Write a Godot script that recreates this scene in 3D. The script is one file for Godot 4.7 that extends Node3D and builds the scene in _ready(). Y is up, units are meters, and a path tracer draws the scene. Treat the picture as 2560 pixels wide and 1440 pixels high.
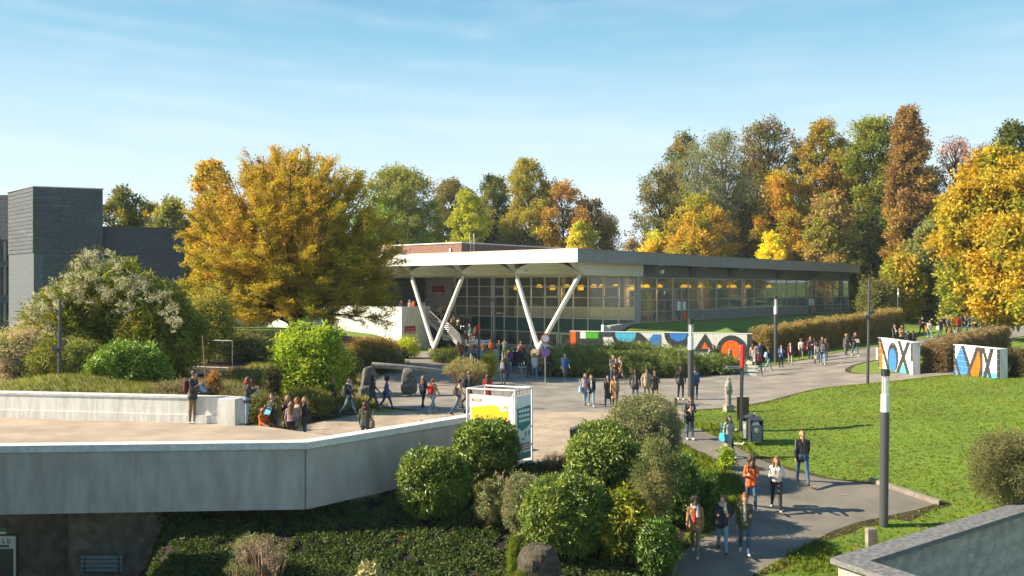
extends Node3D
# A university campus seen from a first-floor walkway: camera 5.8 m above the plaza. World: x to the right, y up, depth d = -z.

const FOC := 2250.0
const EYE := 5.8
var rng := RandomNumberGenerator.new()
var M := {}
var used := {}

class MB:
	var v := PackedVector3Array()
	var n := PackedVector3Array()
	var c := PackedColorArray()
	var ix := PackedInt32Array()
	var col := Color(1, 1, 1)
	var tinted := false
	func p(a: Vector3, nn: Vector3) -> void:
		v.append(a)
		n.append(nn)
		if tinted:
			c.append(col)
	func tri(a: Vector3, b: Vector3, d: Vector3) -> void:
		var nn := (b - a).cross(d - a).normalized()
		var k := v.size()
		p(a, nn)
		p(b, nn)
		p(d, nn)
		ix.append_array(PackedInt32Array([k, k + 2, k + 1]))
	func quad(a: Vector3, b: Vector3, e: Vector3, d: Vector3) -> void:
		var nn := (e - a).cross(d - b).normalized()
		var k := v.size()
		p(a, nn)
		p(b, nn)
		p(e, nn)
		p(d, nn)
		ix.append_array(PackedInt32Array([k, k + 2, k + 1, k, k + 3, k + 2]))
	func box(o: Vector3, s: Vector3, b := Basis()) -> void:
		var x := b.x * s.x * 0.5
		var y := b.y * s.y * 0.5
		var z := b.z * s.z * 0.5
		quad(o - x - y + z, o + x - y + z, o + x + y + z, o - x + y + z)
		quad(o + x - y - z, o - x - y - z, o - x + y - z, o + x + y - z)
		quad(o + x - y + z, o + x - y - z, o + x + y - z, o + x + y + z)
		quad(o - x - y - z, o - x - y + z, o - x + y + z, o - x + y - z)
		quad(o - x + y + z, o + x + y + z, o + x + y - z, o - x + y - z)
		quad(o - x - y - z, o + x - y - z, o + x - y + z, o - x - y + z)
	func span(a: Vector3, b: Vector3) -> void:  # box from corner to corner
		box((a + b) * 0.5, (b - a).abs())
	func bar(a: Vector3, b: Vector3, w: float, h: float, up := Vector3.UP) -> void:
		var z := (b - a).normalized()
		var x := up.cross(z)
		if x.length() < 0.01:
			x = Vector3.RIGHT.cross(z)
		x = x.normalized()
		box((a + b) * 0.5, Vector3(w, h, (b - a).length()), Basis(x, z.cross(x), z))
	func tube(pts: PackedVector3Array, rad: PackedFloat32Array, sides := 8, caps := true) -> void:
		var m := pts.size()
		var t := (pts[1] - pts[0]).normalized()
		var x := t.cross(Vector3(0.31, 0.2, 0.93))
		if x.length() < 0.05:
			x = t.cross(Vector3.RIGHT)
		x = x.normalized()
		var k := v.size()
		for i in m:
			if i > 0 and i < m - 1:
				t = (pts[i + 1] - pts[i - 1]).normalized()
			elif i == m - 1:
				t = (pts[i] - pts[i - 1]).normalized()
			x = (x - t * x.dot(t)).normalized()
			var y := t.cross(x)
			for j in sides:
				var a := TAU * j / sides
				var o := x * cos(a) + y * sin(a)
				p(pts[i] + o * rad[i], o)
		for i in m - 1:
			for j in sides:
				var a := k + i * sides + j
				var b := k + i * sides + (j + 1) % sides
				ix.append_array(PackedInt32Array([a, a + sides, b, b, a + sides, b + sides]))
		if caps:
			for e in [0, m - 1]:
				var q := v.size()
				var nn := (pts[0] - pts[1]).normalized() if e == 0 else (pts[m - 1] - pts[m - 2]).normalized()
				for j in sides:
					p(v[k + e * sides + j], nn)
				for j in range(1, sides - 1):
					if e == 0:
						ix.append_array(PackedInt32Array([q, q + j, q + j + 1]))
					else:
						ix.append_array(PackedInt32Array([q, q + j + 1, q + j]))
	func cyl(a: Vector3, b: Vector3, r0: float, r1: float, sides := 10) -> void:
		tube(PackedVector3Array([a, b]), PackedFloat32Array([r0, r1]), sides)
	func lathe(o: Vector3, prof: PackedVector2Array, sides := 14) -> void:  # profile of (radius, height), from the bottom up
		var k := v.size()
		for i in prof.size():
			var t := prof[mini(i + 1, prof.size() - 1)] - prof[maxi(i - 1, 0)]
			for j in sides:
				var a := TAU * j / sides
				p(o + Vector3(cos(a) * prof[i].x, prof[i].y, sin(a) * prof[i].x), Vector3(cos(a) * t.y, -t.x, sin(a) * t.y).normalized())
		for i in prof.size() - 1:
			for j in sides:
				var a := k + i * sides + j
				var b := k + i * sides + (j + 1) % sides
				ix.append_array(PackedInt32Array([a, b, a + sides, b, b + sides, a + sides]))
	func poly(pts: PackedVector2Array, t: Transform3D, depth: float) -> void:  # outline in the local xy plane, from z = 0 to depth
		var q := pts.duplicate()
		if Geometry2D.is_polygon_clockwise(q):
			q.reverse()
		var ids := Geometry2D.triangulate_polygon(q)
		var fz := depth if depth > 0.0 else 0.0
		var bz := 0.0 if depth > 0.0 else depth
		for e in 2:
			var k := v.size()
			var nn := t.basis.z.normalized() * (1.0 if e == 0 else -1.0)
			for a in q:
				p(t * Vector3(a.x, a.y, fz if e == 0 else bz), nn)
			for i in range(0, ids.size(), 3):
				var a := q[ids[i]]
				var turn := (q[ids[i + 1]] - a).cross(q[ids[i + 2]] - a) > 0.0
				if turn == (e == 0):
					ix.append_array(PackedInt32Array([k + ids[i], k + ids[i + 2], k + ids[i + 1]]))
				else:
					ix.append_array(PackedInt32Array([k + ids[i], k + ids[i + 1], k + ids[i + 2]]))
		for i in q.size():
			var a := q[i]
			var b := q[(i + 1) % q.size()]
			quad(t * Vector3(a.x, a.y, bz), t * Vector3(b.x, b.y, bz), t * Vector3(b.x, b.y, fz), t * Vector3(a.x, a.y, fz))
	func put(src: ArrayMesh, t: Transform3D) -> void:
		for s in src.get_surface_count():
			var ar := src.surface_get_arrays(s)
			var k := v.size()
			for i in ar[0].size():
				p(t * (ar[0][i] as Vector3), (t.basis * (ar[1][i] as Vector3)).normalized())
			var ids: PackedInt32Array = ar[Mesh.ARRAY_INDEX]
			if t.basis.determinant() < 0.0:
				ids.reverse()
			for i in ids:
				ix.append(k + i)
	func mesh(into: ArrayMesh = null) -> ArrayMesh:
		var am := into if into else ArrayMesh.new()
		var ar := []
		ar.resize(Mesh.ARRAY_MAX)
		ar[Mesh.ARRAY_VERTEX] = v
		ar[Mesh.ARRAY_NORMAL] = n
		if tinted:
			ar[Mesh.ARRAY_COLOR] = c
		ar[Mesh.ARRAY_INDEX] = ix
		am.add_surface_from_arrays(Mesh.PRIMITIVE_TRIANGLES, ar)
		return am

# ---------------------------------------------------------------- names, things, parts
func numbered(called: String) -> String:
	if not used.has(called):
		used[called] = 0
		return called
	used[called] += 1
	return "%s_%03d" % [called, used[called]]

func tag(o: Node3D, label: String, category: String, group := "") -> Node3D:
	o.set_meta("label", label)
	o.set_meta("category", category)
	if group:
		o.set_meta("group", group)
	return o

func thing(called: String, label: String, category: String, where := Vector3.ZERO, turn := 0.0, group := "") -> Node3D:
	var o := Node3D.new()
	o.name = numbered(called)
	add_child(o)
	o.position = where
	o.rotation.y = turn
	return tag(o, label, category, group)

func part(o: Node3D, called: String, m: Mesh, mt: Material) -> MeshInstance3D:
	var i := MeshInstance3D.new()
	i.name = called
	i.mesh = m
	if mt:
		i.material_override = mt
	o.add_child(i, true)
	return i

func setting(called: String, m: Mesh, mt: Material) -> MeshInstance3D:
	var i := MeshInstance3D.new()
	i.name = numbered(called)
	i.mesh = m
	i.material_override = mt
	add_child(i)
	i.set_meta("kind", "structure")
	return i

func at(px: float, py: float, d: float) -> Vector3:  # the point that a sight line meets d metres ahead
	return Vector3((px - 1280.0) * d / FOC, EYE - (py - 720.0) * d / FOC, -d)

# ---------------------------------------------------------------- materials
func lin(r: float, g: float, b: float) -> Color:
	return Color(r, g, b).linear_to_srgb()

func mat(c: Color, rough := 0.8, metal := 0.0) -> StandardMaterial3D:
	var m := StandardMaterial3D.new()
	m.albedo_color = c
	m.roughness = rough
	m.metallic = metal
	return m

var noises := {}
func noise_tex(freq: float, lo: Color, hi: Color, oct := 4, kind := FastNoiseLite.TYPE_SIMPLEX_SMOOTH, sd := 1, size := 512) -> NoiseTexture2D:
	var key := "%s%s%s%d%d%d" % [freq, lo, hi, oct, kind, sd]
	if noises.has(key):
		return noises[key]
	var f := FastNoiseLite.new()
	f.noise_type = kind
	f.frequency = freq
	f.fractal_octaves = oct
	f.seed = sd
	var t := NoiseTexture2D.new()
	t.width = size
	t.height = size
	t.seamless = true
	t.noise = f
	var g := Gradient.new()
	g.set_color(0, lo)
	g.set_color(1, hi)
	g.set_offset(0, 0.2)
	g.set_offset(1, 0.8)
	t.color_ramp = g
	noises[key] = t
	return t

# base colour times a fine and a coarse computed pattern laid in world space; metres = size of one repeat of the fine one
func rough_mat(c: Color, metres: float, lo: float, hi: float, freq := 0.03, rough := 0.9, big := 0.0, big_lo := 0.8, relief := 0.0) -> StandardMaterial3D:
	var m := mat(c, rough)
	m.albedo_texture = noise_tex(freq, Color(lo, lo, lo), Color(hi, hi, hi), 5)
	m.uv1_triplanar = true
	m.uv1_world_triplanar = true
	m.uv1_scale = Vector3.ONE / metres
	if big > 0.0:
		m.detail_enabled = true
		m.detail_blend_mode = BaseMaterial3D.BLEND_MODE_MUL
		m.detail_albedo = noise_tex(0.012, Color(big_lo, big_lo, big_lo), Color(1, 1, 1), 5, FastNoiseLite.TYPE_SIMPLEX_SMOOTH, 9)
		m.detail_uv_layer = BaseMaterial3D.DETAIL_UV_2
		m.uv2_triplanar = true
		m.uv2_world_triplanar = true
		m.uv2_scale = Vector3.ONE / big
	if relief > 0.0:
		m.heightmap_enabled = true
		m.heightmap_scale = relief
		m.heightmap_texture = noise_tex(freq, Color(0, 0, 0), Color(1, 1, 1), 5)
	return m

# vertical weather streaks and patches instead of an even cloud
func streaked(m: StandardMaterial3D, lo: float, wide := 1.1, tall := 7.0) -> StandardMaterial3D:
	m.detail_enabled = true
	m.detail_blend_mode = BaseMaterial3D.BLEND_MODE_MUL
	m.detail_albedo = noise_tex(0.035, Color(lo, lo, lo * 0.98), Color(1, 1, 1), 5, FastNoiseLite.TYPE_SIMPLEX_SMOOTH, 21)
	m.detail_uv_layer = BaseMaterial3D.DETAIL_UV_2
	m.uv2_triplanar = true
	m.uv2_world_triplanar = true
	m.uv2_scale = Vector3(0.25 / wide, 0.25 / tall, 0.25 / wide)
	return m

func leafy(back := 0.92) -> StandardMaterial3D:
	var m := mat(Color(1, 1, 1), 0.55)
	m.vertex_color_use_as_albedo = true
	m.cull_mode = BaseMaterial3D.CULL_DISABLED
	m.metallic_specular = 0.3
	m.backlight_enabled = true
	m.backlight = Color(back, back, back * 0.75)
	return m

func make_materials() -> void:
	M.grass = rough_mat(lin(0.15, 0.24, 0.014), 1.7, 0.84, 1.0, 0.12, 0.95, 23.0, 0.86, 0.4)
	M.asphalt = rough_mat(lin(0.30, 0.27, 0.24), 2.9, 0.8, 1.0, 0.2, 0.92, 15.0, 0.82, 0.3)
	M.path = rough_mat(lin(0.225, 0.20, 0.17), 2.3, 0.8, 1.0, 0.2, 0.92, 11.0, 0.84, 0.3)
	M.aggregate = rough_mat(lin(0.53, 0.425, 0.325), 2.6, 0.7, 1.0, 0.2, 0.92, 13.0, 0.86, 0.4)
	M.soil = rough_mat(lin(0.075, 0.05, 0.032), 1.1, 0.55, 1.0, 0.08, 1.0, 5.0, 0.6, 4.0)
	M.litter = rough_mat(lin(0.19, 0.125, 0.06), 1.1, 0.5, 1.0, 0.08, 1.0, 5.0, 0.6, 4.0)
	M.gravel = rough_mat(lin(0.5, 0.45, 0.38), 0.8, 0.7, 1.0, 0.1, 0.95, 5.0, 0.85, 0.8)
	M.sett = rough_mat(lin(0.26, 0.20, 0.15), 0.7, 0.7, 1.0, 0.06, 0.9, 5.0, 0.8, 0.6)
	M.concrete = streaked(rough_mat(lin(0.47, 0.445, 0.425), 2.3, 0.9, 1.0, 0.09, 0.85, 0.0, 0.8, 0.2), 0.88, 2.3, 9.0)
	M.paint = streaked(rough_mat(lin(0.78, 0.775, 0.755), 1.9, 0.92, 1.0, 0.05, 0.8, 0.0, 0.9, 0.3), 0.86)
	M.coping = rough_mat(lin(0.74, 0.74, 0.72), 1.3, 0.88, 1.0, 0.05, 0.7, 2.1, 0.88, 0.1)
	M.pebbled = rough_mat(lin(0.68, 0.57, 0.46), 0.5, 0.55, 1.0, 0.11, 0.95, 3.0, 0.75, 3.0)
	M.kerb = rough_mat(lin(0.42, 0.37, 0.31), 0.6, 0.7, 1.0, 0.06, 0.9, 2.0, 0.8, 0.6)
	M.speckled = rough_mat(lin(0.5, 0.5, 0.51), 0.35, 0.35, 1.0, 0.07, 0.9, 1.3, 0.75, 0.4)
	M.render_wall = rough_mat(lin(0.56, 0.52, 0.46), 1.7, 0.85, 1.0, 0.04, 0.9, 3.0, 0.8, 0.2)
	M.stone = rough_mat(lin(0.40, 0.40, 0.39), 0.9, 0.45, 1.0, 0.03, 0.9, 1.7, 0.6, 4.0)
	M.pale_stone = rough_mat(lin(0.66, 0.62, 0.55), 0.6, 0.7, 1.0, 0.04, 0.9, 1.1, 0.7, 2.5)
	M.boulder = rough_mat(lin(0.24, 0.20, 0.14), 0.8, 0.35, 1.0, 0.04, 0.9, 1.1, 0.6, 3.0)
	M.bark = rough_mat(lin(0.11, 0.085, 0.06), 0.5, 0.5, 1.0, 0.05, 0.95, 2.0, 0.7, 2.0)
	M.birch = rough_mat(lin(0.62, 0.58, 0.52), 0.7, 0.5, 1.0, 0.05, 0.8, 2.0, 0.7, 0.5)
	M.twig = rough_mat(lin(0.22, 0.13, 0.075), 0.5, 0.6, 1.0, 0.05, 0.9)
	M.pale_twig = rough_mat(lin(0.36, 0.24, 0.15), 0.5, 0.6, 1.0, 0.05, 0.9)
	M.leaf = leafy()
	M.gloss_leaf = leafy(0.6)
	M.gloss_leaf.roughness = 0.42
	M.gloss_leaf.metallic_specular = 0.38
	M.white_metal = rough_mat(lin(0.82, 0.81, 0.78), 3.1, 0.95, 1.0, 0.03, 0.45, 9.0, 0.95)
	M.grey_metal = rough_mat(lin(0.25, 0.255, 0.26), 2.1, 0.92, 1.0, 0.03, 0.45, 5.0, 0.9)
	M.mullion = mat(lin(0.66, 0.65, 0.63), 0.4)
	M.mullion_dark = mat(lin(0.34, 0.345, 0.35), 0.4)
	M.cream = rough_mat(lin(0.66, 0.60, 0.48), 2.7, 0.9, 1.0, 0.02, 0.6)
	M.post = mat(lin(0.055, 0.06, 0.066), 0.4)
	M.steel = mat(lin(0.55, 0.56, 0.58), 0.35, 0.7)
	M.black = mat(lin(0.02, 0.021, 0.024), 0.5)
	M.white = mat(lin(0.76, 0.76, 0.75), 0.5)
	M.red = mat(lin(0.72, 0.03, 0.02), 0.4)
	M.crimson = mat(lin(0.36, 0.012, 0.035), 0.5)
	M.orange = mat(lin(0.86, 0.14, 0.012), 0.35)
	M.green = mat(lin(0.09, 0.42, 0.03), 0.35)
	M.sky_blue = mat(lin(0.09, 0.44, 0.66), 0.35)
	M.blue = mat(lin(0.045, 0.19, 0.58), 0.35)
	M.slate = rough_mat(lin(0.055, 0.06, 0.065), 0.6, 0.75, 1.0, 0.03, 0.4)
	M.glass = mat(Color(0.88, 0.91, 0.91, 0.07), 0.02)
	M.glass.transparency = BaseMaterial3D.TRANSPARENCY_ALPHA
	M.glass.metallic_specular = 0.62
	M.clear = mat(Color(0.9, 0.93, 0.93, 0.12), 0.05)
	M.clear.transparency = BaseMaterial3D.TRANSPARENCY_ALPHA
	M.frosted = mat(lin(0.74, 0.75, 0.75), 0.3)
	M.teal = mat(lin(0.055, 0.125, 0.14), 0.12)
	M.yellow = mat(lin(0.85, 0.45, 0.01), 0.4)
	M.brown_wood = rough_mat(lin(0.13, 0.075, 0.035), 0.5, 0.6, 1.0, 0.04, 0.8)
	M.bench_wood = rough_mat(lin(0.16, 0.22, 0.25), 0.4, 0.6, 1.0, 0.05, 0.8)
	M.brick = brick_mat()
	M.wood = rough_mat(lin(0.42, 0.27, 0.14), 0.6, 0.7, 1.0, 0.03, 0.6)

func brick_mat() -> StandardMaterial3D:  # courses far too small to tell apart from here
	var im := Image.create(128, 96, false, Image.FORMAT_RGB8)
	var r := RandomNumberGenerator.new()
	r.seed = 5
	im.fill(Color(0.52, 0.46, 0.43))
	for j in 12:
		for i in 9:
			var w := r.randf_range(0.8, 1.05)
			im.fill_rect(Rect2i(i * 16 - (8 if j % 2 else 0), j * 8, 15, 7), Color(0.53 * w, 0.37 * w, 0.32 * w))
	var m := mat(Color(1, 1, 1), 0.9)
	m.albedo_texture = ImageTexture.create_from_image(im)
	m.uv1_triplanar = true
	m.uv1_scale = Vector3(1.0 / 1.76, 1.0 / 0.9, 1.0 / 1.76)
	return m

# ---------------------------------------------------------------- camera, sky, sun
func make_view() -> void:
	var cam := Camera3D.new()
	cam.name = "camera"
	cam.position = Vector3(0, EYE, 0)
	cam.fov = rad_to_deg(2.0 * atan(720.0 / FOC))
	cam.far = 2000.0
	add_child(cam)
	cam.current = true
	var sun := DirectionalLight3D.new()
	sun.name = "sun"
	sun.light_color = Color(1.0, 0.93, 0.81)
	sun.light_energy = 1.55
	sun.light_angular_distance = 0.55
	sun.shadow_enabled = true
	add_child(sun)
	sun.look_at_from_position(Vector3(-86, 53, 3), Vector3.ZERO)
	var e := Environment.new()
	e.tonemap_mode = Environment.TONE_MAPPER_LINEAR
	e.tonemap_exposure = 2.8
	e.background_mode = Environment.BG_SKY
	e.sdfgi_enabled = true
	e.ssao_enabled = true
	e.ssil_enabled = true
	e.fog_enabled = true
	e.fog_density = 0.0002
	e.fog_light_color = Color(0.80, 0.87, 0.92)
	e.sky = Sky.new()
	var pm := PanoramaSkyMaterial.new()
	pm.panorama = ImageTexture.create_from_image(sky_picture())
	e.sky.sky_material = pm
	var w := WorldEnvironment.new()
	w.name = "world_environment"
	w.environment = e
	add_child(w)

func sky_picture() -> Image:  # clear autumn sky with thin cirrus, linear light; the same all round
	var wd := 1024
	var ht := 512
	var im := Image.create(wd, ht, false, Image.FORMAT_RGBF)
	var f := FastNoiseLite.new()
	f.seed = 4
	f.frequency = 0.9
	f.fractal_octaves = 5
	var stops := [[-90.0, 0.34, 0.38, 0.38], [0.0, 0.555, 0.605, 0.635], [3.0, 0.53, 0.60, 0.64], [7.0, 0.45, 0.565, 0.625], [11.0, 0.335, 0.49, 0.585], [15.0, 0.195, 0.38, 0.512], [18.5, 0.122, 0.292, 0.445], [35.0, 0.08, 0.21, 0.36], [90.0, 0.055, 0.15, 0.29]]
	for j in ht:
		var el := 90.0 - (j + 0.5) / ht * 180.0
		var k := 0
		while k < stops.size() - 2 and el > stops[k + 1][0]:
			k += 1
		var t := clampf((el - stops[k][0]) / (stops[k + 1][0] - stops[k][0]), 0.0, 1.0)
		var base := Color(lerpf(stops[k][1], stops[k + 1][1], t), lerpf(stops[k][2], stops[k + 1][2], t), lerpf(stops[k][3], stops[k + 1][3], t))
		for i in wd:
			var c := base
			if el > 0.0 and el < 60.0:
				var az := TAU * i / wd
				var tilt := el + 1.6 * sin(az * 2.0 + 0.7)
				var q := f.get_noise_3d(cos(az) * 2.4, sin(az) * 2.4, tilt * 0.8)
				var s := f.get_noise_3d(cos(az) * 5.0 + 9.0, sin(az) * 5.0, tilt * 2.1 + 3.0)
				var veil := clampf(smoothstep(-0.05, 0.5, q) * 0.5 + smoothstep(0.1, 0.5, s) * 0.3, 0.0, 1.0) * smoothstep(0.0, 5.0, el) * 0.75
				c = base.lerp(Color(0.60, 0.655, 0.68), veil * 0.45)
			im.set_pixel(i, j, c * 0.62)
	return im

# ---------------------------------------------------------------- terrain
const PATH_D := [10.0, 18.0, 22.0, 25.0, 27.8, 29.7, 33.0, 35.0, 37.0]
const PATH_Y := [-4.0, -2.9, -2.2, -1.62, -1.06, -0.72, -0.42, -0.17, 0.0]
const ROAD_X := [10.0, 13.0, 16.0, 20.0, 24.0, 41.0, 60.0, 100.0, 400.0]
const ROAD_Y := [0.0, 0.02, 0.1, 0.4, 0.85, 1.75, 2.5, 4.0, 9.0]
func table(xs: Array, ys: Array, x: float) -> float:
	if x <= xs[0]:
		return ys[0]
	for i in xs.size() - 1:
		if x < xs[i + 1]:
			return lerpf(ys[i], ys[i + 1], (x - xs[i]) / (xs[i + 1] - xs[i]))
	return ys[-1]

func side(ax: float, ad: float, bx: float, bd: float, x: float, d: float) -> float:  # metres behind the line a -> b
	var ux := bx - ax
	var ud := bd - ad
	return (ux * (d - ad) - ud * (x - ax)) / sqrt(ux * ux + ud * ud)

func gy(x: float, d: float) -> float:
	var sh := 6.5 * smoothstep(-3.0, -0.2, x) * (1.0 - smoothstep(2.5, 6.5, x)) * smoothstep(25.5, 30.0, d)
	var y := table(PATH_D, PATH_Y, d + sh)
	var road := table(ROAD_X, ROAD_Y, x)
	y += smoothstep(25.0, 44.0, d) * (road + 0.38 * smoothstep(11.0, 17.0, x) * (1.0 - smoothstep(47.0, 51.5, d)))
	if x < 2.0 and d < 40.0:
		var low := lerpf(-2.6, -1.0, clampf((d - 22.0) / 5.5, 0.0, 1.0))
		y = lerpf(y, minf(y, low), 1.0 - smoothstep(-5.5, -2.5, x))
		y = lerpf(y, -3.1, (1.0 - smoothstep(-11.4 + (27.0 - d) * 0.35, -10.2 + (27.0 - d) * 0.35, x)) * (1.0 - smoothstep(28.0, 28.4, d)))
		var s := minf(side(-16.0, 25.6, -6.0, 26.3, x, d), side(-6.0, 26.3, -1.1, 32.1, x, d))
		var back := 1.3 * (1.0 - smoothstep(-8.5, -6.5, x))
		y = lerpf(y, -0.05, smoothstep(1.6 + back, 2.1 + back, s))
	if x < -7.0 and d > 32.0:
		y = maxf(y, 0.0) + (1.35 * (1.0 - smoothstep(-13.5, -8.5, x)) + 0.3 * (1.0 - smoothstep(-18.0, -11.0, x)) * smoothstep(45.0, 62.0, d)) * smoothstep(32.6, 34.0, d)
	if x > 7.0 and d < 33.0:
		var pit := minf(-side(7.6, 21.5, 21.0, 31.4, x, d), side(7.6, 21.5, 10.9, 15.4, x, d))
		y = lerpf(y, -6.0, smoothstep(0.1, 0.4, pit))
	if x > 7.0 and d > 60.0:
		if x < 18.0:
			var m := side(4.5, 70.2, 17.6, 66.0, x, d)
			if m > 0.45 and side(7.4, 68.0, 10.9, 80.0, x, d) < 0.0:
				y = lerpf(2.3, 2.72, smoothstep(0.5, 9.0, m))
			elif m > 0.45 and d > 79.5:
				y = 0.0
		if x >= 17.5:
			var b := side(17.6, 66.5, 33.0, 80.5, x, d) if x < 33.0 else side(33.0, 80.5, 60.0, 106.0, x, d)
			y = lerpf(y, maxf(2.72, road + 0.8), smoothstep(0.4, 8.0, b))
	return y

var gx := PackedFloat32Array()
var gd := PackedFloat32Array()
var gh := PackedFloat32Array()
const X0 := -30.0
const X1 := 70.0
const D0 := 14.0
const D1 := 112.0
var nx := 0
func make_ground() -> void:
	for a in [-420.0, -260.0, -160.0, -100.0, -70.0, -50.0, -40.0, -35.0]:
		gx.append(a)
	for i in int((X1 - X0) * 2) + 1:
		gx.append(X0 + i * 0.5)
	for a in [74.0, 80.0, 90.0, 105.0, 130.0, 170.0, 250.0, 420.0]:
		gx.append(a)
	for a in [-10.0, 0.0, 8.0]:
		gd.append(a)
	for i in int((D1 - D0) * 2) + 1:
		gd.append(D0 + i * 0.5)
	for a in [116.0, 122.0, 130.0, 142.0, 160.0, 190.0, 240.0, 330.0, 480.0, 700.0]:
		gd.append(a)
	nx = gx.size()
	gh.resize(nx * gd.size())
	for j in gd.size():
		for i in nx:
			gh[j * nx + i] = gy(gx[i], gd[j])
	var b := MB.new()
	for j in gd.size():
		for i in nx:
			var dx := gh[j * nx + mini(i + 1, nx - 1)] - gh[j * nx + maxi(i - 1, 0)]
			var dd := gh[mini(j + 1, gd.size() - 1) * nx + i] - gh[maxi(j - 1, 0) * nx + i]
			var wx := gx[mini(i + 1, nx - 1)] - gx[maxi(i - 1, 0)]
			var wd := gd[mini(j + 1, gd.size() - 1)] - gd[maxi(j - 1, 0)]
			b.v.append(Vector3(gx[i], gh[j * nx + i], -gd[j]))
			b.n.append(Vector3(-dx / wx, 1.0, dd / wd).normalized())
	for j in gd.size() - 1:
		for i in nx - 1:
			var a := j * nx + i
			b.ix.append_array(PackedInt32Array([a, a + nx, a + 1, a + 1, a + nx, a + nx + 1]))
	setting("ground", b.mesh(), M.grass)

func th(x: float, d: float) -> float:  # height of the ground sheet as meshed
	if x < X0 or x >= X1 or d < D0 or d >= D1:
		return gy(x, d)
	var u := (x - X0) * 2.0
	var w := (d - D0) * 2.0
	var i := int(u)
	var j := int(w)
	u -= i
	w -= j
	var k := (j + 3) * nx + i + 8
	if u + w <= 1.0:
		return gh[k] + (gh[k + 1] - gh[k]) * u + (gh[k + nx] - gh[k]) * w
	return gh[k + nx + 1] + (gh[k + nx] - gh[k + nx + 1]) * (1.0 - u) + (gh[k + 1] - gh[k + nx + 1]) * (1.0 - w)

func on(px: float, py: float) -> Vector3:  # where the sight line through a point meets the ground
	var d := 14.0
	while d < 200.0:
		var y := EYE - (py - 720.0) * d / FOC
		if y <= floor_y((px - 1280.0) * d / FOC, d):
			return at(px, py, d)
		d += 0.05
	return at(px, py, 200.0)

func floor_y(x: float, d: float) -> float:  # the terrace and the paving lie over the ground
	if d > 24.0 and d < 33.0 and x < -5.0 and side(-4.95, 27.55, -9.4, 31.0, x, d) > 0.0 and side(-16.0, 25.6, -6.0, 26.3, x, d) > 0.0:
		return 1.17
	return th(x, d)

func sheet(called: String, outline: PackedVector2Array, lift: float, mt: Material) -> void:  # a surface draped over the ground
	var b := MB.new()
	var lo := outline[0]
	var hi := outline[0]
	for q in outline:
		lo = lo.min(q)
		hi = hi.max(q)
	for j in range(int(floor((lo.y - D0) * 2.0)), int(ceil((hi.y - D0) * 2.0))):
		for i in range(int(floor((lo.x - X0) * 2.0)), int(ceil((hi.x - X0) * 2.0))):
			var x := X0 + i * 0.5
			var d := D0 + j * 0.5
			for tri in [PackedVector2Array([Vector2(x, d), Vector2(x + 0.5, d), Vector2(x, d + 0.5)]), PackedVector2Array([Vector2(x + 0.5, d), Vector2(x + 0.5, d + 0.5), Vector2(x, d + 0.5)])]:
				var inside := 0
				for q in tri:
					inside += int(Geometry2D.is_point_in_polygon(q, outline))
				var pieces := [tri]
				if inside < 3:
					pieces = Geometry2D.intersect_polygons(tri, outline)
				for pc in pieces:
					var ids := PackedInt32Array([0, 1, 2]) if pc.size() == 3 else Geometry2D.triangulate_polygon(pc)
					var k := b.v.size()
					for q in pc:
						var h := th(q.x, q.y)
						b.v.append(Vector3(q.x, h + lift, -q.y))
						b.n.append(Vector3(h - th(q.x + 0.4, q.y), 0.4, th(q.x, q.y + 0.4) - h).normalized())
					for t in range(0, ids.size(), 3):
						var p0: Vector2 = pc[ids[t]]
						if (pc[ids[t + 1]] - p0).cross(pc[ids[t + 2]] - p0) > 0.0:
							b.ix.append_array(PackedInt32Array([k + ids[t], k + ids[t + 2], k + ids[t + 1]]))
						else:
							b.ix.append_array(PackedInt32Array([k + ids[t], k + ids[t + 1], k + ids[t + 2]]))
	setting(called, b.mesh(), mt)

func ring(pts: Array) -> PackedVector2Array:  # picture points on the ground -> a smooth outline in metres
	var o := PackedVector2Array()
	for q in pts:
		var w := on(q[0], q[1])
		o.append(Vector2(w.x, -w.z))
	return o

func smooth(o: PackedVector2Array, times := 2) -> PackedVector2Array:
	for r in times:
		var s := PackedVector2Array()
		for i in o.size():
			var a := o[i]
			var b := o[(i + 1) % o.size()]
			s.append(a.lerp(b, 0.25))
			s.append(a.lerp(b, 0.75))
		o = s
	return o

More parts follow.
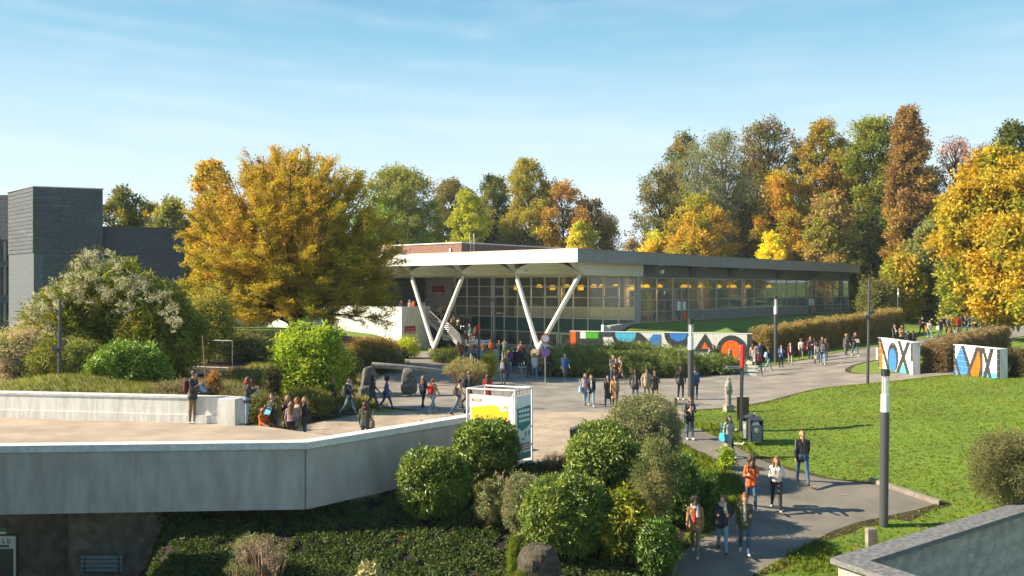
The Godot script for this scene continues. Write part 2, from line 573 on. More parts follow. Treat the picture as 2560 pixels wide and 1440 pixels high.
var keep_path: PackedVector2Array
var keep_road: PackedVector2Array
var keep_bed: PackedVector2Array
func make_paving() -> void:
	# asphalt plaza and the road that climbs to the right
	keep_road = smooth(PackedVector2Array([Vector2(-9, 58), Vector2(-7.5, 45), Vector2(-4, 42.2), Vector2(2, 41.3), Vector2(9, 42.5), Vector2(14.5, 46.5), Vector2(20, 50.5), Vector2(30, 49.2), Vector2(48, 47), Vector2(48, 49.5), Vector2(30, 52.2), Vector2(22.3, 53.4), Vector2(20.5, 56), Vector2(22.5, 60), Vector2(28, 63), Vector2(38, 71), Vector2(54, 84), Vector2(69, 97), Vector2(69, 105), Vector2(52, 91), Vector2(36, 77.5), Vector2(26, 69), Vector2(19, 64), Vector2(14, 62), Vector2(4, 61), Vector2(2, 67), Vector2(3, 76), Vector2(-6, 83), Vector2(-9.6, 80), Vector2(-8, 66)]))
	sheet("road", keep_road, 0.012, M.asphalt)
	# warm exposed-aggregate paving in front of the terrace
	sheet("pavement", PackedVector2Array([Vector2(-9.2, 31.2), Vector2(-6.0, 26.9), Vector2(-1.1, 32.4), Vector2(-0.8, 31.0), Vector2(0.2, 29.6), Vector2(1.9, 29.6), Vector2(3.0, 31.5), Vector2(5.3, 33.5), Vector2(5.9, 36.3), Vector2(7.5, 39.5), Vector2(8.2, 42.4), Vector2(2.0, 42.0), Vector2(-4.0, 42.6), Vector2(-6.8, 41.5), Vector2(-8.6, 38.2), Vector2(-9.0, 34.0)]), 0.02, M.aggregate)
	# the path down to the right
	var pth := ring([[1690, 1072], [1745, 1072], [1780, 1088], [1830, 1112], [1900, 1150], [1975, 1178], [2060, 1197], [2175, 1211], [2262, 1234], [2345, 1260], [2290, 1276], [2220, 1290], [2140, 1308], [2080, 1330], [2000, 1372], [1945, 1405], [1880, 1439]])
	var a := on(1900, 1439)
	pth.append(Vector2(a.x - 0.7, -a.z - 3.0))
	pth.append(Vector2(a.x - 4.5, -a.z - 3.0))
	for q in [[1620, 1438], [1700, 1385], [1782, 1330], [1835, 1285], [1868, 1235], [1850, 1195], [1790, 1150], [1700, 1108], [1672, 1090]]:
		var w := on(q[0], q[1])
		pth.append(Vector2(w.x, -w.z))
	keep_path = pth
	sheet("path", pth, 0.008, M.path)
	# trodden earth and leaf crumbs along the edges of path and road
	for e in [[keep_path, 0.3], [keep_road, 0.34]]:
		for o in Geometry2D.offset_polygon(e[0], e[1]):
			var worn := PackedVector2Array()
			for i in o.size():
				var q: Vector2 = o[i]
				var nxt: Vector2 = o[(i + 1) % o.size()]
				var steps := maxi(1, int(q.distance_to(nxt) / 0.45))
				for k in steps:
					worn.append(q.lerp(nxt, float(k) / steps) + Vector2(rng.randfn(), rng.randfn()) * 0.09)
			for clean in Geometry2D.merge_polygons(worn, PackedVector2Array()):
				if not Geometry2D.is_polygon_clockwise(clean):
					sheet("bare_earth", clean, 0.004, M.litter)
	# planted beds
	keep_bed = smooth(PackedVector2Array([Vector2(-8.6, 17), Vector2(-10.9, 24), Vector2(-12, 28.2), Vector2(-6, 28.2), Vector2(-1.2, 32.2), Vector2(-0.9, 30.8), Vector2(0.2, 29.55), Vector2(1.9, 29.5), Vector2(3.0, 31.3), Vector2(5.0, 33.2), Vector2(5.4, 31.5), Vector2(5.6, 28.5), Vector2(5.2, 26.3), Vector2(4.0, 24.2), Vector2(3, 22), Vector2(2.5, 19), Vector2(-3, 18.0)]), 1)
	sheet("planting_bed", keep_bed, 0.005, M.soil)
	sheet("planting_bed", PackedVector2Array([Vector2(-29, 33.4), Vector2(-9.3, 33.2), Vector2(-8.8, 38.2), Vector2(-7.0, 41.5), Vector2(-7.7, 45), Vector2(-9.2, 58), Vector2(-8.2, 66), Vector2(-9.8, 80), Vector2(-29, 82)]), 0.005, M.litter)
	sheet("gravel_path", PackedVector2Array([Vector2(-29, 45.5), Vector2(-18, 46), Vector2(-13, 46.6), Vector2(-9.5, 44.9), Vector2(-7.6, 43.4), Vector2(-7.2, 44.4), Vector2(-9.3, 46.2), Vector2(-13, 48.0), Vector2(-18, 47.6), Vector2(-29, 47.2)]), 0.02, M.gravel)

# ---------------------------------------------------------------- lettering
var face_font: SystemFont
func lettering(o: Node3D, called: String, words: String, t: Transform3D, wide: float, high: float, mt: Material, bold := true) -> void:  # fitted into wide x high metres, its front along +z of t
	if face_font == null:
		face_font = SystemFont.new()
		face_font.font_names = PackedStringArray(["Droid Sans"])
		face_font.font_weight = 700
	var tm := TextMesh.new()
	tm.text = words
	tm.font = face_font
	tm.font_size = 48
	tm.pixel_size = 0.01
	tm.depth = 0.02
	tm.curve_step = 4.0
	var bx := tm.get_aabb()
	var s := Vector3(wide / maxf(bx.size.x, 0.01), high / maxf(bx.size.y, 0.01), 0.25)
	var i := part(o, called, tm, mt)
	i.transform = t * Transform3D(Basis().scaled(s), -bx.get_center() * s)

# ---------------------------------------------------------------- the restaurant building
const KX := 10.9
const KD := 79.0
var house: Node3D
func hp(x: float, y: float, z: float) -> Vector3:  # building axes -> world
	return house.transform * Vector3(x, y, z)

func spanned(o: Node3D, called: String, a: Vector3, b: Vector3, mt: Material) -> MeshInstance3D:
	var m := MB.new()
	m.span(a, b)
	return part(o, called, m.mesh(), mt)

func make_restaurant() -> void:
	house = thing("restaurant_building", "long flat-roofed campus restaurant with white fascia, glass walls and V columns", "building", Vector3(KX, 0, -KD), atan2(0.768, 0.64))
	var b: MB
	# roof and its metal edge
	var roof := spanned(house, "roof", Vector3(-10.82, 8.3, -62), Vector3(52.82, 8.72, 1.42), M.grey_metal)
	for k in 20:
		spanned(roof, "fascia_panel", Vector3(-10.92, 7.81, 1.5 - k * 3.15), Vector3(-10.84, 8.84, 1.5 - (k + 1) * 3.15 + 0.015), M.white_metal)
	for k in 16:
		spanned(roof, "fascia_panel", Vector3(-10.83 + k * 3.98, 7.81, 1.43), Vector3(-10.83 + (k + 1) * 3.98 - 0.015, 8.84, 1.5), M.grey_metal)
	spanned(roof, "edge_trim", Vector3(-10.97, 8.845, -61.5), Vector3(-10.7, 8.89, 1.56), M.white_metal)
	spanned(roof, "edge_trim", Vector3(-10.69, 8.845, 1.3), Vector3(52.9, 8.89, 1.56), M.grey_metal)
	# canopy: beams and barrel vaults between them
	var zs := [0.6, -5.9, -12.05, -18.5, -24.9, -31.2, -37.6]
	for z in zs:
		b = MB.new()
		b.poly(PackedVector2Array([Vector2(-10.6, 7.83), Vector2(-8.9, 6.82), Vector2(-0.15, 6.82), Vector2(-0.15, 8.28), Vector2(-10.6, 8.28)]), Transform3D(Basis(), Vector3(0, 0, z - 0.22)), 0.44)
		part(house, "canopy_beam", b.mesh(), M.cream)
	for k in 6:
		b = MB.new()
		var za: float = zs[k] - 0.23
		var zb: float = zs[k + 1] + 0.23
		for i in 14:
			var a0 := PI * i / 14.0
			var a1 := PI * (i + 1) / 14.0
			var p0 := Vector2((za + zb) * 0.5 + cos(a0) * (za - zb) * 0.5, 7.0 + sin(a0) * 0.95)
			var p1 := Vector2((za + zb) * 0.5 + cos(a1) * (za - zb) * 0.5, 7.0 + sin(a1) * 0.95)
			b.quad(Vector3(-0.2, p0.y, p0.x), Vector3(-9.8, p0.y, p0.x), Vector3(-9.8, p1.y, p1.x), Vector3(-0.2, p1.y, p1.x))
		b.box(Vector3(-9.83, 7.4, (za + zb) * 0.5), Vector3(0.05, 0.05, za - zb))
		part(house, "vault_soffit", b.mesh(), M.white_metal)
		spanned(house, "eaves_soffit", Vector3(-10.8, 7.84, zb), Vector3(-9.86, 7.9, za), M.white_metal)
	# V columns
	for c in [[-3.46, 0.48, -5.93, 0.62], [-15.5, 0.03, -18.55, -12.02], [-27.9, 0.1, -31.2, -24.9]]:
		var foot := Vector3(-9.5, c[1] + 0.3, c[0])
		for e in [c[2], c[3]]:
			b = MB.new()
			var top := Vector3(-9.35, 6.84, e)
			var dir := (top - foot).normalized()
			b.tube(PackedVector3Array([foot, foot + dir * 0.35, top - dir * 0.5, top]), PackedFloat32Array([0.11, 0.19, 0.19, 0.13]), 14)
			part(house, "column", b.mesh(), M.white_metal)
		b = MB.new()
		b.box(Vector3(-9.5, c[1] - 0.1, c[0]), Vector3(0.75, 0.8, 0.75))
		part(house, "column_base", b.mesh(), M.kerb)
	# left glass wall: x = 0, running back along -z
	var rows := [6.85, 5.95, 4.92, 3.97, 3.0, 1.6, 0.28]
	for k in 14:
		b = MB.new()
		b.box(Vector3(0, 3.5, -0.12 - k * 1.67), Vector3(0.14, 6.8, 0.095))
		part(house, "mullion", b.mesh(), M.mullion)
	for y in rows:
		for k in 13:
			b = MB.new()
			b.box(Vector3(0, y, -0.955 - k * 1.67), Vector3(0.12, 0.085, 1.57))
			part(house, "transom", b.mesh(), M.mullion)
	var pane := MB.new()
	pane.box(Vector3.ZERO, Vector3(0.02, 1, 1))
	var pane_mesh := pane.mesh()
	for r in 6:
		for k in 13:
			var i := part(house, "spandrel_panel" if r == 4 else "window_pane", pane_mesh, M.teal if r == 4 else M.glass)
			i.position = Vector3(0.0, (rows[r] + rows[r + 1]) * 0.5, -0.955 - k * 1.67)
			i.scale = Vector3(1, rows[r] - rows[r + 1] - 0.07, 1.59)
			if r == 1 and k % 4 == 1:
				b = MB.new()
				for q in [-1, 1]:
					b.box(Vector3(-0.02, (rows[1] + rows[2]) * 0.5 + q * 0.43, -0.955 - k * 1.67), Vector3(0.12, 0.07, 1.55))
					b.box(Vector3(-0.02, (rows[1] + rows[2]) * 0.5, -0.955 - k * 1.67 + q * 0.74), Vector3(0.12, 0.79, 0.07))
				part(house, "window_sash", b.mesh(), M.mullion)
	for k in [4, 5]:  # ground floor doors
		b = MB.new()
		b.box(Vector3(-0.06, 0.75, -0.3 - k * 1.67), Vector3(0.07, 1.6, 0.09))
		b.box(Vector3(-0.06, 0.75, -1.5 - k * 1.67), Vector3(0.07, 1.6, 0.09))
		b.box(Vector3(-0.06, 1.5, -0.9 - k * 1.67), Vector3(0.07, 0.09, 1.1))
		part(house, "door_frame", b.mesh(), M.white)
	spanned(house, "plinth_wall", Vector3(-0.1, -0.6, -21.8), Vector3(0.1, 0.24, 0), M.concrete)
	# corner post and right glass wall: z = 0, running along +x
	spanned(house, "corner_post", Vector3(-0.09, 2.2, -0.02), Vector3(0.42, 6.85, 0.16), M.mullion_dark)
	var rh := [6.7, 5.7, 4.7, 3.68, 2.72]
	for k in 19:
		b = MB.new()
		b.box(Vector3(0.62 + k * 2.9, 4.7, 0.0), Vector3(0.09, 4.0, 0.14))
		part(house, "mullion", b.mesh(), M.mullion_dark)
		if k == 18:
			break
		for r in 5:
			b = MB.new()
			b.box(Vector3(2.07 + k * 2.9, rh[r], 0.0), Vector3(2.8, 0.08, 0.12))
			part(house, "transom", b.mesh(), M.mullion_dark)
		for r in 4:
			var solid: bool = r == 3 and k >= 3 and k < 13
			b = MB.new()
			b.box(Vector3(2.07 + k * 2.9, (rh[r] + rh[r + 1]) * 0.5, 0.0), Vector3(2.8, rh[r] - rh[r + 1] - 0.08, 0.05 if solid else 0.02))
			part(house, "panel" if solid else "window_pane", b.mesh(), M.grey_metal if solid else M.glass)
		if k == 2 or k == 13:
			var dr := spanned(house, "door", Vector3(1.95 + k * 2.9, 2.75, 0.08), Vector3(2.13 + k * 2.9, 5.65, 0.14), M.mullion_dark)
			spanned(dr, "door_frame", Vector3(0.72 + k * 2.9, 2.75, 0.08), Vector3(0.86 + k * 2.9, 5.65, 0.14), M.mullion_dark)
			spanned(dr, "door_frame", Vector3(3.28 + k * 2.9, 2.75, 0.08), Vector3(3.42 + k * 2.9, 5.65, 0.14), M.mullion_dark)
			spanned(dr, "notice", Vector3(1.2 + k * 2.9, 3.7, 0.09), Vector3(1.9 + k * 2.9, 4.55, 0.1), M.white)
			spanned(dr, "notice", Vector3(2.3 + k * 2.9, 3.7, 0.09), Vector3(2.9 + k * 2.9, 4.5, 0.1), M.white)
			spanned(dr, "notice", Vector3(2.4 + k * 2.9, 2.9, 0.09), Vector3(3.0 + k * 2.9, 3.5, 0.1), M.orange)
		# ribbed cladding over each bay
		b = MB.new()
		for s in 10:
			b.box(Vector3(2.07 + k * 2.9, 6.81 + s * 0.105, 0.03), Vector3(2.88, 0.085, 0.05), Basis(Vector3.RIGHT, 0.35))
		b.box(Vector3(2.07 + k * 2.9, 7.28, -0.05), Vector3(2.9, 1.1, 0.08))
		part(house, "ribbed_cladding", b.mesh(), M.grey_metal)
	for x in [1.9, 9.9, 17.9, 29.8, 39.8, 49.8]:
		b = MB.new()
		b.poly(PackedVector2Array([Vector2(0, 6.85), Vector2(0, 7.82), Vector2(1.38, 7.82), Vector2(1.38, 7.7)]), Transform3D(Basis(Vector3(0, 0, 1), Vector3(0, 1, 0), Vector3(-1, 0, 0)), Vector3(x + 0.2, 0, 0.06)), 0.4)
		part(house, "bracket", b.mesh(), M.grey_metal)
	spanned(house, "base_wall", Vector3(0.45, 1.6, -0.1), Vector3(52.0, 2.67, 0.1), M.concrete)
	spanned(house, "end_wall", Vector3(52.7, 2, -0.1), Vector3(52.82, 8.2, -14), M.grey_metal)
	spanned(house, "eaves_soffit", Vector3(-10.8, 7.84, 0.84), Vector3(52.7, 7.88, 1.4), M.grey_metal)
	# rooms behind the glass
	spanned(house, "upper_floor", Vector3(0.1, 2.4, -60), Vector3(52.6, 2.7, -0.12), M.sett)
	spanned(house, "ceiling", Vector3(0.1, 6.9, -60), Vector3(52.6, 7.05, -0.12), M.render_wall)
	spanned(house, "back_wall", Vector3(9.0, -0.5, -60), Vector3(9.3, 6.85, -10.0), M.grey_metal)
	spanned(house, "back_wall", Vector3(9.35, 2.72, -10.2), Vector3(52.6, 6.85, -9.95), M.grey_metal)
	spanned(house, "ground_floor", Vector3(0.1, -0.4, -60), Vector3(9.0, 0.2, -0.12), M.sett)
	for k in 8:
		spanned(house, "low_screen", Vector3(0.35, 3.05, -0.3 - k * 1.75), Vector3(0.42, 4.08, -1.95 - k * 1.75), M.cream)
	for q in [Vector2(2.2, -2.4), Vector2(2.2, -9.6), Vector2(2.2, -16.8), Vector2(16.5, -2.6), Vector2(27.0, -2.6), Vector2(37.0, -2.6)]:
		b = MB.new()
		b.cyl(Vector3(q.x, 0.2 if q.x < 5.0 else 2.7, q.y), Vector3(q.x, 6.9, q.y), 0.24, 0.24, 14)
		part(house, "inner_column", b.mesh(), M.render_wall)
	# brick plant room on the roof
	var ph := spanned(house, "plant_room", Vector3(8, 8.73, -60), Vector3(46, 10.95, -28.4), M.brick)
	spanned(ph, "coping", Vector3(7.9, 10.96, -60), Vector3(46, 11.08, -28.3), M.white_metal)
	spanned(ph, "downpipe", Vector3(7.84, 8.8, -30.2), Vector3(7.95, 10.4, -30.0), M.white)
	b = MB.new()
	for s in [0.0, 0.6]:
		b.tube(PackedVector3Array([Vector3(9.2 + s, 8.8, -28.1), Vector3(9.2 + s, 10.9, -28.1), Vector3(9.2 + s - 0.08 + 0.26 * s, 11.3, -28.15), Vector3(9.2 + s - 0.08 + 0.26 * s, 12.15, -28.2)]), PackedFloat32Array([0.035, 0.035, 0.035, 0.035]), 6)
	for r in 8:
		b.cyl(Vector3(9.2, 8.9 + r * 0.27, -28.1), Vector3(9.8, 8.9 + r * 0.27, -28.1), 0.02, 0.02, 5)
	part(house, "roof_ladder", b.mesh(), M.white_metal)
	# block on the left: white wall, balcony and louvres
	spanned(house, "white_wall", Vector3(-10.2, -0.6, -62), Vector3(-9.9, 4.05, -19.0), M.paint)
	spanned(house, "balcony_wall", Vector3(-9.89, -0.6, -19.25), Vector3(-6.45, 4.05, -19.0), M.paint)
	spanned(house, "balcony_floor", Vector3(-9.88, 2.75, -34), Vector3(-0.12, 3.0, -19.27), M.concrete)
	spanned(house, "back_wall", Vector3(-0.2, 3.02, -26.0), Vector3(0.1, 6.85, -21.9), M.render_wall)
	spanned(house, "back_wall", Vector3(-0.2, -0.6, -34.0), Vector3(0.1, 2.7, -21.9), M.concrete)
	spanned(house, "inner_wall", Vector3(-9.0, 4.2, -62), Vector3(-8.8, 6.8, -25.5), M.grey_metal)
	for k in 6:
		for s in 6:
			spanned(house, "louvre_slat", Vector3(-9.7, 4.35 + k * 0.42, -25.6 - s * 6.0), Vector3(-9.35, 4.57 + k * 0.42, -31.55 - s * 6.0), M.white_metal)
	b = MB.new()
	b.box(Vector3(-8.6, 7.32, -5.5), Vector3(0.32, 0.26, 0.2))
	b.cyl(Vector3(-8.6, 7.4, -5.6), Vector3(-8.6, 7.6, -5.65), 0.03, 0.03, 6)
	part(house, "floodlight", b.mesh(), M.steel)
	b = MB.new()
	b.box(Vector3(2.6, 7.25, 1.0), Vector3(0.5, 0.35, 0.3))
	part(house, "floodlight", b.mesh(), M.steel)
	# outside stair, two flights along the front
	var st := part(house, "stair", slab([Vector2(-16.85, 0.9), Vector2(-16.85, 1.5), Vector2(-16.0, 1.5), Vector2(-16.0, 0.9)], -7.0, -4.9), M.concrete)
	for i in 18:
		var z := -13.9 - i * 0.235 if i < 9 else -14.75 - i * 0.235
		var y := 0.0 + (i + 1) * 0.1665
		spanned(st, "step", Vector3(-6.93, y - 0.08, z), Vector3(-4.97, y, z - 0.29), M.grey_metal)
	for x in [-7.0, -4.9]:
		for f in [[-13.75, -0.1, -16.05, 1.5], [-16.8, 1.5, -19.1, 3.0]]:
			b = MB.new()
			b.bar(Vector3(x, f[1] - 0.05, f[0]), Vector3(x, f[3] - 0.05, f[2]), 0.06, 0.34)
			part(st, "stringer", b.mesh(), M.steel)
			for r in 5:
				b = MB.new()
				b.tube(PackedVector3Array([Vector3(x, f[1] + 0.25 + r * 0.19, f[0]), Vector3(x, f[3] + 0.25 + r * 0.19, f[2])]), PackedFloat32Array([0.028, 0.028]), 6)
				part(st, "rail", b.mesh(), M.steel)
			for e in [[f[0], f[1]], [f[2], f[3]]]:
				b = MB.new()
				b.cyl(Vector3(x, e[1] - 0.1, e[0]), Vector3(x, e[1] + 1.02, e[0]), 0.03, 0.03, 6)
				part(st, "baluster", b.mesh(), M.steel)
		for r in 5:
			b = MB.new()
			b.cyl(Vector3(x, 1.75 + r * 0.19, -16.05), Vector3(x, 1.75 + r * 0.19, -16.8), 0.028, 0.028, 6)
			part(st, "rail", b.mesh(), M.steel)
	# signs on the walls
	var sg := thing("cafeteria_sign", "small crimson wall sign reading CAFETERIA on the grey balcony wall", "sign", hp(-9.15, 1.9, -18.99), house.rotation.y)
	spanned(sg, "board", Vector3(-0.68, -0.32, 0.01), Vector3(0.68, 0.34, 0.05), M.crimson)
	lettering(sg, "lettering", "CAFETERIA", Transform3D(Basis(), Vector3(0, -0.2, 0.055)), 1.2, 0.15, M.white)
	lettering(sg, "lettering", "Coffee", Transform3D(Basis(), Vector3(-0.25, 0.08, 0.055)), 0.62, 0.2, mat(lin(0.55, 0.2, 0.2), 0.5))
	b = MB.new()
	b.box(Vector3(0.3, 0.06, 0.058), Vector3(0.26, 0.035, 0.01))
	b.box(Vector3(0.38, 0.1, 0.058), Vector3(0.14, 0.035, 0.01), Basis(Vector3.BACK, -0.75))
	b.box(Vector3(0.38, 0.02, 0.058), Vector3(0.14, 0.035, 0.01), Basis(Vector3.BACK, 0.75))
	part(sg, "arrow", b.mesh(), M.white)
	sg = thing("restaurants_sign", "crimson wall sign reading RESTAURANTS beside the top of the outside stair", "sign", hp(-0.22, 5.5, -24.0), house.rotation.y - PI / 2)
	spanned(sg, "board", Vector3(-0.85, -0.38, 0.01), Vector3(0.85, 0.5, 0.05), M.crimson)
	lettering(sg, "lettering", "RESTAURANTS", Transform3D(Basis(), Vector3(0, -0.24, 0.055)), 1.5, 0.16, M.white)
	b = MB.new()
	var wave := PackedVector3Array()
	var wr := PackedFloat32Array()
	for i in 40:
		wave.append(Vector3(-0.7 + i * 0.036, 0.14 + 0.13 * sin(i * 0.9) * (1.0 if i % 9 < 6 else 0.3), 0.06))
		wr.append(0.012)
	b.tube(wave, wr, 5)
	part(sg, "script_lettering", b.mesh(), mat(lin(0.6, 0.2, 0.22), 0.5))
	# what stands inside
	var lampg := mat(lin(0.85, 0.42, 0.01), 0.5)
	lampg.emission_enabled = true
	lampg.emission = Color(1.0, 0.78, 0.12)
	lampg.emission_energy_multiplier = 0.3
	var dome := MB.new()
	dome.lathe(Vector3.ZERO, PackedVector2Array([Vector2(0.33, 0), Vector2(0.32, 0.08), Vector2(0.26, 0.2), Vector2(0.14, 0.29), Vector2(0.02, 0.32)]), 14)
	var drum := MB.new()
	drum.lathe(Vector3.ZERO, PackedVector2Array([Vector2(0.27, 0), Vector2(0.27, 0.46), Vector2(0.02, 0.47)]), 14)
	var cordm := MB.new()
	cordm.cyl(Vector3(0, 0.3, 0), Vector3(0, 1.0, 0), 0.012, 0.012, 5)
	var dm := dome.mesh()
	var rm := drum.mesh()
	var cm := cordm.mesh()
	var spots := [[1.3, -1.2, 1], [1.5, -3.1, 0], [1.2, -4.4, 0], [1.6, -5.6, 0], [1.3, -6.9, 1], [1.5, -8.6, 0], [1.3, -10.2, 1], [1.4, -11.9, 0], [1.2, -14.6, 1], [2.6, -1.2, 0], [4.2, -1.5, 0], [6.0, -1.2, 0], [10.8, -1.3, 0], [12.9, -2.0, 0], [14.2, -1.2, 0], [18.8, -1.6, 0], [20.6, -1.2, 0], [23.1, -2.0, 0], [25.2, -1.3, 0], [31.3, -1.6, 0]]
	for i in spots.size():
		var q: Array = spots[i]
		var where: String = "behind the entrance glazing" if i < 9 else "behind the long shaded window front"
		var kind: String = "drum" if q[2] == 1 else "dome"
		var l := thing("pendant_lamp", "yellow %s pendant lamp hanging %s" % [kind, where], "lamp", hp(q[0], 5.85 if q[2] == 0 else 5.6, q[1]), 0, "yellow %s pendant lamps %s" % [kind, where])
		part(l, "lamp_shade", rm if q[2] == 1 else dm, lampg)
		part(l, "cord", cm, M.black)
		if i % 3 == 0:
			var bulb := OmniLight3D.new()
			bulb.name = "bulb_light"
			bulb.light_color = Color(1.0, 0.82, 0.5)
			bulb.light_energy = 0.5
			bulb.light_size = 0.12
			bulb.omni_range = 14.0
			bulb.omni_attenuation = 2.0
			bulb.shadow_enabled = true
			l.add_child(bulb)
			bulb.position.y = -0.12
	for i in 6:
		var x: float = [1.4, 3.0, 3.9, 5.6, 6.3, 7.2][i]
		var s := thing("bar_stool", "pale wooden bar stool standing behind the glass beside the corner post", "stool", hp(x, 2.7, -0.9), house.rotation.y + i, "bar stools behind the corner window")
		b = MB.new()
		b.lathe(Vector3(0, 0.74, 0), PackedVector2Array([Vector2(0.0, 0), Vector2(0.19, 0), Vector2(0.19, 0.045), Vector2(0.0, 0.05)]), 12)
		part(s, "seat", b.mesh(), M.wood)
		for k in 4:
			b = MB.new()
			var dir := Vector3(1 if k % 2 else -1, 0, 1 if k < 2 else -1)
			b.cyl(dir * 0.2, dir * 0.11 + Vector3(0, 0.74, 0), 0.02, 0.02, 6)
			part(s, "leg", b.mesh(), M.wood)

func slab(pts: Array, x0: float, x1: float) -> ArrayMesh:  # outline in (z, y), from x0 to x1
	var b := MB.new()
	var o := PackedVector2Array()
	for q in pts:
		o.append(q)
	b.poly(o, Transform3D(Basis(Vector3(0, 0, 1), Vector3(0, 1, 0), Vector3(-1, 0, 0)), Vector3(x0, 0, 0)), -(x1 - x0))
	return b.mesh()

# ---------------------------------------------------------------- the dark block on the left
func prism(o: Node3D, called: String, pts: Array, y0: float, y1: float, mt: Material) -> MeshInstance3D:  # outline in (x, d), from y0 up to y1
	var b := MB.new()
	var q := PackedVector2Array()
	for a in pts:
		q.append(Vector2(a.x, a.y))
	b.poly(q, Transform3D(Basis(Vector3(1, 0, 0), Vector3(0, 0, -1), Vector3(0, 1, 0)), Vector3(0, y0, 0)), y1 - y0)
	return part(o, called, b.mesh(), mt)

func planks(o: Node3D, a: Vector2, b: Vector2, y0: float, y1: float, course: float, mats: Array) -> void:
	var dir := (b - a).normalized()
	var out := Vector3(-dir.y, 0, -dir.x)
	if out.z < 0.0:
		out = -out
	var bs := Basis(Vector3(dir.x, 0, -dir.y), Vector3.UP, out)
	var ln := a.distance_to(b)
	var n := int((y1 - y0) / course)
	for r in n:
		var s := -rng.randf() * 1.2
		while s < ln - 0.02:
			var e := minf(s + rng.randf_range(1.1, 1.7), ln)
			var f := maxf(s, 0.0)
			if e - f > 0.1:
				var m := MB.new()
				m.box(Vector3.ZERO, Vector3(e - f - 0.012, course - 0.014, 0.05))
				var i := part(o, "cladding_plank", m.mesh(), mats[0 if rng.randf() < 0.75 else rng.randi() % mats.size()])
				var c := a + dir * (f + e) * 0.5
				i.transform = Transform3D(bs, Vector3(c.x, y0 + (r + 0.5) * (y1 - y0) / n, -c.y) + out * (0.027 + 0.006 * rng.randf()))
			s = e

func make_dark_block() -> void:
	var o := thing("dark_office_block", "dark grey plank-clad office block with a tall blind tower and window bands", "building")
	var ms := []
	for k in [1.0, 0.9, 1.12, 1.3]:
		ms.append(rough_mat(lin(0.17 * k, 0.20 * k, 0.245 * k), 0.7, 0.55, 1.0, 0.09, 0.85, 2.0, 0.8, 1.0))
	var dark: Material = rough_mat(lin(0.155, 0.185, 0.23), 1.7, 0.7, 1.0, 0.06, 0.85, 2.0, 0.85)
	var tw := prism(o, "tower", [Vector2(-37.2, 70), Vector2(-32.6, 71.7), Vector2(-39.5, 84), Vector2(-46, 84), Vector2(-41.6, 74.4)], -0.5, 13.66, dark)
	prism(tw, "coping", [Vector2(-37.25, 69.9), Vector2(-32.5, 71.65), Vector2(-39.5, 84.1), Vector2(-46.1, 84.1), Vector2(-41.7, 74.3)], 13.67, 13.74, M.steel)
	planks(tw, Vector2(-37.2, 70), Vector2(-32.6, 71.7), 8.55, 13.64, 0.30, ms)
	planks(tw, Vector2(-41.6, 74.4), Vector2(-37.2, 70), 8.55, 13.64, 0.30, ms)
	planks(tw, Vector2(-37.2, 70), Vector2(-32.6, 71.7), 2.0, 8.45, 3.2, ms)
	var lw := prism(o, "low_wing", [Vector2(-34.5, 71.9), Vector2(-27.1, 74.4), Vector2(-33, 86), Vector2(-36, 86)], -0.5, 10.68, dark)
	prism(lw, "coping", [Vector2(-34.5, 71.8), Vector2(-27.0, 74.3), Vector2(-33, 86.1), Vector2(-36, 86.1)], 10.69, 10.76, M.post)
	planks(lw, Vector2(-34.4, 71.93), Vector2(-27.1, 74.4), 8.2, 10.66, 0.30, ms)
	planks(lw, Vector2(-34.4, 71.93), Vector2(-27.1, 74.4), 2.0, 8.1, 3.0, ms)
	var fw := prism(o, "office_wing", [Vector2(-60, 76.3), Vector2(-41.4, 75.4), Vector2(-41, 88), Vector2(-60, 88)], -0.5, 13.6, dark)
	planks(fw, Vector2(-47, 75.7), Vector2(-41.4, 75.4), 9.8, 13.5, 0.30, ms)
	var curtain := rough_mat(lin(0.28, 0.17, 0.08), 0.5, 0.6, 1.0, 0.05, 0.9)
	var red_curtain := rough_mat(lin(0.22, 0.07, 0.04), 0.5, 0.6, 1.0, 0.05, 0.9)
	for r in 4:
		var y1: float = [9.75, 7.55, 4.55, 2.35][r]
		var y0: float = [8.1, 5.2, 2.9, -0.4][r]
		var wn := spanned(fw, "window_band", Vector3(-47, y0, -75.42), Vector3(-41.6, y1, -75.38), M.glass)
		for k in 11:
			var x := -41.75 - k * 0.5 if k < 3 else -43.0 - (k - 3) * 0.62
			spanned(wn, "mullion", Vector3(x - 0.05, y0, -75.34), Vector3(x + 0.05, y1, -75.16), M.post)
			if k >= 3:
				spanned(wn, "curtain", Vector3(x + 0.08, y0, -75.49), Vector3(x + 0.52, y1, -75.45), red_curtain if (k + r) % 4 == 0 else curtain)
		spanned(wn, "lintel", Vector3(-47, y1 + 0.01, -75.36), Vector3(-41.5, y1 + 0.12, -75.1), M.post)
	tag(o, "dark grey plank-clad office block with a tall blind tower and window bands", "building")

# ---------------------------------------------------------------- terrace, parapets and walls
func wall_run(o: Node3D, called: String, a: Vector2, b: Vector2, y0: float, y1: float, front: float, back: float, mt: Material, piece := 0.0) -> void:  # a straight wall; front and back are offsets across the run, positive away from the viewer
	var dir := (b - a).normalized()
	var acr := Vector2(-dir.y, dir.x)
	var ln := a.distance_to(b)
	var n := 1 if piece <= 0.0 else maxi(1, int(round(ln / piece)))
	for k in n:
		var s := ln * k / n + (0.004 if k > 0 else 0.0)
		var e := ln * (k + 1) / n - (0.004 if k < n - 1 else 0.0)
		var p0 := a + dir * s
		var p1 := a + dir * e
		prism(o, called, [p0 + acr * front, p1 + acr * front, p1 + acr * back, p0 + acr * back], y0, y1, mt)

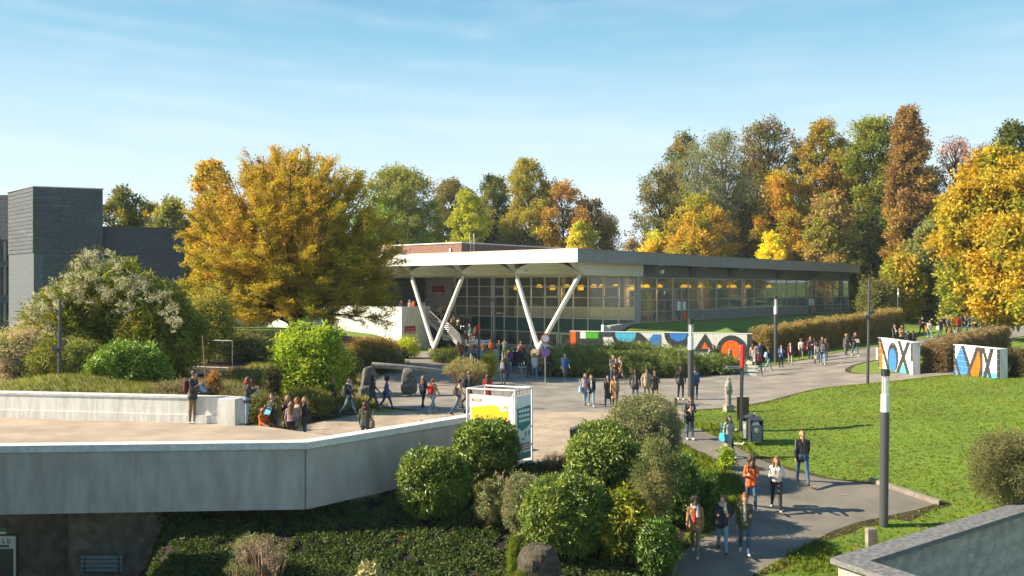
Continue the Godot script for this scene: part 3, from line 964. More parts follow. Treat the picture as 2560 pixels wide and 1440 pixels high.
func make_terrace() -> void:
	var a := Vector2(-30, 24.62)
	var b := Vector2(-6, 26.3)
	var c := Vector2(-1.1, 32.1)
	var deck := MB.new()
	deck.poly(PackedVector2Array([a + Vector2(0, 0.2), b + Vector2(0, 0.2), Vector2(-4.95, 27.65), Vector2(-5.63, 28.16), Vector2(-8.65, 30.4), Vector2(-9.4, 31.0), Vector2(-30, 34.6)]), Transform3D(Basis(Vector3(1, 0, 0), Vector3(0, 0, -1), Vector3(0, 1, 0)), Vector3(0, 0.7, 0)), 0.47)
	var dk := setting("terrace_floor", deck.mesh(), M.aggregate)
	for k in 6:
		var n := Vector2(0.61, 0.79) * (k * 0.3)
		prism(dk, "step", [Vector2(-5.1, 27.75) + n * 0.9, Vector2(-8.65, 30.4) + n, Vector2(-8.65, 30.4) + n + Vector2(0.183, 0.237), Vector2(-5.1, 27.75) + n * 0.9 + Vector2(0.18, 0.23)], -0.1, 1.0 - k * 0.17, M.aggregate)
	var p := thing("near_parapet", "long grey concrete bridge parapet with a white coping, angled at its corner", "parapet")
	wall_run(p, "wall_panel", a, b + Vector2(-0.06, -0.003), -0.67, 0.764, 0.0, 0.3, M.concrete, 5.2)
	wall_run(p, "wall_panel", a, b + Vector2(-0.06, -0.003), 0.765, 1.1, -0.012, 0.3, M.concrete, 5.2)
	wall_run(p, "wall_panel", b, c, -0.67, 0.764, 0.0, 0.3, M.concrete, 0.0)
	wall_run(p, "wall_panel", b, c, 0.765, 1.1, -0.012, 0.3, M.concrete, 0.0)
	var d1 := (b - a).normalized()
	var d2 := (c - b).normalized()
	var n1 := Vector2(-d1.y, d1.x)
	var n2 := Vector2(-d2.y, d2.x)
	var mid := (n1 + n2).normalized()
	var k2 := 1.0 / mid.dot(n1)
	for k in 6:
		var s0 := a.lerp(b, k / 6.0)
		var s1 := a.lerp(b, (k + 1) / 6.0)
		var e0 := s0 + d1 * 0.003
		var f1 := s1 - n1 * 0.07 if k < 5 else b - mid * 0.07 * k2
		var g1 := s1 + n1 * 0.42 if k < 5 else b + mid * 0.42 * k2
		prism(p, "coping_stone", [e0 - n1 * 0.07, f1, g1, e0 + n1 * 0.42], 1.105, 1.3, M.coping)
	for k in 2:
		var s0 := b.lerp(c, k / 2.0)
		var s1 := b.lerp(c, (k + 1) / 2.0)
		prism(p, "coping_stone", [(s0 + d2 * 0.004 - n2 * 0.07) if k else (b + d2 * 0.004 - mid * 0.07 * k2), s1 - n2 * 0.07, s1 + n2 * 0.42, (s0 + d2 * 0.004 + n2 * 0.42) if k else (b + d2 * 0.004 + mid * 0.42 * k2)], 1.105, 1.3, M.coping)
	# slab edge under the plaza behind the slanting part
	wall_run(p, "backing_wall", b + n2 * 0.31, c + n2 * 0.31, -0.6, -0.06, 0.0, 0.4, M.concrete)
	# far parapet of the terrace
	p = thing("far_parapet", "low white plastered parapet along the back of the terrace, ending in a block", "parapet")
	var fa := Vector2(-30, 34.3)
	var fb := Vector2(-9.85, 30.68)
	wall_run(p, "wall_panel", fa, fb, 1.2, 2.0, 0.0, 0.42, M.paint, 4.0)
	wall_run(p, "coping_stone", fa, fb, 2.005, 2.075, -0.03, 0.46, M.coping, 6.7)
	wall_run(p, "plinth_block", fa, fb, 1.17, 1.45, -0.05, -0.004, M.paint, 0.95)
	prism(p, "end_block", [Vector2(-9.95, 30.42), Vector2(-9.33, 30.3), Vector2(-9.2, 30.95), Vector2(-9.82, 31.2)], 1.16, 2.06, M.paint)
	# abutment below the bridge
	p = thing("abutment_wall", "brown exposed-pebble abutment wall under the concrete bridge", "wall")
	prism(p, "wall", [Vector2(-13.3, 27.0), Vector2(-7.6, 27.2), Vector2(-6.6, 29.6), Vector2(-13.3, 29.6)], -3.3, -0.68, M.pebbled)
	prism(p, "wall", [Vector2(-30, 27.6), Vector2(-13.32, 27.8), Vector2(-13.32, 29.6), Vector2(-30, 29.6)], -3.3, -0.68, M.pebbled)
	p = thing("wing_wall", "concrete wing wall beside the bridge just beyond the left edge of the view", "wall")
	wall_run(p, "wall_panel", Vector2(-15.6, 15.0), Vector2(-15.6, 24.8), -3.3, 3.8, 0.0, 0.35, M.concrete, 3.2)
	# L-shaped wall at the lower right corner
	p = thing("corner_wall", "low corner wall with speckled grey stone coping at the lower right", "wall")
	var q0 := Vector2(7.6, 21.5)
	var q1 := Vector2(21.0, 31.4)
	var q2 := Vector2(10.9, 15.4)
	var u1 := (q1 - q0).normalized()
	var u2 := (q2 - q0).normalized()
	var in1 := Vector2(u1.y, -u1.x)
	var in2 := Vector2(-u2.y, u2.x)
	if in1.dot(u2) < 0.0:
		in1 = -in1
	if in2.dot(u1) < 0.0:
		in2 = -in2
	var dg := (u1 + u2) * (0.68 / absf(u1.cross(u2)))
	var dq := dg * 0.2
	var dr := dg * 0.82
	prism(p, "wall", [q0 + dq, q1 + in1 * 0.11, q1 + in1 * 0.45, q0 + dr], -6.2, -0.79, M.render_wall)
	prism(p, "wall", [q0 + dq, q0 + dr, q2 + in2 * 0.45, q2 + in2 * 0.11], -6.2, -0.795, M.render_wall)
	for k in 5:
		var t0 := k / 5.0
		var t1 := (k + 1) / 5.0
		var i0 := q0 + dg if k == 0 else q0.lerp(q1, t0) + in1 * 0.68
		var off := u1 * (0.0 if k == 0 else 0.006)
		prism(p, "coping_stone", [q0.lerp(q1, t0) + off, q0.lerp(q1, t1), q0.lerp(q1, t1) + in1 * 0.68, i0 + off], -0.78, -0.65, M.speckled)
	for k in 3:
		var t0 := k / 3.0
		var t1 := (k + 1) / 3.0
		var i0 := q0 + dg if k == 0 else q0.lerp(q2, t0) + in2 * 0.68
		var off := u2 * 0.006
		prism(p, "coping_stone", [q0.lerp(q2, t0) + off, q0.lerp(q2, t1), q0.lerp(q2, t1) + in2 * 0.68, i0 + off], -0.78, -0.652, M.speckled)
	var b2 := MB.new()
	b2.tube(PackedVector3Array([Vector3(7.75, -1.0, -20.6), Vector3(7.35, -1.02, -20.9), Vector3(7.3, -1.03, -21.1), Vector3(7.5, -1.03, -21.25)]), PackedFloat32Array([0.03, 0.03, 0.03, 0.03]), 7)
	part(p, "handrail", b2.mesh(), M.steel)
	# kerb beside the path
	var k0 := on(2175, 1206)
	var k1 := on(2350, 1264)
	p = thing("kerb_block", "pale concrete kerb edging the widened path beside the lawn", "kerb")
	for i in 3:
		var m := MB.new()
		var s0 := k0.lerp(k1, i / 3.0 + 0.003)
		var s1 := k0.lerp(k1, (i + 1) / 3.0 - 0.003)
		m.bar(s0 + Vector3(0, 0.04, 0), s1 + Vector3(0, 0.04, 0), 0.17, 0.26)
		part(p, "kerb_stone", m.mesh(), M.kerb)

# ---------------------------------------------------------------- tiled murals
func tiles(o: Node3D, shape: PackedVector2Array, cell: float, t: Transform3D, proud: float, mt: Material) -> void:
	var lo := shape[0]
	var hi := shape[0]
	for q in shape:
		lo = lo.min(q)
		hi = hi.max(q)
	for j in range(int(floor(lo.y / cell)), int(ceil(hi.y / cell))):
		for i in range(int(floor(lo.x / cell)), int(ceil(hi.x / cell))):
			var g := 0.008
			var sq := PackedVector2Array([Vector2(i * cell + g, j * cell + g), Vector2((i + 1) * cell - g, j * cell + g), Vector2((i + 1) * cell - g, (j + 1) * cell - g), Vector2(i * cell + g, (j + 1) * cell - g)])
			for pc in Geometry2D.intersect_polygons(sq, shape):
				if pc.size() < 3 or Geometry2D.is_polygon_clockwise(pc):
					continue
				var m := MB.new()
				m.poly(pc, t, proud)
				part(o, "tile", m.mesh(), mt)

func stripe(a: Vector2, b: Vector2, w: float) -> PackedVector2Array:  # slanting band with level ends
	return PackedVector2Array([a + Vector2(-w, 0), a + Vector2(w, 0), b + Vector2(w, 0), b + Vector2(-w, 0)])

func oval(c: Vector2, rx: float, ry: float, a0 := 0.0, a1 := TAU, n := 28) -> PackedVector2Array:
	var o := PackedVector2Array()
	for i in n:
		var a := a0 + (a1 - a0) * i / (n - (0.0 if is_equal_approx(a1 - a0, TAU) else 1.0))
		o.append(c + Vector2(cos(a) * rx, sin(a) * ry))
	return o

func mural(called: String, label: String, p0: Vector2, p1: Vector2, y0: float, y1: float, thick: float, shapes: Array) -> void:
	# p0 -> p1 is the painted face from its left end to its right end as seen from the front; shapes in shares of its width and height
	var o := thing(called, label, "mural wall", Vector3(p0.x, y0, -p0.y))
	var dir := Vector3(p1.x - p0.x, 0, -(p1.y - p0.y))
	var ln := dir.length()
	dir = dir.normalized()
	var out := dir.cross(Vector3.UP)
	var bs := Basis(dir, Vector3.UP, out)
	var h := y1 - y0
	var m := MB.new()
	m.box(bs * Vector3(ln / 2, h / 2 - 0.25, -thick / 2), Vector3(ln, h + 0.5, thick), bs)
	part(o, "wall", m.mesh(), M.paint)
	m = MB.new()
	m.box(bs * Vector3(ln / 2, h + 0.012, -thick / 2), Vector3(ln + 0.04, 0.02, thick + 0.04), bs)
	part(o, "coping", m.mesh(), M.white)
	var frame := PackedVector2Array([Vector2(0.01, -0.1), Vector2(ln - 0.01, -0.1), Vector2(ln - 0.01, h - 0.01), Vector2(0.01, h - 0.01)])
	var lift := 0.008
	for s in shapes:
		var q := PackedVector2Array()
		for a in s[1]:
			q.append(Vector2(a.x * ln, a.y * h))
		for pc in Geometry2D.intersect_polygons(q, frame):
			tiles(o, pc, s[2], Transform3D(bs, bs.z * 0.001), lift, s[0])
		lift += 0.004

func shares(pts: Array, x0: float, x1: float, yt: float, yb: float) -> PackedVector2Array:
	var o := PackedVector2Array()
	for q in pts:
		o.append(Vector2((q[0] - x0) / (x1 - x0), (yb - q[1]) / (yb - yt)))
	return o

func make_murals() -> void:
	var f := func(pts): return shares(pts, 445, 840, 810, 1190)
	mural("mural_panel", "white mural panel with blue oval, orange wedge and dark crossing bands by the hedge", Vector2(23.2, 57.0), Vector2(23.16, 52.0), 0.77, 2.64, 0.42, [
		[M.slate, f.call([[445, 800], [462, 800], [462, 1200], [445, 1200]]), 0.4],
		[M.orange, f.call([[462, 850], [500, 950], [500, 1200], [462, 1200]]), 0.42],
		[M.slate, f.call([[452, 800], [480, 800], [590, 1200], [556, 1200]]), 0.4],
		[M.slate, oval(Vector2(0.448, 0.44), 0.157, 0.47), 0.4],
		[M.blue, oval(Vector2(0.443, 0.33), 0.114, 0.40), 0.42],
		[M.sky_blue, f.call([[745, 1060], [795, 1200], [695, 1200]]), 0.8],
		[M.slate, f.call([[676, 800], [704, 800], [812, 1200], [782, 1200]]), 0.4],
		[M.slate, f.call([[786, 800], [818, 800], [690, 1200], [660, 1200]]), 0.4],
		[M.slate, f.call([[824, 815], [839, 815], [839, 1030], [824, 1030]]), 0.4]])
	f = func(pts): return shares(pts, 1365, 1925, 905, 1300)
	mural("mural_panel", "white mural panel with an orange drop, blue diamonds and dark zigzag bands on the lawn", Vector2(23.8, 48.5), Vector2(24.4, 45.0), 0.72, 2.74, 0.42, [
		[M.slate, f.call([[1365, 900], [1388, 900], [1388, 1300], [1365, 1300]]), 0.3],
		[M.sky_blue, f.call([[1728, 1150], [1893, 1150], [1893, 1300], [1728, 1300]]), 0.8],
		[M.blue, f.call([[1465, 905], [1560, 1165], [1500, 1300], [1490, 1300], [1400, 1040]]), 0.3],
		[M.blue, f.call([[1388, 1120], [1435, 1300], [1388, 1300]]), 0.3],
		[M.slate, f.call([[1388, 1040], [1410, 1060], [1480, 1300], [1450, 1300], [1388, 1100]]), 0.3],
		[M.slate, f.call([[1468, 905], [1500, 905], [1610, 1180], [1580, 1220]]), 0.3],
		[M.slate, f.call([[1650, 905], [1735, 905], [1732, 1130], [1715, 1210], [1680, 1265], [1635, 1285], [1590, 1262], [1565, 1215], [1530, 1300], [1495, 1300]]), 0.3],
		[M.white, f.call([[1735, 960], [1800, 1100], [1735, 1150]]), 0.9],
		[M.slate, f.call([[1722, 905], [1748, 905], [1865, 1300], [1830, 1300]]), 0.3],
		[M.slate, f.call([[1822, 905], [1856, 905], [1740, 1300], [1705, 1300]]), 0.3],
		[M.orange, f.call([[1688, 935], [1706, 1030], [1703, 1120], [1684, 1190], [1642, 1235], [1606, 1218], [1590, 1165]]), 0.9],
		[M.slate, f.call([[1897, 905], [1926, 905], [1926, 1300], [1897, 1300]]), 0.3]])
	f = func(pts): return shares(pts, 150, 2880, 165, 520)
	var g := func(pts): return shares(pts, -1620, 742, 375, 680)
	mural("mural_wall", "long low mural retaining wall with tiled discs, triangles and bars behind the juniper mound", Vector2(4.5, 70.2), Vector2(17.6, 66.0), 0.55, 2.43, 0.5, [
		[M.slate, f.call([[150, 165], [860, 165], [800, 240], [670, 240], [670, 520], [150, 520]]), 0.45],
		[M.orange, f.call([[165, 160], [248, 160], [248, 520], [165, 520]]), 0.45],
		[M.white, f.call([[315, 160], [405, 160], [405, 268], [315, 268]]), 0.9],
		[M.green, f.call([[405, 160], [605, 160], [605, 268], [405, 268]]), 0.45],
		[M.slate, oval(Vector2((1022 - 150) / 2730.0, 0.96), 215.0 / 2730.0, 215.0 / 355.0), 0.5],
		[M.sky_blue, oval(Vector2((1022 - 150) / 2730.0, 0.96), 160.0 / 2730.0, 145.0 / 355.0), 0.45],
		[M.slate, f.call([[1185, 185], [1260, 185], [1420, 330], [1420, 520], [1330, 520], [1230, 300]]), 0.5],
		[M.blue, f.call([[1375, 270], [1445, 190], [1548, 190], [1548, 420], [1480, 420]]), 0.45],
		[M.slate, oval(Vector2((1815 - 150) / 2730.0, 0.97), 205.0 / 2730.0, 205.0 / 355.0), 0.5],
		[M.blue, oval(Vector2((1815 - 150) / 2730.0, 0.97), 130.0 / 2730.0, 110.0 / 355.0), 0.45],
		[M.slate, g.call([[160, 380], [300, 600], [10, 600]]), 0.5],
		[M.orange, g.call([[160, 480], [205, 560], [115, 560]]), 0.9],
		[M.slate, oval(Vector2((490.0 + 1620) / 2362, 0.30), 190.0 / 2362.0, 0.64), 0.5],
		[M.orange, oval(Vector2((490.0 + 1620) / 2362, 0.28), 130.0 / 2362.0, 0.46), 0.4],
		[M.slate, g.call([[682, 375], [742, 375], [742, 680], [682, 680]]), 0.5]])
	# stepped planter wall between the mural and the glass corner
	var o := thing("planter_wall", "stepped grey concrete planter wall at the foot of the glass corner", "wall")
	prism(o, "wall", [Vector2(7.1, 70.0), Vector2(7.6, 69.8), Vector2(11.1, 78.6), Vector2(10.6, 78.8)], 0, 2.85, M.concrete)
	prism(o, "wall", [Vector2(6.3, 71.6), Vector2(7.2, 71.0), Vector2(9.9, 78.0), Vector2(9.2, 78.4)], 0, 2.2, M.concrete)
	prism(o, "white_end", [Vector2(6.9, 69.6), Vector2(7.05, 69.5), Vector2(7.15, 69.9), Vector2(7.0, 70.0)], 1.9, 2.95, M.white)

# ---------------------------------------------------------------- foliage
class Leaves:
	var b := PackedFloat32Array()
	func add(p: Vector3, m: Basis, c: Color) -> void:
		b.append_array(PackedFloat32Array([m.x.x, m.y.x, m.z.x, p.x, m.x.y, m.y.y, m.z.y, p.y, m.x.z, m.y.z, m.z.z, p.z, c.r, c.g, c.b, 1.0]))

var turns: Array[Basis] = []
var sprig := {}
func sprig_mesh(count: int, ln: float, wd: float, flat: float, up: float, sd: int) -> ArrayMesh:  # leaves spread through a ball of radius 1
	var r := RandomNumberGenerator.new()
	r.seed = sd
	var m := MB.new()
	for i in count:
		var p := Vector3(r.randfn(), r.randfn() * flat, r.randfn()).limit_length(2.2) * 0.45
		var dir := (Vector3(r.randfn(), r.randfn() * flat + up, r.randfn()) + p * 0.6).normalized()
		var s := dir.cross(Vector3(r.randfn(), r.randfn(), r.randfn())).normalized()
		var l := ln * r.randf_range(0.7, 1.25)
		var nn := s.cross(dir)
		var w := s * wd * r.randf_range(0.75, 1.2) * 0.5
		var mid := p + dir * l * 0.45
		var k := m.v.size()
		var tip := p + dir * l - nn * l * 0.12
		for q in [p, mid + w + nn * wd * 0.12, tip, mid - w + nn * wd * 0.12]:
			m.v.append(q)
		for q in [nn, (nn - s * 0.3).normalized(), nn, (nn + s * 0.3).normalized()]:
			m.n.append(q)
		m.ix.append_array(PackedInt32Array([k, k + 2, k + 1, k, k + 3, k + 2]))
	return m.mesh()

func needle_mesh(count: int, sd: int) -> ArrayMesh:  # feathery sprays, longer than wide
	var r := RandomNumberGenerator.new()
	r.seed = sd
	var m := MB.new()
	for i in count:
		var dir := Vector3(r.randfn() * 0.8, 0.55 + r.randf() * 0.5, r.randfn() * 0.8).normalized()
		var p := Vector3(r.randfn(), r.randfn() * 0.6, r.randfn()) * 0.3
		var s := dir.cross(Vector3(r.randfn(), r.randfn(), r.randfn())).normalized()
		var l := r.randf_range(0.5, 0.95)
		var k := m.v.size()
		var nn := s.cross(dir)
		for q in [p - s * 0.035, p + s * 0.035, p + dir * l * 0.6 + s * 0.05 + nn * 0.02, p + dir * l, p + dir * l * 0.6 - s * 0.05 + nn * 0.02]:
			m.v.append(q)
			m.n.append(nn)
		m.ix.append_array(PackedInt32Array([k, k + 2, k + 1, k, k + 4, k + 2, k + 4, k + 3, k + 2]))
	return m.mesh()

func blade_mesh(count: int, sd: int, lean := 0.45) -> ArrayMesh:  # a tuft of grass, 1 high
	var r := RandomNumberGenerator.new()
	r.seed = sd
	var m := MB.new()
	for i in count:
		var a := r.randf() * TAU
		var o := Vector3(cos(a), 0, sin(a))
		var p := o * r.randf() * 0.35
		var s := Vector3(-o.z, 0, o.x) * 0.045
		var h := r.randf_range(0.55, 1.05)
		var k := m.v.size()
		var nn := (o + Vector3(0, 0.7, 0)).normalized()
		for q in [p - s, p + s, p + o * lean * 0.35 * h + Vector3(0, h * 0.6, 0) + s * 0.8, p + o * lean * 0.35 * h + Vector3(0, h * 0.6, 0) - s * 0.8, p + o * lean * h + Vector3(0, h, 0)]:
			m.v.append(q)
			m.n.append(nn)
		m.ix.append_array(PackedInt32Array([k, k + 1, k + 2, k, k + 2, k + 3, k + 3, k + 2, k + 4]))
	return m.mesh()

func make_sprigs() -> void:
	for i in 64:
		turns.append(Basis.from_euler(Vector3(rng.randf() * TAU, rng.randf() * TAU, rng.randf() * TAU)))
	sprig.broad = sprig_mesh(13, 0.62, 0.42, 0.8, 0.1, 1)
	sprig.fine = sprig_mesh(18, 0.42, 0.24, 0.7, 0.15, 2)
	sprig.spray = sprig_mesh(16, 0.5, 0.26, 0.3, 0.1, 3)
	sprig.laurel = sprig_mesh(8, 0.95, 0.42, 0.9, 0.35, 4)
	sprig.needle = needle_mesh(16, 5)
	sprig.blade = blade_mesh(7, 6)
	sprig.reed = blade_mesh(12, 7, 0.6)
	sprig.puff = sprig_mesh(9, 0.7, 0.6, 1.0, 0.0, 8)
	sprig.ivy = sprig_mesh(5, 0.75, 0.75, 0.35, 0.5, 9)

func scatter(o: Node3D, called: String, l: Leaves, m: Mesh, mt: Material) -> MultiMeshInstance3D:
	var mm := MultiMesh.new()
	mm.transform_format = MultiMesh.TRANSFORM_3D
	mm.use_colors = true
	mm.mesh = m
	mm.instance_count = l.b.size() / 16
	mm.buffer = l.b
	var i := MultiMeshInstance3D.new()
	i.name = called
	i.multimesh = mm
	i.material_override = mt
	o.add_child(i, true)
	i.set_meta("kind", "stuff")
	return i

func shade_of(pal: Array, r: RandomNumberGenerator, pick: float) -> Color:
	var k := clampf(pick, 0.0, 0.999) * pal.size()
	var c: Color = pal[int(k)]
	var e: Color = pal[mini(int(k) + 1, pal.size() - 1)]
	c = c.lerp(e, k - int(k))
	var w := r.randf_range(0.7, 1.25) * 1.55
	if c.r > c.g * 1.05:
		return Color(c.r * w * r.randf_range(0.86, 1.08), c.g * w * 1.17, c.b * w * 1.8)
	return Color(c.r * w * r.randf_range(0.95, 1.3), c.g * w, c.b * w)

func ball(r: RandomNumberGenerator) -> Vector3:
	return Vector3(r.randfn(), r.randfn(), r.randfn()).normalized()

# one tree: tapered trunk with a limb to every clump of the crown
func tree(called: String, label: String, base: Vector3, h: float, w: float, pal: Array, opt := {}) -> Node3D:
	var r := RandomNumberGenerator.new()
	r.seed = hash(label) % 100000
	var o := thing(called, label, "tree", base, 0, opt.get("group", ""))
	var t0: float = opt.get("from", 0.25)
	var lobes: int = int(opt.get("lobes", 34) * 1.45)
	var lr: float = opt.get("lobe", w * 0.15)
	var per: int = int(opt.get("per", 52) * 1.08)
	var size: float = opt.get("size", 0.53)
	var flare: float = opt.get("peak", 0.55)
	var tr := h * 0.014 + 0.06
	var tm := MB.new()
	var axis := PackedVector3Array()
	var rad := PackedFloat32Array()
	for i in 9:
		var t := i / 8.0
		axis.append(Vector3(sin(t * 4.0 + r.randf()) * 0.02 * h * t + opt.get("lean", 0.0) * h * t, h * 0.92 * t - (0.3 if i == 0 else 0.0), r.randfn() * 0.012 * h * t))
		rad.append(tr * (1.25 if i == 0 else 1.0 - 0.88 * t))
	tm.tube(axis, rad, 8)
	var lv := Leaves.new()
	for i in lobes:
		var t := t0 + (1.0 - t0) * (i + r.randf()) / lobes
		var e := (t - t0) / (1.0 - t0)
		var env := sqrt(maxf(0.0, 1.0 - pow((e - flare) / (flare if e < flare else 1.0 - flare), 2.0)))
		env = lerpf(env, 1.0, 0.12)
		var a := i * 2.39996 + r.randf() * 0.8
		var q := sqrt(r.randf_range(0.12, 1.0)) * maxf(0.0, w * 0.5 * env - lr * 0.5)
		var ax := axis[clampi(int(t * 8.0), 0, 7)]
		var c := Vector3(ax.x + cos(a) * q, h * t - lr * 0.5 * e, ax.z + sin(a) * q * 0.9)
		var l := lr * r.randf_range(0.65, 1.2) * lerpf(1.0, 0.75, absf(e - 0.5) * 2.0)
		var from := Vector3(ax.x * 0.7, maxf(h * 0.12, c.y - q * 1.1 - l), ax.z * 0.7)
		tm.tube(PackedVector3Array([from, from.lerp(c, 0.5) + Vector3(0, -q * 0.08, 0), c, c + (c - from).normalized() * l * 0.6]), PackedFloat32Array([tr * 0.34, tr * 0.22, tr * 0.12, tr * 0.03]), 5, false)
		var tone := r.randf()
		var topc: float = opt.get("top", 0.0)
		if topc != 0.0:
			tone = clampf(tone * 0.4 + e * topc + (0.0 if topc > 0.0 else 0.9), 0.0, 1.0)
		for k in int(per * (l / lr) * (l / lr)):
			var dir := ball(r)
			if dir.y < -0.3 and r.randf() < 0.6:
				dir.y = -dir.y
			var p := c + dir * l * Vector3(1.15, 0.85, 1.15) * (r.randf_range(0.3, 1.0) if r.randf() < 0.86 else r.randf_range(1.0, 1.45))
			lv.add(p, turns[r.randi() % 64].scaled(Vector3.ONE * size * r.randf_range(0.65, 1.2)), shade_of(pal, r, tone + r.randfn() * 0.12))
	part(o, "trunk", tm.mesh(), opt.get("bark", M.bark))
	scatter(o, "crown", lv, sprig[opt.get("leaf", "broad")], M.leaf)
	return o

# a dense bush: a bumpy rounded body of leaves on a few stems
func bush(called: String, label: String, base: Vector3, w: float, h: float, dp: float, pal: Array, opt := {}) -> Node3D:
	var r := RandomNumberGenerator.new()
	r.seed = hash(label) % 100000
	var o := thing(called, label, opt.get("category", "shrub"), base, opt.get("turn", 0.0), opt.get("group", ""))
	var size: float = opt.get("size", 0.16)
	var power: float = opt.get("power", 2.4)
	var loose: float = opt.get("loose", 0.08)
	var lift: float = opt.get("lift", 0.06)
	var n: int = opt.get("n", int(5.2 * (w * h + w * dp + h * dp) * 0.6 / (size * size)))
	var f := FastNoiseLite.new()
	f.seed = r.randi() % 1000
	f.frequency = 0.9 / maxf(0.3, minf(w, h) * 0.5)
	var lv := Leaves.new()
	var half := Vector3(w * 0.5, h * (1.0 - lift) * 0.5, dp * 0.5)
	var cen := Vector3(0, h * lift + half.y, 0)
	for i in n:
		var dir := ball(r)
		if dir.y < -0.55 and r.randf() < 0.5:
			dir.y = -dir.y
		var k := pow(pow(absf(dir.x), power) + pow(absf(dir.y), power) + pow(absf(dir.z), power), -1.0 / power)
		var bump: float = 1.0 + f.get_noise_3dv(dir * 1.7) * 0.22 * opt.get("bumpy", 1.0)
		var p: Vector3 = cen + dir * k * half * bump * (1.0 - absf(r.randfn()) * loose)
		if r.randf() < opt.get("spill", 0.05):
			p += dir * r.randf() * size * 2.0
		lv.add(p, turns[r.randi() % 64].scaled(Vector3.ONE * size * r.randf_range(0.7, 1.25)), shade_of(pal, r, 0.5 + f.get_noise_3dv(p * 1.3 / size * 0.16) * 0.9 + r.randfn() * 0.2))
	var sm := MB.new()
	for i in opt.get("stems", 5):
		var a := r.randf() * TAU
		var q := Vector3(cos(a) * half.x, 0, sin(a) * half.z) * 0.5
		sm.tube(PackedVector3Array([q * 0.25 + Vector3(0, -0.25, 0), q * 0.6 + Vector3(0, h * 0.35, 0), q * 1.2 + Vector3(0, h * 0.7, 0)]), PackedFloat32Array([0.035, 0.025, 0.012]), 5, false)
	part(o, "stem", sm.mesh(), M.bark)
	if opt.get("core", true):
		var cm := MB.new()
		var rings := 9
		for j in rings + 1:
			for i in 14:
				var ph := PI * j / rings
				var dir := Vector3(sin(ph) * cos(TAU * i / 14.0), cos(ph), sin(ph) * sin(TAU * i / 14.0))
				var k := pow(pow(absf(dir.x), power) + pow(absf(dir.y), power) + pow(absf(dir.z), power), -1.0 / power)
				cm.v.append(cen + dir * k * half * 0.74 * (1.0 + f.get_noise_3dv(dir * 1.7) * 0.22))
				cm.n.append(dir)
		for j in rings:
			for i in 14:
				var a := j * 14 + i
				var b := j * 14 + (i + 1) % 14
				cm.ix.append_array(PackedInt32Array([a, a + 14, b, b, a + 14, b + 14]))
		part(o, "inner_foliage", cm.mesh(), rough_inner(pal[1]))
	scatter(o, "foliage", lv, sprig[opt.get("leaf", "laurel")], M.gloss_leaf if opt.get("gloss", true) else M.leaf)
	return o

var inner := {}
func rough_inner(c: Color) -> Material:
	if not inner.has(c):
		inner[c] = rough_mat(lin(c.r, c.g, c.b), 0.5, 0.4, 1.0, 0.06, 1.0)
	return inner[c]

const GREEN := [Color(0.028, 0.055, 0.010), Color(0.045, 0.095, 0.014), Color(0.075, 0.15, 0.02)]
const LAUREL := [Color(0.032, 0.062, 0.010), Color(0.062, 0.11, 0.015), Color(0.13, 0.19, 0.03)]
const OLIVE := [Color(0.065, 0.075, 0.022), Color(0.12, 0.13, 0.03), Color(0.18, 0.17, 0.05)]
const GOLD := [Color(0.15, 0.13, 0.012), Color(0.36, 0.22, 0.016), Color(0.46, 0.235, 0.012), Color(0.42, 0.16, 0.014)]
const YELLOW := [Color(0.24, 0.22, 0.02), Color(0.52, 0.36, 0.02), Color(0.58, 0.34, 0.015)]
const RUST := [Color(0.15, 0.075, 0.02), Color(0.27, 0.12, 0.022), Color(0.36, 0.15, 0.03)]
const LIME := [Color(0.09, 0.17, 0.012), Color(0.15, 0.26, 0.02), Color(0.24, 0.33, 0.03)]
const MIXED := [Color(0.05, 0.09, 0.014), Color(0.10, 0.13, 0.02), Color(0.24, 0.19, 0.02), Color(0.33, 0.17, 0.02)]
const GREYGREEN := [Color(0.07, 0.095, 0.035), Color(0.12, 0.15, 0.06), Color(0.20, 0.22, 0.10)]

# tree given by where its top and its sides show from the camera
func seen_tree(called: String, label: String, px: float, top: float, wide: float, d: float, foot: float, pal: Array, opt := {}) -> Node3D:
	if foot > -50.0 and d > 103.0:  # clear of the restaurant, which reaches far back
		var k := 1.28 if px < 1600.0 else 1.16
		d *= k
		opt.size = opt.get("size", 0.53) * (k * 0.92)
		if opt.has("lobe"):
			opt.lobe *= k
	var w := at(px, top, d)
	var g := foot if foot > -50.0 else th(w.x, d)
	return tree(called, label, Vector3(w.x, g, -d), w.y - g, wide * d / FOC * (1.3 if px > 1600.0 else 1.12), pal, opt)

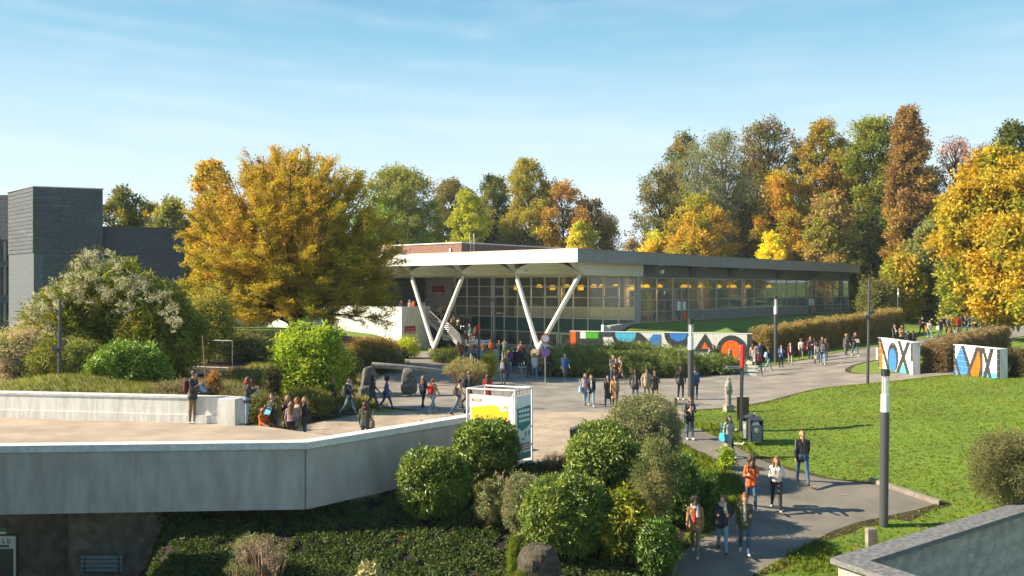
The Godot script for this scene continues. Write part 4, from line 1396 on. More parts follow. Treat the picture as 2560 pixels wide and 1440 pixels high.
func make_trees() -> void:
	var G := "trees behind the restaurant roof"
	seen_tree("oak_tree", "large green oak just right of the golden hornbeam, behind the roof", 992, 410, 205, 118, 1.5, [Color(0.05, 0.10, 0.016), Color(0.08, 0.165, 0.02), Color(0.10, 0.19, 0.025), Color(0.22, 0.18, 0.02)], {"group": G, "per": 62, "lobes": 42, "peak": 0.5, "from": 0.22, "top": 0.75})
	seen_tree("maple_tree", "dark brownish-green tree between the green oak and the roof ladder", 1135, 448, 130, 126, 1.5, [Color(0.035, 0.055, 0.012), Color(0.06, 0.085, 0.016), Color(0.17, 0.12, 0.025)], {"group": G, "per": 56, "top": 0.7})
	seen_tree("maple_tree", "small tree with a yellow-green top above the roof ladder", 1172, 475, 90, 112, 1.5, [Color(0.035, 0.06, 0.012), Color(0.09, 0.12, 0.014), Color(0.30, 0.25, 0.015)], {"group": G, "lobes": 24, "top": 0.9, "per": 50})
	seen_tree("maple_tree", "slim grey-green tree left of the tall gold-topped one", 1240, 434, 115, 124, 1.5, [Color(0.04, 0.065, 0.014), Color(0.08, 0.115, 0.025), Color(0.14, 0.16, 0.04)], {"group": G, "per": 50, "from": 0.2})
	seen_tree("maple_tree", "tallest olive-gold tree in the middle behind the roof", 1322, 396, 128, 120, 1.5, [Color(0.05, 0.07, 0.012), Color(0.15, 0.13, 0.016), Color(0.27, 0.19, 0.02)], {"group": G, "per": 54, "lobes": 40, "from": 0.15, "top": 0.8})
	seen_tree("cherry_tree", "airy golden tree right of the tallest one, dark trunk showing", 1408, 455, 145, 118, 1.5, [Color(0.30, 0.22, 0.015), Color(0.40, 0.25, 0.018), Color(0.33, 0.15, 0.02)], {"group": G, "per": 34, "lobes": 30, "from": 0.3, "top": 0.7})
	seen_tree("cherry_tree", "orange-brown tree at the right end of the row, half bare", 1482, 492, 118, 122, 1.5, [Color(0.34, 0.22, 0.015), Color(0.28, 0.14, 0.02), Color(0.16, 0.09, 0.03)], {"group": G, "per": 36, "lobes": 26, "from": 0.25})
	seen_tree("cherry_tree", "nearly bare grey twiggy tree at the gap in the row", 1520, 530, 75, 124, 1.5, [Color(0.12, 0.085, 0.05), Color(0.17, 0.11, 0.06)], {"group": G, "per": 12, "lobes": 34, "from": 0.3, "leaf": "fine", "size": 0.5})
	seen_tree("small_tree", "small golden bush-like tree in front of the orange-brown one", 1455, 560, 78, 112, 1.5, YELLOW, {"group": G, "per": 46, "lobes": 16, "from": 0.3})
	seen_tree("small_tree", "low pale brown tree at the gap before the right-hand wood", 1585, 598, 70, 130, 1.5, [Color(0.22, 0.14, 0.05), Color(0.30, 0.2, 0.07)], {"group": G, "per": 26, "lobes": 14})
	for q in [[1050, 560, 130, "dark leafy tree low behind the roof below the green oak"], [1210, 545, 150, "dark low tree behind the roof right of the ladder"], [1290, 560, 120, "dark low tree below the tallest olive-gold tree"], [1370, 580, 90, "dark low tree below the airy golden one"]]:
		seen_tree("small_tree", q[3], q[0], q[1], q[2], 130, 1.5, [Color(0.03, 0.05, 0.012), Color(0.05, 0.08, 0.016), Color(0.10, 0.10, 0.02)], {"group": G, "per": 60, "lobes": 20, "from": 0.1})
	G = "trees behind the dark block"
	seen_tree("ash_tree", "sparse green ash behind the tower of the dark block", 312, 465, 100, 100, 1.0, [Color(0.05, 0.08, 0.018), Color(0.09, 0.12, 0.025), Color(0.16, 0.16, 0.03)], {"group": G, "per": 26, "lobes": 26, "from": 0.4})
	seen_tree("ash_tree", "small yellow-brown tree right of the sparse green ash", 378, 508, 75, 104, 1.0, MIXED, {"group": G, "per": 36, "lobes": 20})
	seen_tree("willow_tree", "pale yellow-green tree between the dark block and the hornbeam", 432, 500, 110, 98, 1.0, [Color(0.17, 0.16, 0.03), Color(0.27, 0.22, 0.03), Color(0.32, 0.2, 0.03)], {"group": G, "per": 52, "from": 0.1})
	seen_tree("poplar_tree", "golden poplar rising behind the left side of the hornbeam", 535, 402, 130, 92, 1.0, [Color(0.22, 0.19, 0.015), Color(0.42, 0.27, 0.016), Color(0.44, 0.22, 0.015)], {"group": G, "per": 52, "lobes": 40, "from": 0.1})
	G = "trees of the wood on the right"
	seen_tree("oak_tree", "sparse dark tree standing apart at the left edge of the wood", 1652, 415, 115, 122, 2.5, [Color(0.06, 0.075, 0.02), Color(0.11, 0.11, 0.03), Color(0.17, 0.13, 0.03)], {"group": G, "per": 26, "lobes": 30, "from": 0.28})
	seen_tree("oak_tree", "tall thin-leaved brownish oak left of the birch", 1708, 333, 130, 128, 2.5, [Color(0.07, 0.09, 0.02), Color(0.15, 0.12, 0.03), Color(0.24, 0.14, 0.03)], {"group": G, "per": 28, "lobes": 46, "from": 0.25})
	seen_tree("birch_tree", "tall birch with white trunk and drooping grey-green foliage", 1812, 320, 125, 118, 2.5, [Color(0.10, 0.11, 0.04), Color(0.15, 0.15, 0.05), Color(0.20, 0.18, 0.06)], {"group": G, "per": 24, "lobes": 48, "from": 0.2, "leaf": "fine", "bark": M.birch, "size": 0.7})
	seen_tree("birch_tree", "leaning birch with pale trunk left of the tall birch", 1762, 360, 90, 116, 2.5, [Color(0.12, 0.12, 0.04), Color(0.18, 0.16, 0.05)], {"group": G, "per": 20, "lobes": 30, "from": 0.3, "leaf": "fine", "bark": M.birch, "lean": -0.08})
	seen_tree("maple_tree", "yellow-orange tree low in front of the birches", 1745, 490, 140, 112, 2.5, [Color(0.20, 0.19, 0.015), Color(0.32, 0.225, 0.015), Color(0.40, 0.21, 0.015)], {"group": G, "per": 54, "from": 0.05})
	seen_tree("maple_tree", "golden bushy tree beside the gap at the roof edge", 1648, 578, 95, 116, 2.5, YELLOW, {"group": G, "per": 50, "lobes": 18, "from": 0.1})
	seen_tree("oak_tree", "broad olive oak with a brown patch right of the birch", 1925, 303, 165, 126, 2.5, [Color(0.10, 0.12, 0.018), Color(0.17, 0.15, 0.02), Color(0.20, 0.13, 0.035), Color(0.15, 0.09, 0.035)], {"group": G, "per": 48, "lobes": 50, "from": 0.15})
	seen_tree("maple_tree", "golden maple filling the middle of the wood", 1962, 425, 125, 114, 2.5, [Color(0.30, 0.23, 0.015), Color(0.44, 0.25, 0.015), Color(0.38, 0.17, 0.015)], {"group": G, "per": 56, "lobes": 40, "from": 0.05})
	seen_tree("maple_tree", "small vivid yellow tree against the roof of the restaurant", 1932, 588, 70, 106, 2.5, [Color(0.48, 0.38, 0.012), Color(0.62, 0.40, 0.012)], {"group": G, "per": 60, "lobes": 16, "from": 0.05})
	seen_tree("maple_tree", "green-brown tree behind the vivid yellow one", 1850, 500, 120, 120, 2.5, MIXED, {"group": G, "per": 50, "from": 0.05})
	seen_tree("oak_tree", "tall orange-gold oak left of the dark green one", 2062, 298, 115, 116, 2.5, [Color(0.15, 0.14, 0.015), Color(0.26, 0.18, 0.016), Color(0.31, 0.165, 0.02)], {"group": G, "per": 52, "lobes": 54, "from": 0.08})
	seen_tree("oak_tree", "rust-coloured lower tree between orange-gold and green oaks", 2075, 480, 110, 108, 2.5, [Color(0.27, 0.165, 0.035), Color(0.31, 0.19, 0.035), Color(0.2, 0.16, 0.02)], {"group": G, "per": 52, "lobes": 34, "from": 0.05})
	seen_tree("oak_tree", "tall deep green oak right of centre in the wood", 2188, 294, 150, 112, 2.5, [Color(0.045, 0.075, 0.012), Color(0.085, 0.13, 0.014), Color(0.13, 0.17, 0.018), Color(0.2, 0.18, 0.02)], {"group": G, "per": 56, "lobes": 56, "from": 0.05})
	seen_tree("oak_tree", "tall narrow orange-brown tree with the highest top of the wood", 2272, 272, 100, 104, 2.5, [Color(0.28, 0.20, 0.014), Color(0.29, 0.165, 0.018), Color(0.24, 0.12, 0.028)], {"group": G, "per": 58, "lobes": 66, "from": 0.04, "lobe": 0.85, "top": 0.8, "peak": 0.4})
	seen_tree("pine_tree", "dark tree behind the narrow orange-brown one", 2325, 420, 100, 120, 2.5, [Color(0.03, 0.045, 0.012), Color(0.06, 0.07, 0.02), Color(0.14, 0.09, 0.03)], {"group": G, "per": 40, "lobes": 36, "from": 0.05})
	seen_tree("cherry_tree", "nearly bare reddish tree in the gap before the pylon", 2392, 343, 105, 112, 2.5, [Color(0.22, 0.09, 0.05), Color(0.30, 0.13, 0.06)], {"group": G, "per": 9, "lobes": 56, "from": 0.3, "leaf": "fine", "size": 0.7, "lobe": 0.9})
	seen_tree("cherry_tree", "thin reddish tree behind the big golden one", 2470, 355, 80, 112, 2.5, [Color(0.22, 0.10, 0.05), Color(0.26, 0.14, 0.05)], {"group": G, "per": 14, "lobes": 40, "from": 0.3, "leaf": "fine"})
	seen_tree("oak_tree", "dark green oak showing above the big golden tree", 2545, 305, 130, 100, 2.5, [Color(0.04, 0.06, 0.012), Color(0.07, 0.095, 0.016)], {"group": G, "per": 52, "lobes": 40, "from": 0.1})
	seen_tree("oak_tree", "big golden oak with hanging boughs over the road at far right", 2505, 372, 250, 70, -99.0, [Color(0.15, 0.155, 0.012), Color(0.24, 0.20, 0.014), Color(0.36, 0.235, 0.014), Color(0.40, 0.22, 0.014)], {"group": G, "per": 95, "lobes": 70, "from": 0.12, "size": 0.5, "lobe": 1.05, "peak": 0.42})
	seen_tree("oak_tree", "golden oak bough mass at the edge of the frame beside the road", 2620, 400, 200, 64, -99.0, [Color(0.16, 0.16, 0.012), Color(0.28, 0.21, 0.014), Color(0.38, 0.22, 0.014)], {"group": G, "per": 70, "lobes": 40, "from": 0.12, "size": 0.5, "lobe": 1.0})
	seen_tree("hazel_tree", "olive-green bushy tree below the bare reddish one", 2345, 545, 125, 98, -99.0, [Color(0.07, 0.09, 0.018), Color(0.14, 0.15, 0.03), Color(0.2, 0.17, 0.04)], {"group": G, "per": 56, "lobes": 36, "from": 0.03})
	seen_tree("hazel_tree", "leafy green tree beside the big golden oak's trunk", 2402, 620, 100, 90, -99.0, [Color(0.06, 0.09, 0.014), Color(0.14, 0.17, 0.02), Color(0.25, 0.22, 0.02)], {"group": G, "per": 60, "lobes": 26, "from": 0.03, "size": 0.6})
	seen_tree("hazel_tree", "bright yellow-green tree low beside the right end of the roof", 2255, 640, 85, 96, -99.0, [Color(0.16, 0.18, 0.014), Color(0.30, 0.25, 0.016), Color(0.36, 0.22, 0.02)], {"group": G, "per": 60, "lobes": 24, "from": 0.03, "size": 0.6})
	seen_tree("hazel_tree", "orange-tinged small tree right behind the roof tip", 2160, 600, 100, 118, 2.5, [Color(0.2, 0.14, 0.03), Color(0.33, 0.17, 0.04), Color(0.14, 0.14, 0.02)], {"group": G, "per": 50, "lobes": 26, "from": 0.03})
	for q in [[1890, 400, 110, "olive tree filling the gap between the broad oak and the birches"], [2010, 360, 100, "yellow-olive tree between the broad oak and the orange-gold oak"], [2125, 350, 100, "gold-green tree between the orange-gold and the deep green oaks"], [2235, 400, 90, "dull green tree left of the tall narrow orange-brown one"], [1700, 450, 120, "olive-gold tree behind the leaning birch"]]:
		seen_tree("maple_tree", q[3], q[0], q[1], q[2], 128, 2.5, [Color(0.09, 0.11, 0.016), Color(0.16, 0.155, 0.02), Color(0.27, 0.21, 0.02)], {"group": G, "per": 50, "lobes": 34, "from": 0.05})
	for q in [[1820, 600, 110, "green undergrowth tree behind the roof between the birches"], [2010, 590, 110, "brown-gold undergrowth tree behind the middle of the roof"], [2110, 640, 90, "rusty undergrowth tree near the right end of the roof"]]:
		seen_tree("small_tree", q[3], q[0], q[1], q[2], 124, 2.5, MIXED, {"group": G, "per": 56, "lobes": 18, "from": 0.05})
	# trees beyond the right edge of the frame, whose reflection the shaded glazing shows
	for i in 5:
		var x := 62.0 + i * 6.5
		tree("maple_tree", ["golden", "olive", "rusty", "yellow", "dark green"][i] + " tree beyond the right edge of the view", Vector3(x, th(x, 108 + (i % 2) * 9), -108.0 - (i % 2) * 9), 17.0 + (i * 7 % 4), 9.0, [GOLD, OLIVE, RUST, YELLOW, GREEN][i], {"group": G, "per": 36, "lobes": 26, "from": 0.08, "size": 0.9})
	make_hornbeam()

func make_hornbeam() -> void:
	var r := RandomNumberGenerator.new()
	r.seed = 61
	var d := 61.0
	var base := at(738, 872, d)
	base.y = th(base.x, d)
	var o := thing("hornbeam_tree", "huge golden vase-shaped hornbeam with fanning dark branches in front of the restaurant", "tree", base)
	var h := at(738, 385, d).y - base.y
	var hw := 7.25
	var tm := MB.new()
	var lv := Leaves.new()
	tm.tube(PackedVector3Array([Vector3(0, -0.4, 0), Vector3(0.05, 1.2, 0), Vector3(0, 2.4, 0.05), Vector3(0.05, 4.2, 0), Vector3(-0.1, 7.0, 0.1)]), PackedFloat32Array([0.62, 0.5, 0.45, 0.33, 0.2]), 10)
	var pal := [Color(0.16, 0.155, 0.012), Color(0.27, 0.205, 0.014), Color(0.38, 0.245, 0.016), Color(0.42, 0.235, 0.02), Color(0.33, 0.155, 0.03)]
	for i in 165:
		var u := (i + 0.5) / 165.0
		var a := i * 2.39996 + r.randf() * 0.3
		var el := lerpf(-0.34, 1.45, pow(u, 0.95)) + r.randfn() * 0.05
		var reach := 1.0
		var tip := Vector3(cos(a) * cos(el) * hw, 6.3 + (sin(el) * (h - 6.3) if el > 0.0 else sin(el) * 11.0), sin(a) * cos(el) * hw * 0.95)
		if el < 0.35:
			tip *= Vector3(1.0, 1.0, 1.0)
			tip.y -= 0.6
		reach = r.randf_range(0.9, 1.03)
		var start := Vector3(cos(a) * 0.25, lerpf(1.8, 5.0, r.randf() * (0.4 + 0.6 * u)), sin(a) * 0.25)
		tip = start + (tip - start) * reach
		var bend := start.lerp(tip, 0.45) + Vector3(0, -0.9 * cos(el) if el > 0.3 else 0.7, 0)
		var pts := PackedVector3Array()
		var rad := PackedFloat32Array()
		for k in 7:
			var t := k / 6.0
			pts.append(start * (1 - t) * (1 - t) + bend * 2.0 * t * (1 - t) + tip * t * t)
			rad.append(lerpf(0.13, 0.02, pow(t, 0.6)))
		tm.tube(pts, rad, 5, false)
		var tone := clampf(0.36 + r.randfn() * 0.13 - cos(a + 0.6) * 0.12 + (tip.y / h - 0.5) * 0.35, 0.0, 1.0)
		for s in 22:
			var t := r.randf_range(0.28, 1.0)
			var p := start * (1 - t) * (1 - t) + bend * 2.0 * t * (1 - t) + tip * t * t
			var fwd := ((bend - start) * (1 - t) + (tip - bend) * t).normalized()
			var out := (fwd + ball(r) * 1.0 + Vector3(cos(a), 0.1, sin(a)) * 0.3).normalized()
			var ln := r.randf_range(0.7, 1.7) * (1.25 - 0.65 * t)
			tm.tube(PackedVector3Array([p, p + out * ln * 0.55 + Vector3(0, 0.06, 0), p + out * ln]), PackedFloat32Array([0.02, 0.012, 0.004]), 3, false)
			var sparse := 0.45 if tip.y > h * 0.93 and tip.x > 0.0 else 1.0
			for c in 9:
				if r.randf() > sparse:
					continue
				var q := p + out * ln * r.randf_range(0.1, 1.08) + ball(r) * 0.17
				var sc := r.randf_range(0.17, 0.33)
				var z := out
				var x := z.cross(Vector3.UP + ball(r) * 0.25).normalized()
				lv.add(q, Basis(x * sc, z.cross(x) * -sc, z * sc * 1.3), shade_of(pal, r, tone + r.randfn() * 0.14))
	part(o, "trunk", tm.mesh(), M.bark)
	scatter(o, "crown", lv, sprig.spray, M.leaf)

# ---------------------------------------------------------------- shrubs, hedges, ground cover
func seen_bush(called: String, label: String, px: float, top: float, wide: float, d: float, pal: Array, opt := {}) -> Node3D:
	var w := at(px, top, d)
	var g := th(w.x, d)
	var wd := wide * d / FOC
	return bush(called, label, Vector3(w.x, g, -d), wd, w.y - g, wd * opt.get("deep", 0.9), pal, opt)

func twigs(called: String, label: String, px: float, top: float, wide: float, d: float, n: int, mt: Material, tuft: Array = [], tuft_size := 0.09, thick := 0.013) -> void:
	var r := RandomNumberGenerator.new()
	r.seed = hash(label) % 100000
	var w := at(px, top, d)
	var g := th(w.x, d)
	var h := w.y - g
	var hw := wide * d / FOC * 0.5
	var o := thing(called, label, "shrub", Vector3(w.x, g, -d))
	var b := MB.new()
	var lv := Leaves.new()
	for i in n:
		var a := r.randf() * TAU
		var q := sqrt(r.randf())
		var tip := Vector3(cos(a) * hw * q, h * r.randf_range(0.6, 1.0) * (1.0 - 0.3 * q), sin(a) * hw * q)
		var s := Vector3(tip.x * 0.25, -0.15, tip.z * 0.25)
		var mid := s.lerp(tip, 0.55) + ball(r) * hw * 0.08
		b.tube(PackedVector3Array([s, mid, tip]), PackedFloat32Array([thick * 1.6, thick, thick * 0.6]), 4, false)
		for e in 2:
			var f := mid.lerp(tip, r.randf())
			b.tube(PackedVector3Array([f, f + (ball(r) + Vector3(0, 0.9, 0)) * h * 0.14]), PackedFloat32Array([thick * 0.6, thick * 0.3]), 3, false)
		if tuft.size():
			for e in 5:
				lv.add(tip + ball(r) * tuft_size * 1.5, turns[r.randi() % 64].scaled(Vector3.ONE * tuft_size * r.randf_range(0.7, 1.3)), shade_of(tuft, r, r.randf()))
	part(o, "branches", b.mesh(), mt)
	if tuft.size():
		scatter(o, "foliage", lv, sprig.fine, M.leaf)

func hedge(label: String, pts: Array, wd: float, h: float, pal: Array, size := 0.2, per := 260) -> void:
	var r := RandomNumberGenerator.new()
	r.seed = hash(label) % 100000
	var o := thing("clipped_hedge", label, "hedge")
	var f := FastNoiseLite.new()
	f.frequency = 0.35
	var lv := Leaves.new()
	var core := MB.new()
	var st := MB.new()
	for k in pts.size() - 1:
		var a: Vector2 = pts[k]
		var b: Vector2 = pts[k + 1]
		var dir := (b - a).normalized()
		var acr := Vector2(-dir.y, dir.x)
		var ln := a.distance_to(b)
		for i in int(ln * per * (h * 2.0 + wd) / 4.0):
			var s := r.randf_range(-0.3, ln + 0.3)
			var u := r.randf() * (2.0 * h + wd)
			var q := Vector2.ZERO  # (across, up)
			if u < h:
				q = Vector2(-wd * 0.5, u)
			elif u < h + wd:
				q = Vector2(u - h - wd * 0.5, h)
			else:
				q = Vector2(wd * 0.5, u - h - wd)
			if k == 0 and r.randf() < 0.05:
				s = -0.3
				q = Vector2(r.randf_range(-0.5, 0.5) * wd, r.randf() * h)
			if k == pts.size() - 2 and r.randf() < 0.05:
				s = ln + 0.3
				q = Vector2(r.randf_range(-0.5, 0.5) * wd, r.randf() * h)
			var g := a + dir * s + acr * q.x
			var bump := 1.0 + f.get_noise_2d(g.x * 2.0, g.y * 2.0 + q.y * 3.0) * 0.16
			var round_ := 1.0 - 0.22 * pow(clampf(q.y / h, 0, 1), 6.0) if absf(q.x) > wd * 0.45 else 1.0
			g = a + dir * s + acr * q.x * bump * round_ * r.randf_range(0.82, 1.03)
			var y := th(g.x, g.y) + 0.05 + q.y * bump * (1.0 - absf(r.randfn()) * 0.04)
			lv.add(Vector3(g.x, y, -g.y), turns[r.randi() % 64].scaled(Vector3.ONE * size * r.randf_range(0.7, 1.2)), shade_of(pal, r, 0.5 + f.get_noise_2d(g.x * 3.0, g.y * 3.0 + y * 4.0) + r.randfn() * 0.22))
		var n := int(ln / 1.5) + 1
		for i in n:
			var c0 := a.lerp(b, float(i) / n)
			var c1 := a.lerp(b, float(i + 1) / n)
			var g0 := Vector3(c0.x, th(c0.x, c0.y) + h * 0.42, -c0.y)
			var g1 := Vector3(c1.x, th(c1.x, c1.y) + h * 0.42, -c1.y)
			core.bar(g0, g1, wd * 0.7, h * 0.84)
			st.cyl(Vector3(c0.x, th(c0.x, c0.y) - 0.2, -c0.y), Vector3(c0.x, th(c0.x, c0.y) + h * 0.6, -c0.y), 0.03, 0.02, 5)
	part(o, "stems", st.mesh(), M.bark)
	part(o, "inner_foliage", core.mesh(), rough_inner(pal[1]))
	scatter(o, "foliage", lv, sprig.fine, M.leaf)

func rock(o: Node3D, called: String, size: Vector3, sd: int, mt: Material, rugged := 0.3, twist := 0.0, square := 4.0) -> MeshInstance3D:  # a faceted boulder standing on y = 0
	var f := FastNoiseLite.new()
	f.seed = sd
	f.frequency = 0.8
	f.noise_type = FastNoiseLite.TYPE_CELLULAR
	var b := MB.new()
	var rings := 14
	var sides := 16
	var pts := []
	for j in rings + 1:
		var row := []
		for i in sides:
			var ph := PI * j / rings
			var a := TAU * i / sides
			var dir := Vector3(sin(ph) * cos(a), cos(ph), sin(ph) * sin(a))
			var k := pow(pow(absf(dir.x), square) + pow(absf(dir.y), square) + pow(absf(dir.z), square), -1.0 / square)
			var p := dir * k * (1.0 + rugged * f.get_noise_3dv(dir * 1.6 + Vector3.ONE * sd)) * size * 0.5
			p.y += size.y * 0.5
			p.x += twist * p.y
			p.x *= 1.0 - 0.28 * p.y / size.y
			row.append(p)
		pts.append(row)
	for j in rings:
		for i in sides:
			var i2 := (i + 1) % sides
			b.tri(pts[j][i], pts[j][i2], pts[j + 1][i])
			b.tri(pts[j][i2], pts[j + 1][i2], pts[j + 1][i])
	return part(o, called, b.mesh(), mt)

func make_shrubs() -> void:
	var G := "clipped shrubs on the bank"
	seen_bush("laurel_shrub", "rounded clipped laurel against the grey parapet", 1083, 1128, 162, 27.2, LAUREL, {"group": G, "size": 0.12, "power": 3.0, "bumpy": 0.6})
	seen_bush("laurel_shrub", "tall clipped laurel in front of the banner frame", 1216, 1055, 150, 28.7, LAUREL, {"group": G, "size": 0.12, "power": 3.0, "bumpy": 0.6})
	seen_bush("laurel_shrub", "large flat-topped laurel below the litter bin post", 1512, 1090, 175, 27.6, LAUREL, {"group": G, "size": 0.12, "power": 3.6, "bumpy": 0.6})
	seen_bush("laurel_shrub", "flat clipped laurel behind the large flat-topped one", 1507, 1060, 130, 29.4, LAUREL, {"group": G, "size": 0.12, "power": 3.2, "bumpy": 0.5})
	seen_bush("laurel_shrub", "front laurel swelling over the boulder", 1412, 1194, 205, 24.9, LAUREL, {"group": G, "size": 0.115, "power": 2.4, "bumpy": 0.8})
	seen_bush("euonymus_shrub", "small pale-edged round shrub between two laurels", 1307, 1190, 92, 25.9, GREYGREEN, {"group": G, "size": 0.09, "leaf": "fine", "power": 2.6})
	seen_bush("olive_shrub", "tall grey-green rounded shrub beside the plaza edge", 1612, 994, 176, 29.8, GREYGREEN, {"group": G, "size": 0.11, "leaf": "fine", "power": 2.3, "loose": 0.16, "spill": 0.14})
	seen_bush("laurel_shrub", "dark round laurel beside the path behind the young tree", 1692, 1145, 98, 26.6, GREEN, {"group": G, "size": 0.11, "power": 2.6})
	seen_bush("hydrangea_shrub", "yellowing large-leaved shrub below the flat-topped laurel", 1562, 1234, 122, 24.5, [Color(0.05, 0.08, 0.012), Color(0.08, 0.12, 0.016), Color(0.20, 0.22, 0.02)], {"group": G, "size": 0.17, "leaf": "laurel", "loose": 0.18, "gloss": false, "power": 2.2, "bumpy": 1.6})
	seen_bush("laurel_shrub", "low dark laurel at the bottom beside the path", 1642, 1302, 96, 23.9, GREEN, {"group": G, "size": 0.11, "power": 2.4})
	seen_bush("holly_shrub", "loose dark shrub on the verge where the path narrows", 1762, 1188, 62, 27.4, GREEN, {"group": G, "size": 0.11, "loose": 0.35, "spill": 0.3, "core": false, "power": 2.0})
	seen_bush("juniper_shrub", "small juniper with bare brown sides among the laurels", 1226, 1200, 80, 26.4, OLIVE, {"group": G, "size": 0.16, "leaf": "needle", "loose": 0.3, "core": false})
	seen_bush("sapling", "thin leafy sapling on the grass verge by the path", 1818, 1122, 40, 31.5, LIME, {"group": G, "size": 0.1, "loose": 0.5, "spill": 0.4, "core": false, "power": 1.8, "n": 220, "gloss": false})
	seen_bush("fern_plant", "bright lime fern beside the boulder", 1284, 1342, 30, 23.2, [Color(0.07, 0.11, 0.012), Color(0.14, 0.2, 0.02)], {"size": 0.06, "leaf": "fine", "loose": 0.3, "category": "plant", "gloss": false})
	seen_bush("fern_plant", "low lime fern in front of the boulder", 1300, 1425, 40, 22.0, [Color(0.06, 0.10, 0.012), Color(0.12, 0.17, 0.02)], {"size": 0.06, "leaf": "fine", "loose": 0.3, "category": "plant", "gloss": false})
	var gt := at(1645, 1090, 25.4)
	tree("young_tree", "young standard tree with a light trunk rising among the laurels", Vector3(gt.x, th(gt.x, 25.4), -25.4), gt.y - th(gt.x, 25.4), 1.32, GREYGREEN, {"from": 0.32, "lobes": 26, "lobe": 0.3, "per": 46, "size": 0.13, "leaf": "fine", "bark": M.pale_twig})
	twigs("pruned_hydrangea", "bare pruned hydrangea stems behind the pale-edged shrub", 1395, 1128, 78, 29.0, 60, M.twig, RUST, 0.05)
	twigs("pruned_hydrangea", "cut-back bare stems beside the banner frame", 1345, 1160, 60, 28.7, 26, M.twig)
	twigs("pruned_stump", "short pruned brown stump below the tall laurel", 1252, 1165, 40, 27.6, 9, M.pale_twig, [], 0.0, 0.035)
	twigs("pruned_hydrangea", "brown pruned hydrangea with dry tips under the parapet", 660, 1325, 130, 23.6, 46, M.pale_twig, [Color(0.2, 0.12, 0.07), Color(0.32, 0.2, 0.11)], 0.07, 0.022)
	twigs("pruned_hydrangea", "lower pruned hydrangea with pale green tips at the bottom", 600, 1385, 90, 22.8, 26, M.pale_twig, GREYGREEN, 0.08, 0.02)
	seen_bush("hydrangea_shrub", "grey-green leafy hydrangea behind the pruned stems", 620, 1345, 75, 24.2, GREYGREEN, {"size": 0.1, "leaf": "fine", "loose": 0.2})
	seen_bush("euonymus_shrub", "pale yellow-green leafy plant at the bottom edge", 925, 1412, 70, 22.0, [Color(0.16, 0.18, 0.06), Color(0.28, 0.27, 0.12)], {"size": 0.1, "leaf": "laurel", "loose": 0.25, "lift": 0.0})
	var bo := thing("boulder", "large brown weathered boulder at the foot of the front laurel", "boulder", Vector3(at(1346, 1400, 22.6).x, at(0, 1440, 22.6).y - 0.35, -22.6), 0.5)
	rock(bo, "stone", Vector3(1.5, 1.25, 1.2), 11, M.boulder, 0.35, 0.0, 2.4)
	# right corner shrub
	seen_bush("olive_shrub", "loose grey-leaved shrub behind the corner wall at the right edge", 2530, 1085, 190, 27.6, [Color(0.06, 0.075, 0.025), Color(0.10, 0.12, 0.045), Color(0.16, 0.17, 0.08)], {"gloss": false, "size": 0.11, "leaf": "fine", "loose": 0.4, "spill": 0.4, "core": false, "power": 2.0, "n": 5200})
	# left bed
	G = "shrubs in the bed behind the terrace"
	seen_tree("yew_tree", "broad dark yew at the middle of the left shrub mass", 300, 654, 270, 45.0, -99.0, [Color(0.06, 0.10, 0.016), Color(0.10, 0.15, 0.022), Color(0.19, 0.21, 0.03)], {"group": G, "leaf": "needle", "size": 0.6, "from": 0.04, "peak": 0.35, "lobes": 34, "per": 62, "lobe": 1.0})
	seen_tree("yew_tree", "yew on the left side of the shrub mass below the dark block", 165, 727, 207, 44.0, -99.0, [Color(0.07, 0.105, 0.016), Color(0.12, 0.16, 0.022), Color(0.20, 0.21, 0.03)], {"group": G, "leaf": "needle", "size": 0.6, "from": 0.04, "peak": 0.35, "lobes": 34, "per": 62, "lobe": 1.0})
	seen_tree("yew_tree", "yew on the right side of the shrub mass nearest the hornbeam", 410, 727, 171, 44.5, -99.0, [Color(0.06, 0.10, 0.016), Color(0.10, 0.15, 0.022), Color(0.19, 0.21, 0.03)], {"group": G, "leaf": "needle", "size": 0.6, "from": 0.04, "peak": 0.35, "lobes": 34, "per": 62, "lobe": 1.0})
	clematis()
	seen_bush("privet_shrub", "bright green privet in front of the yews", 320, 862, 180, 38.5, [Color(0.05, 0.10, 0.014), Color(0.09, 0.18, 0.02), Color(0.16, 0.25, 0.03)], {"group": G, "size": 0.17, "leaf": "laurel", "loose": 0.2, "bumpy": 1.5, "spill": 0.15})
	seen_bush("spindle_shrub", "straw-yellow leafy shrub at the left edge below the dark block", 55, 822, 150, 41.5, [Color(0.20, 0.19, 0.04), Color(0.36, 0.28, 0.09), Color(0.42, 0.27, 0.14)], {"group": G, "size": 0.2, "leaf": "fine", "loose": 0.25, "bumpy": 1.6, "spill": 0.2, "gloss": false})
	seen_bush("spindle_shrub", "green leafy shrub between the straw-yellow one and the privet", 165, 850, 170, 41.0, [Color(0.09, 0.12, 0.02), Color(0.15, 0.18, 0.03), Color(0.24, 0.22, 0.04)], {"group": G, "size": 0.2, "leaf": "fine", "loose": 0.25, "bumpy": 1.6, "spill": 0.2, "gloss": false})
	seen_bush("hazel_shrub", "yellow-green shrub between the yews and the hornbeam", 520, 735, 120, 52.0, [Color(0.12, 0.14, 0.02), Color(0.22, 0.22, 0.03), Color(0.3, 0.22, 0.03)], {"group": G, "size": 0.28, "leaf": "fine", "loose": 0.3, "bumpy": 2.0, "spill": 0.25, "gloss": false, "lift": 0.0})
	seen_bush("hazel_shrub", "brownish thicket under the left side of the hornbeam", 612, 842, 150, 54.0, OLIVE, {"group": G, "size": 0.28, "leaf": "fine", "loose": 0.35, "bumpy": 2.0, "spill": 0.25, "gloss": false, "lift": 0.0})
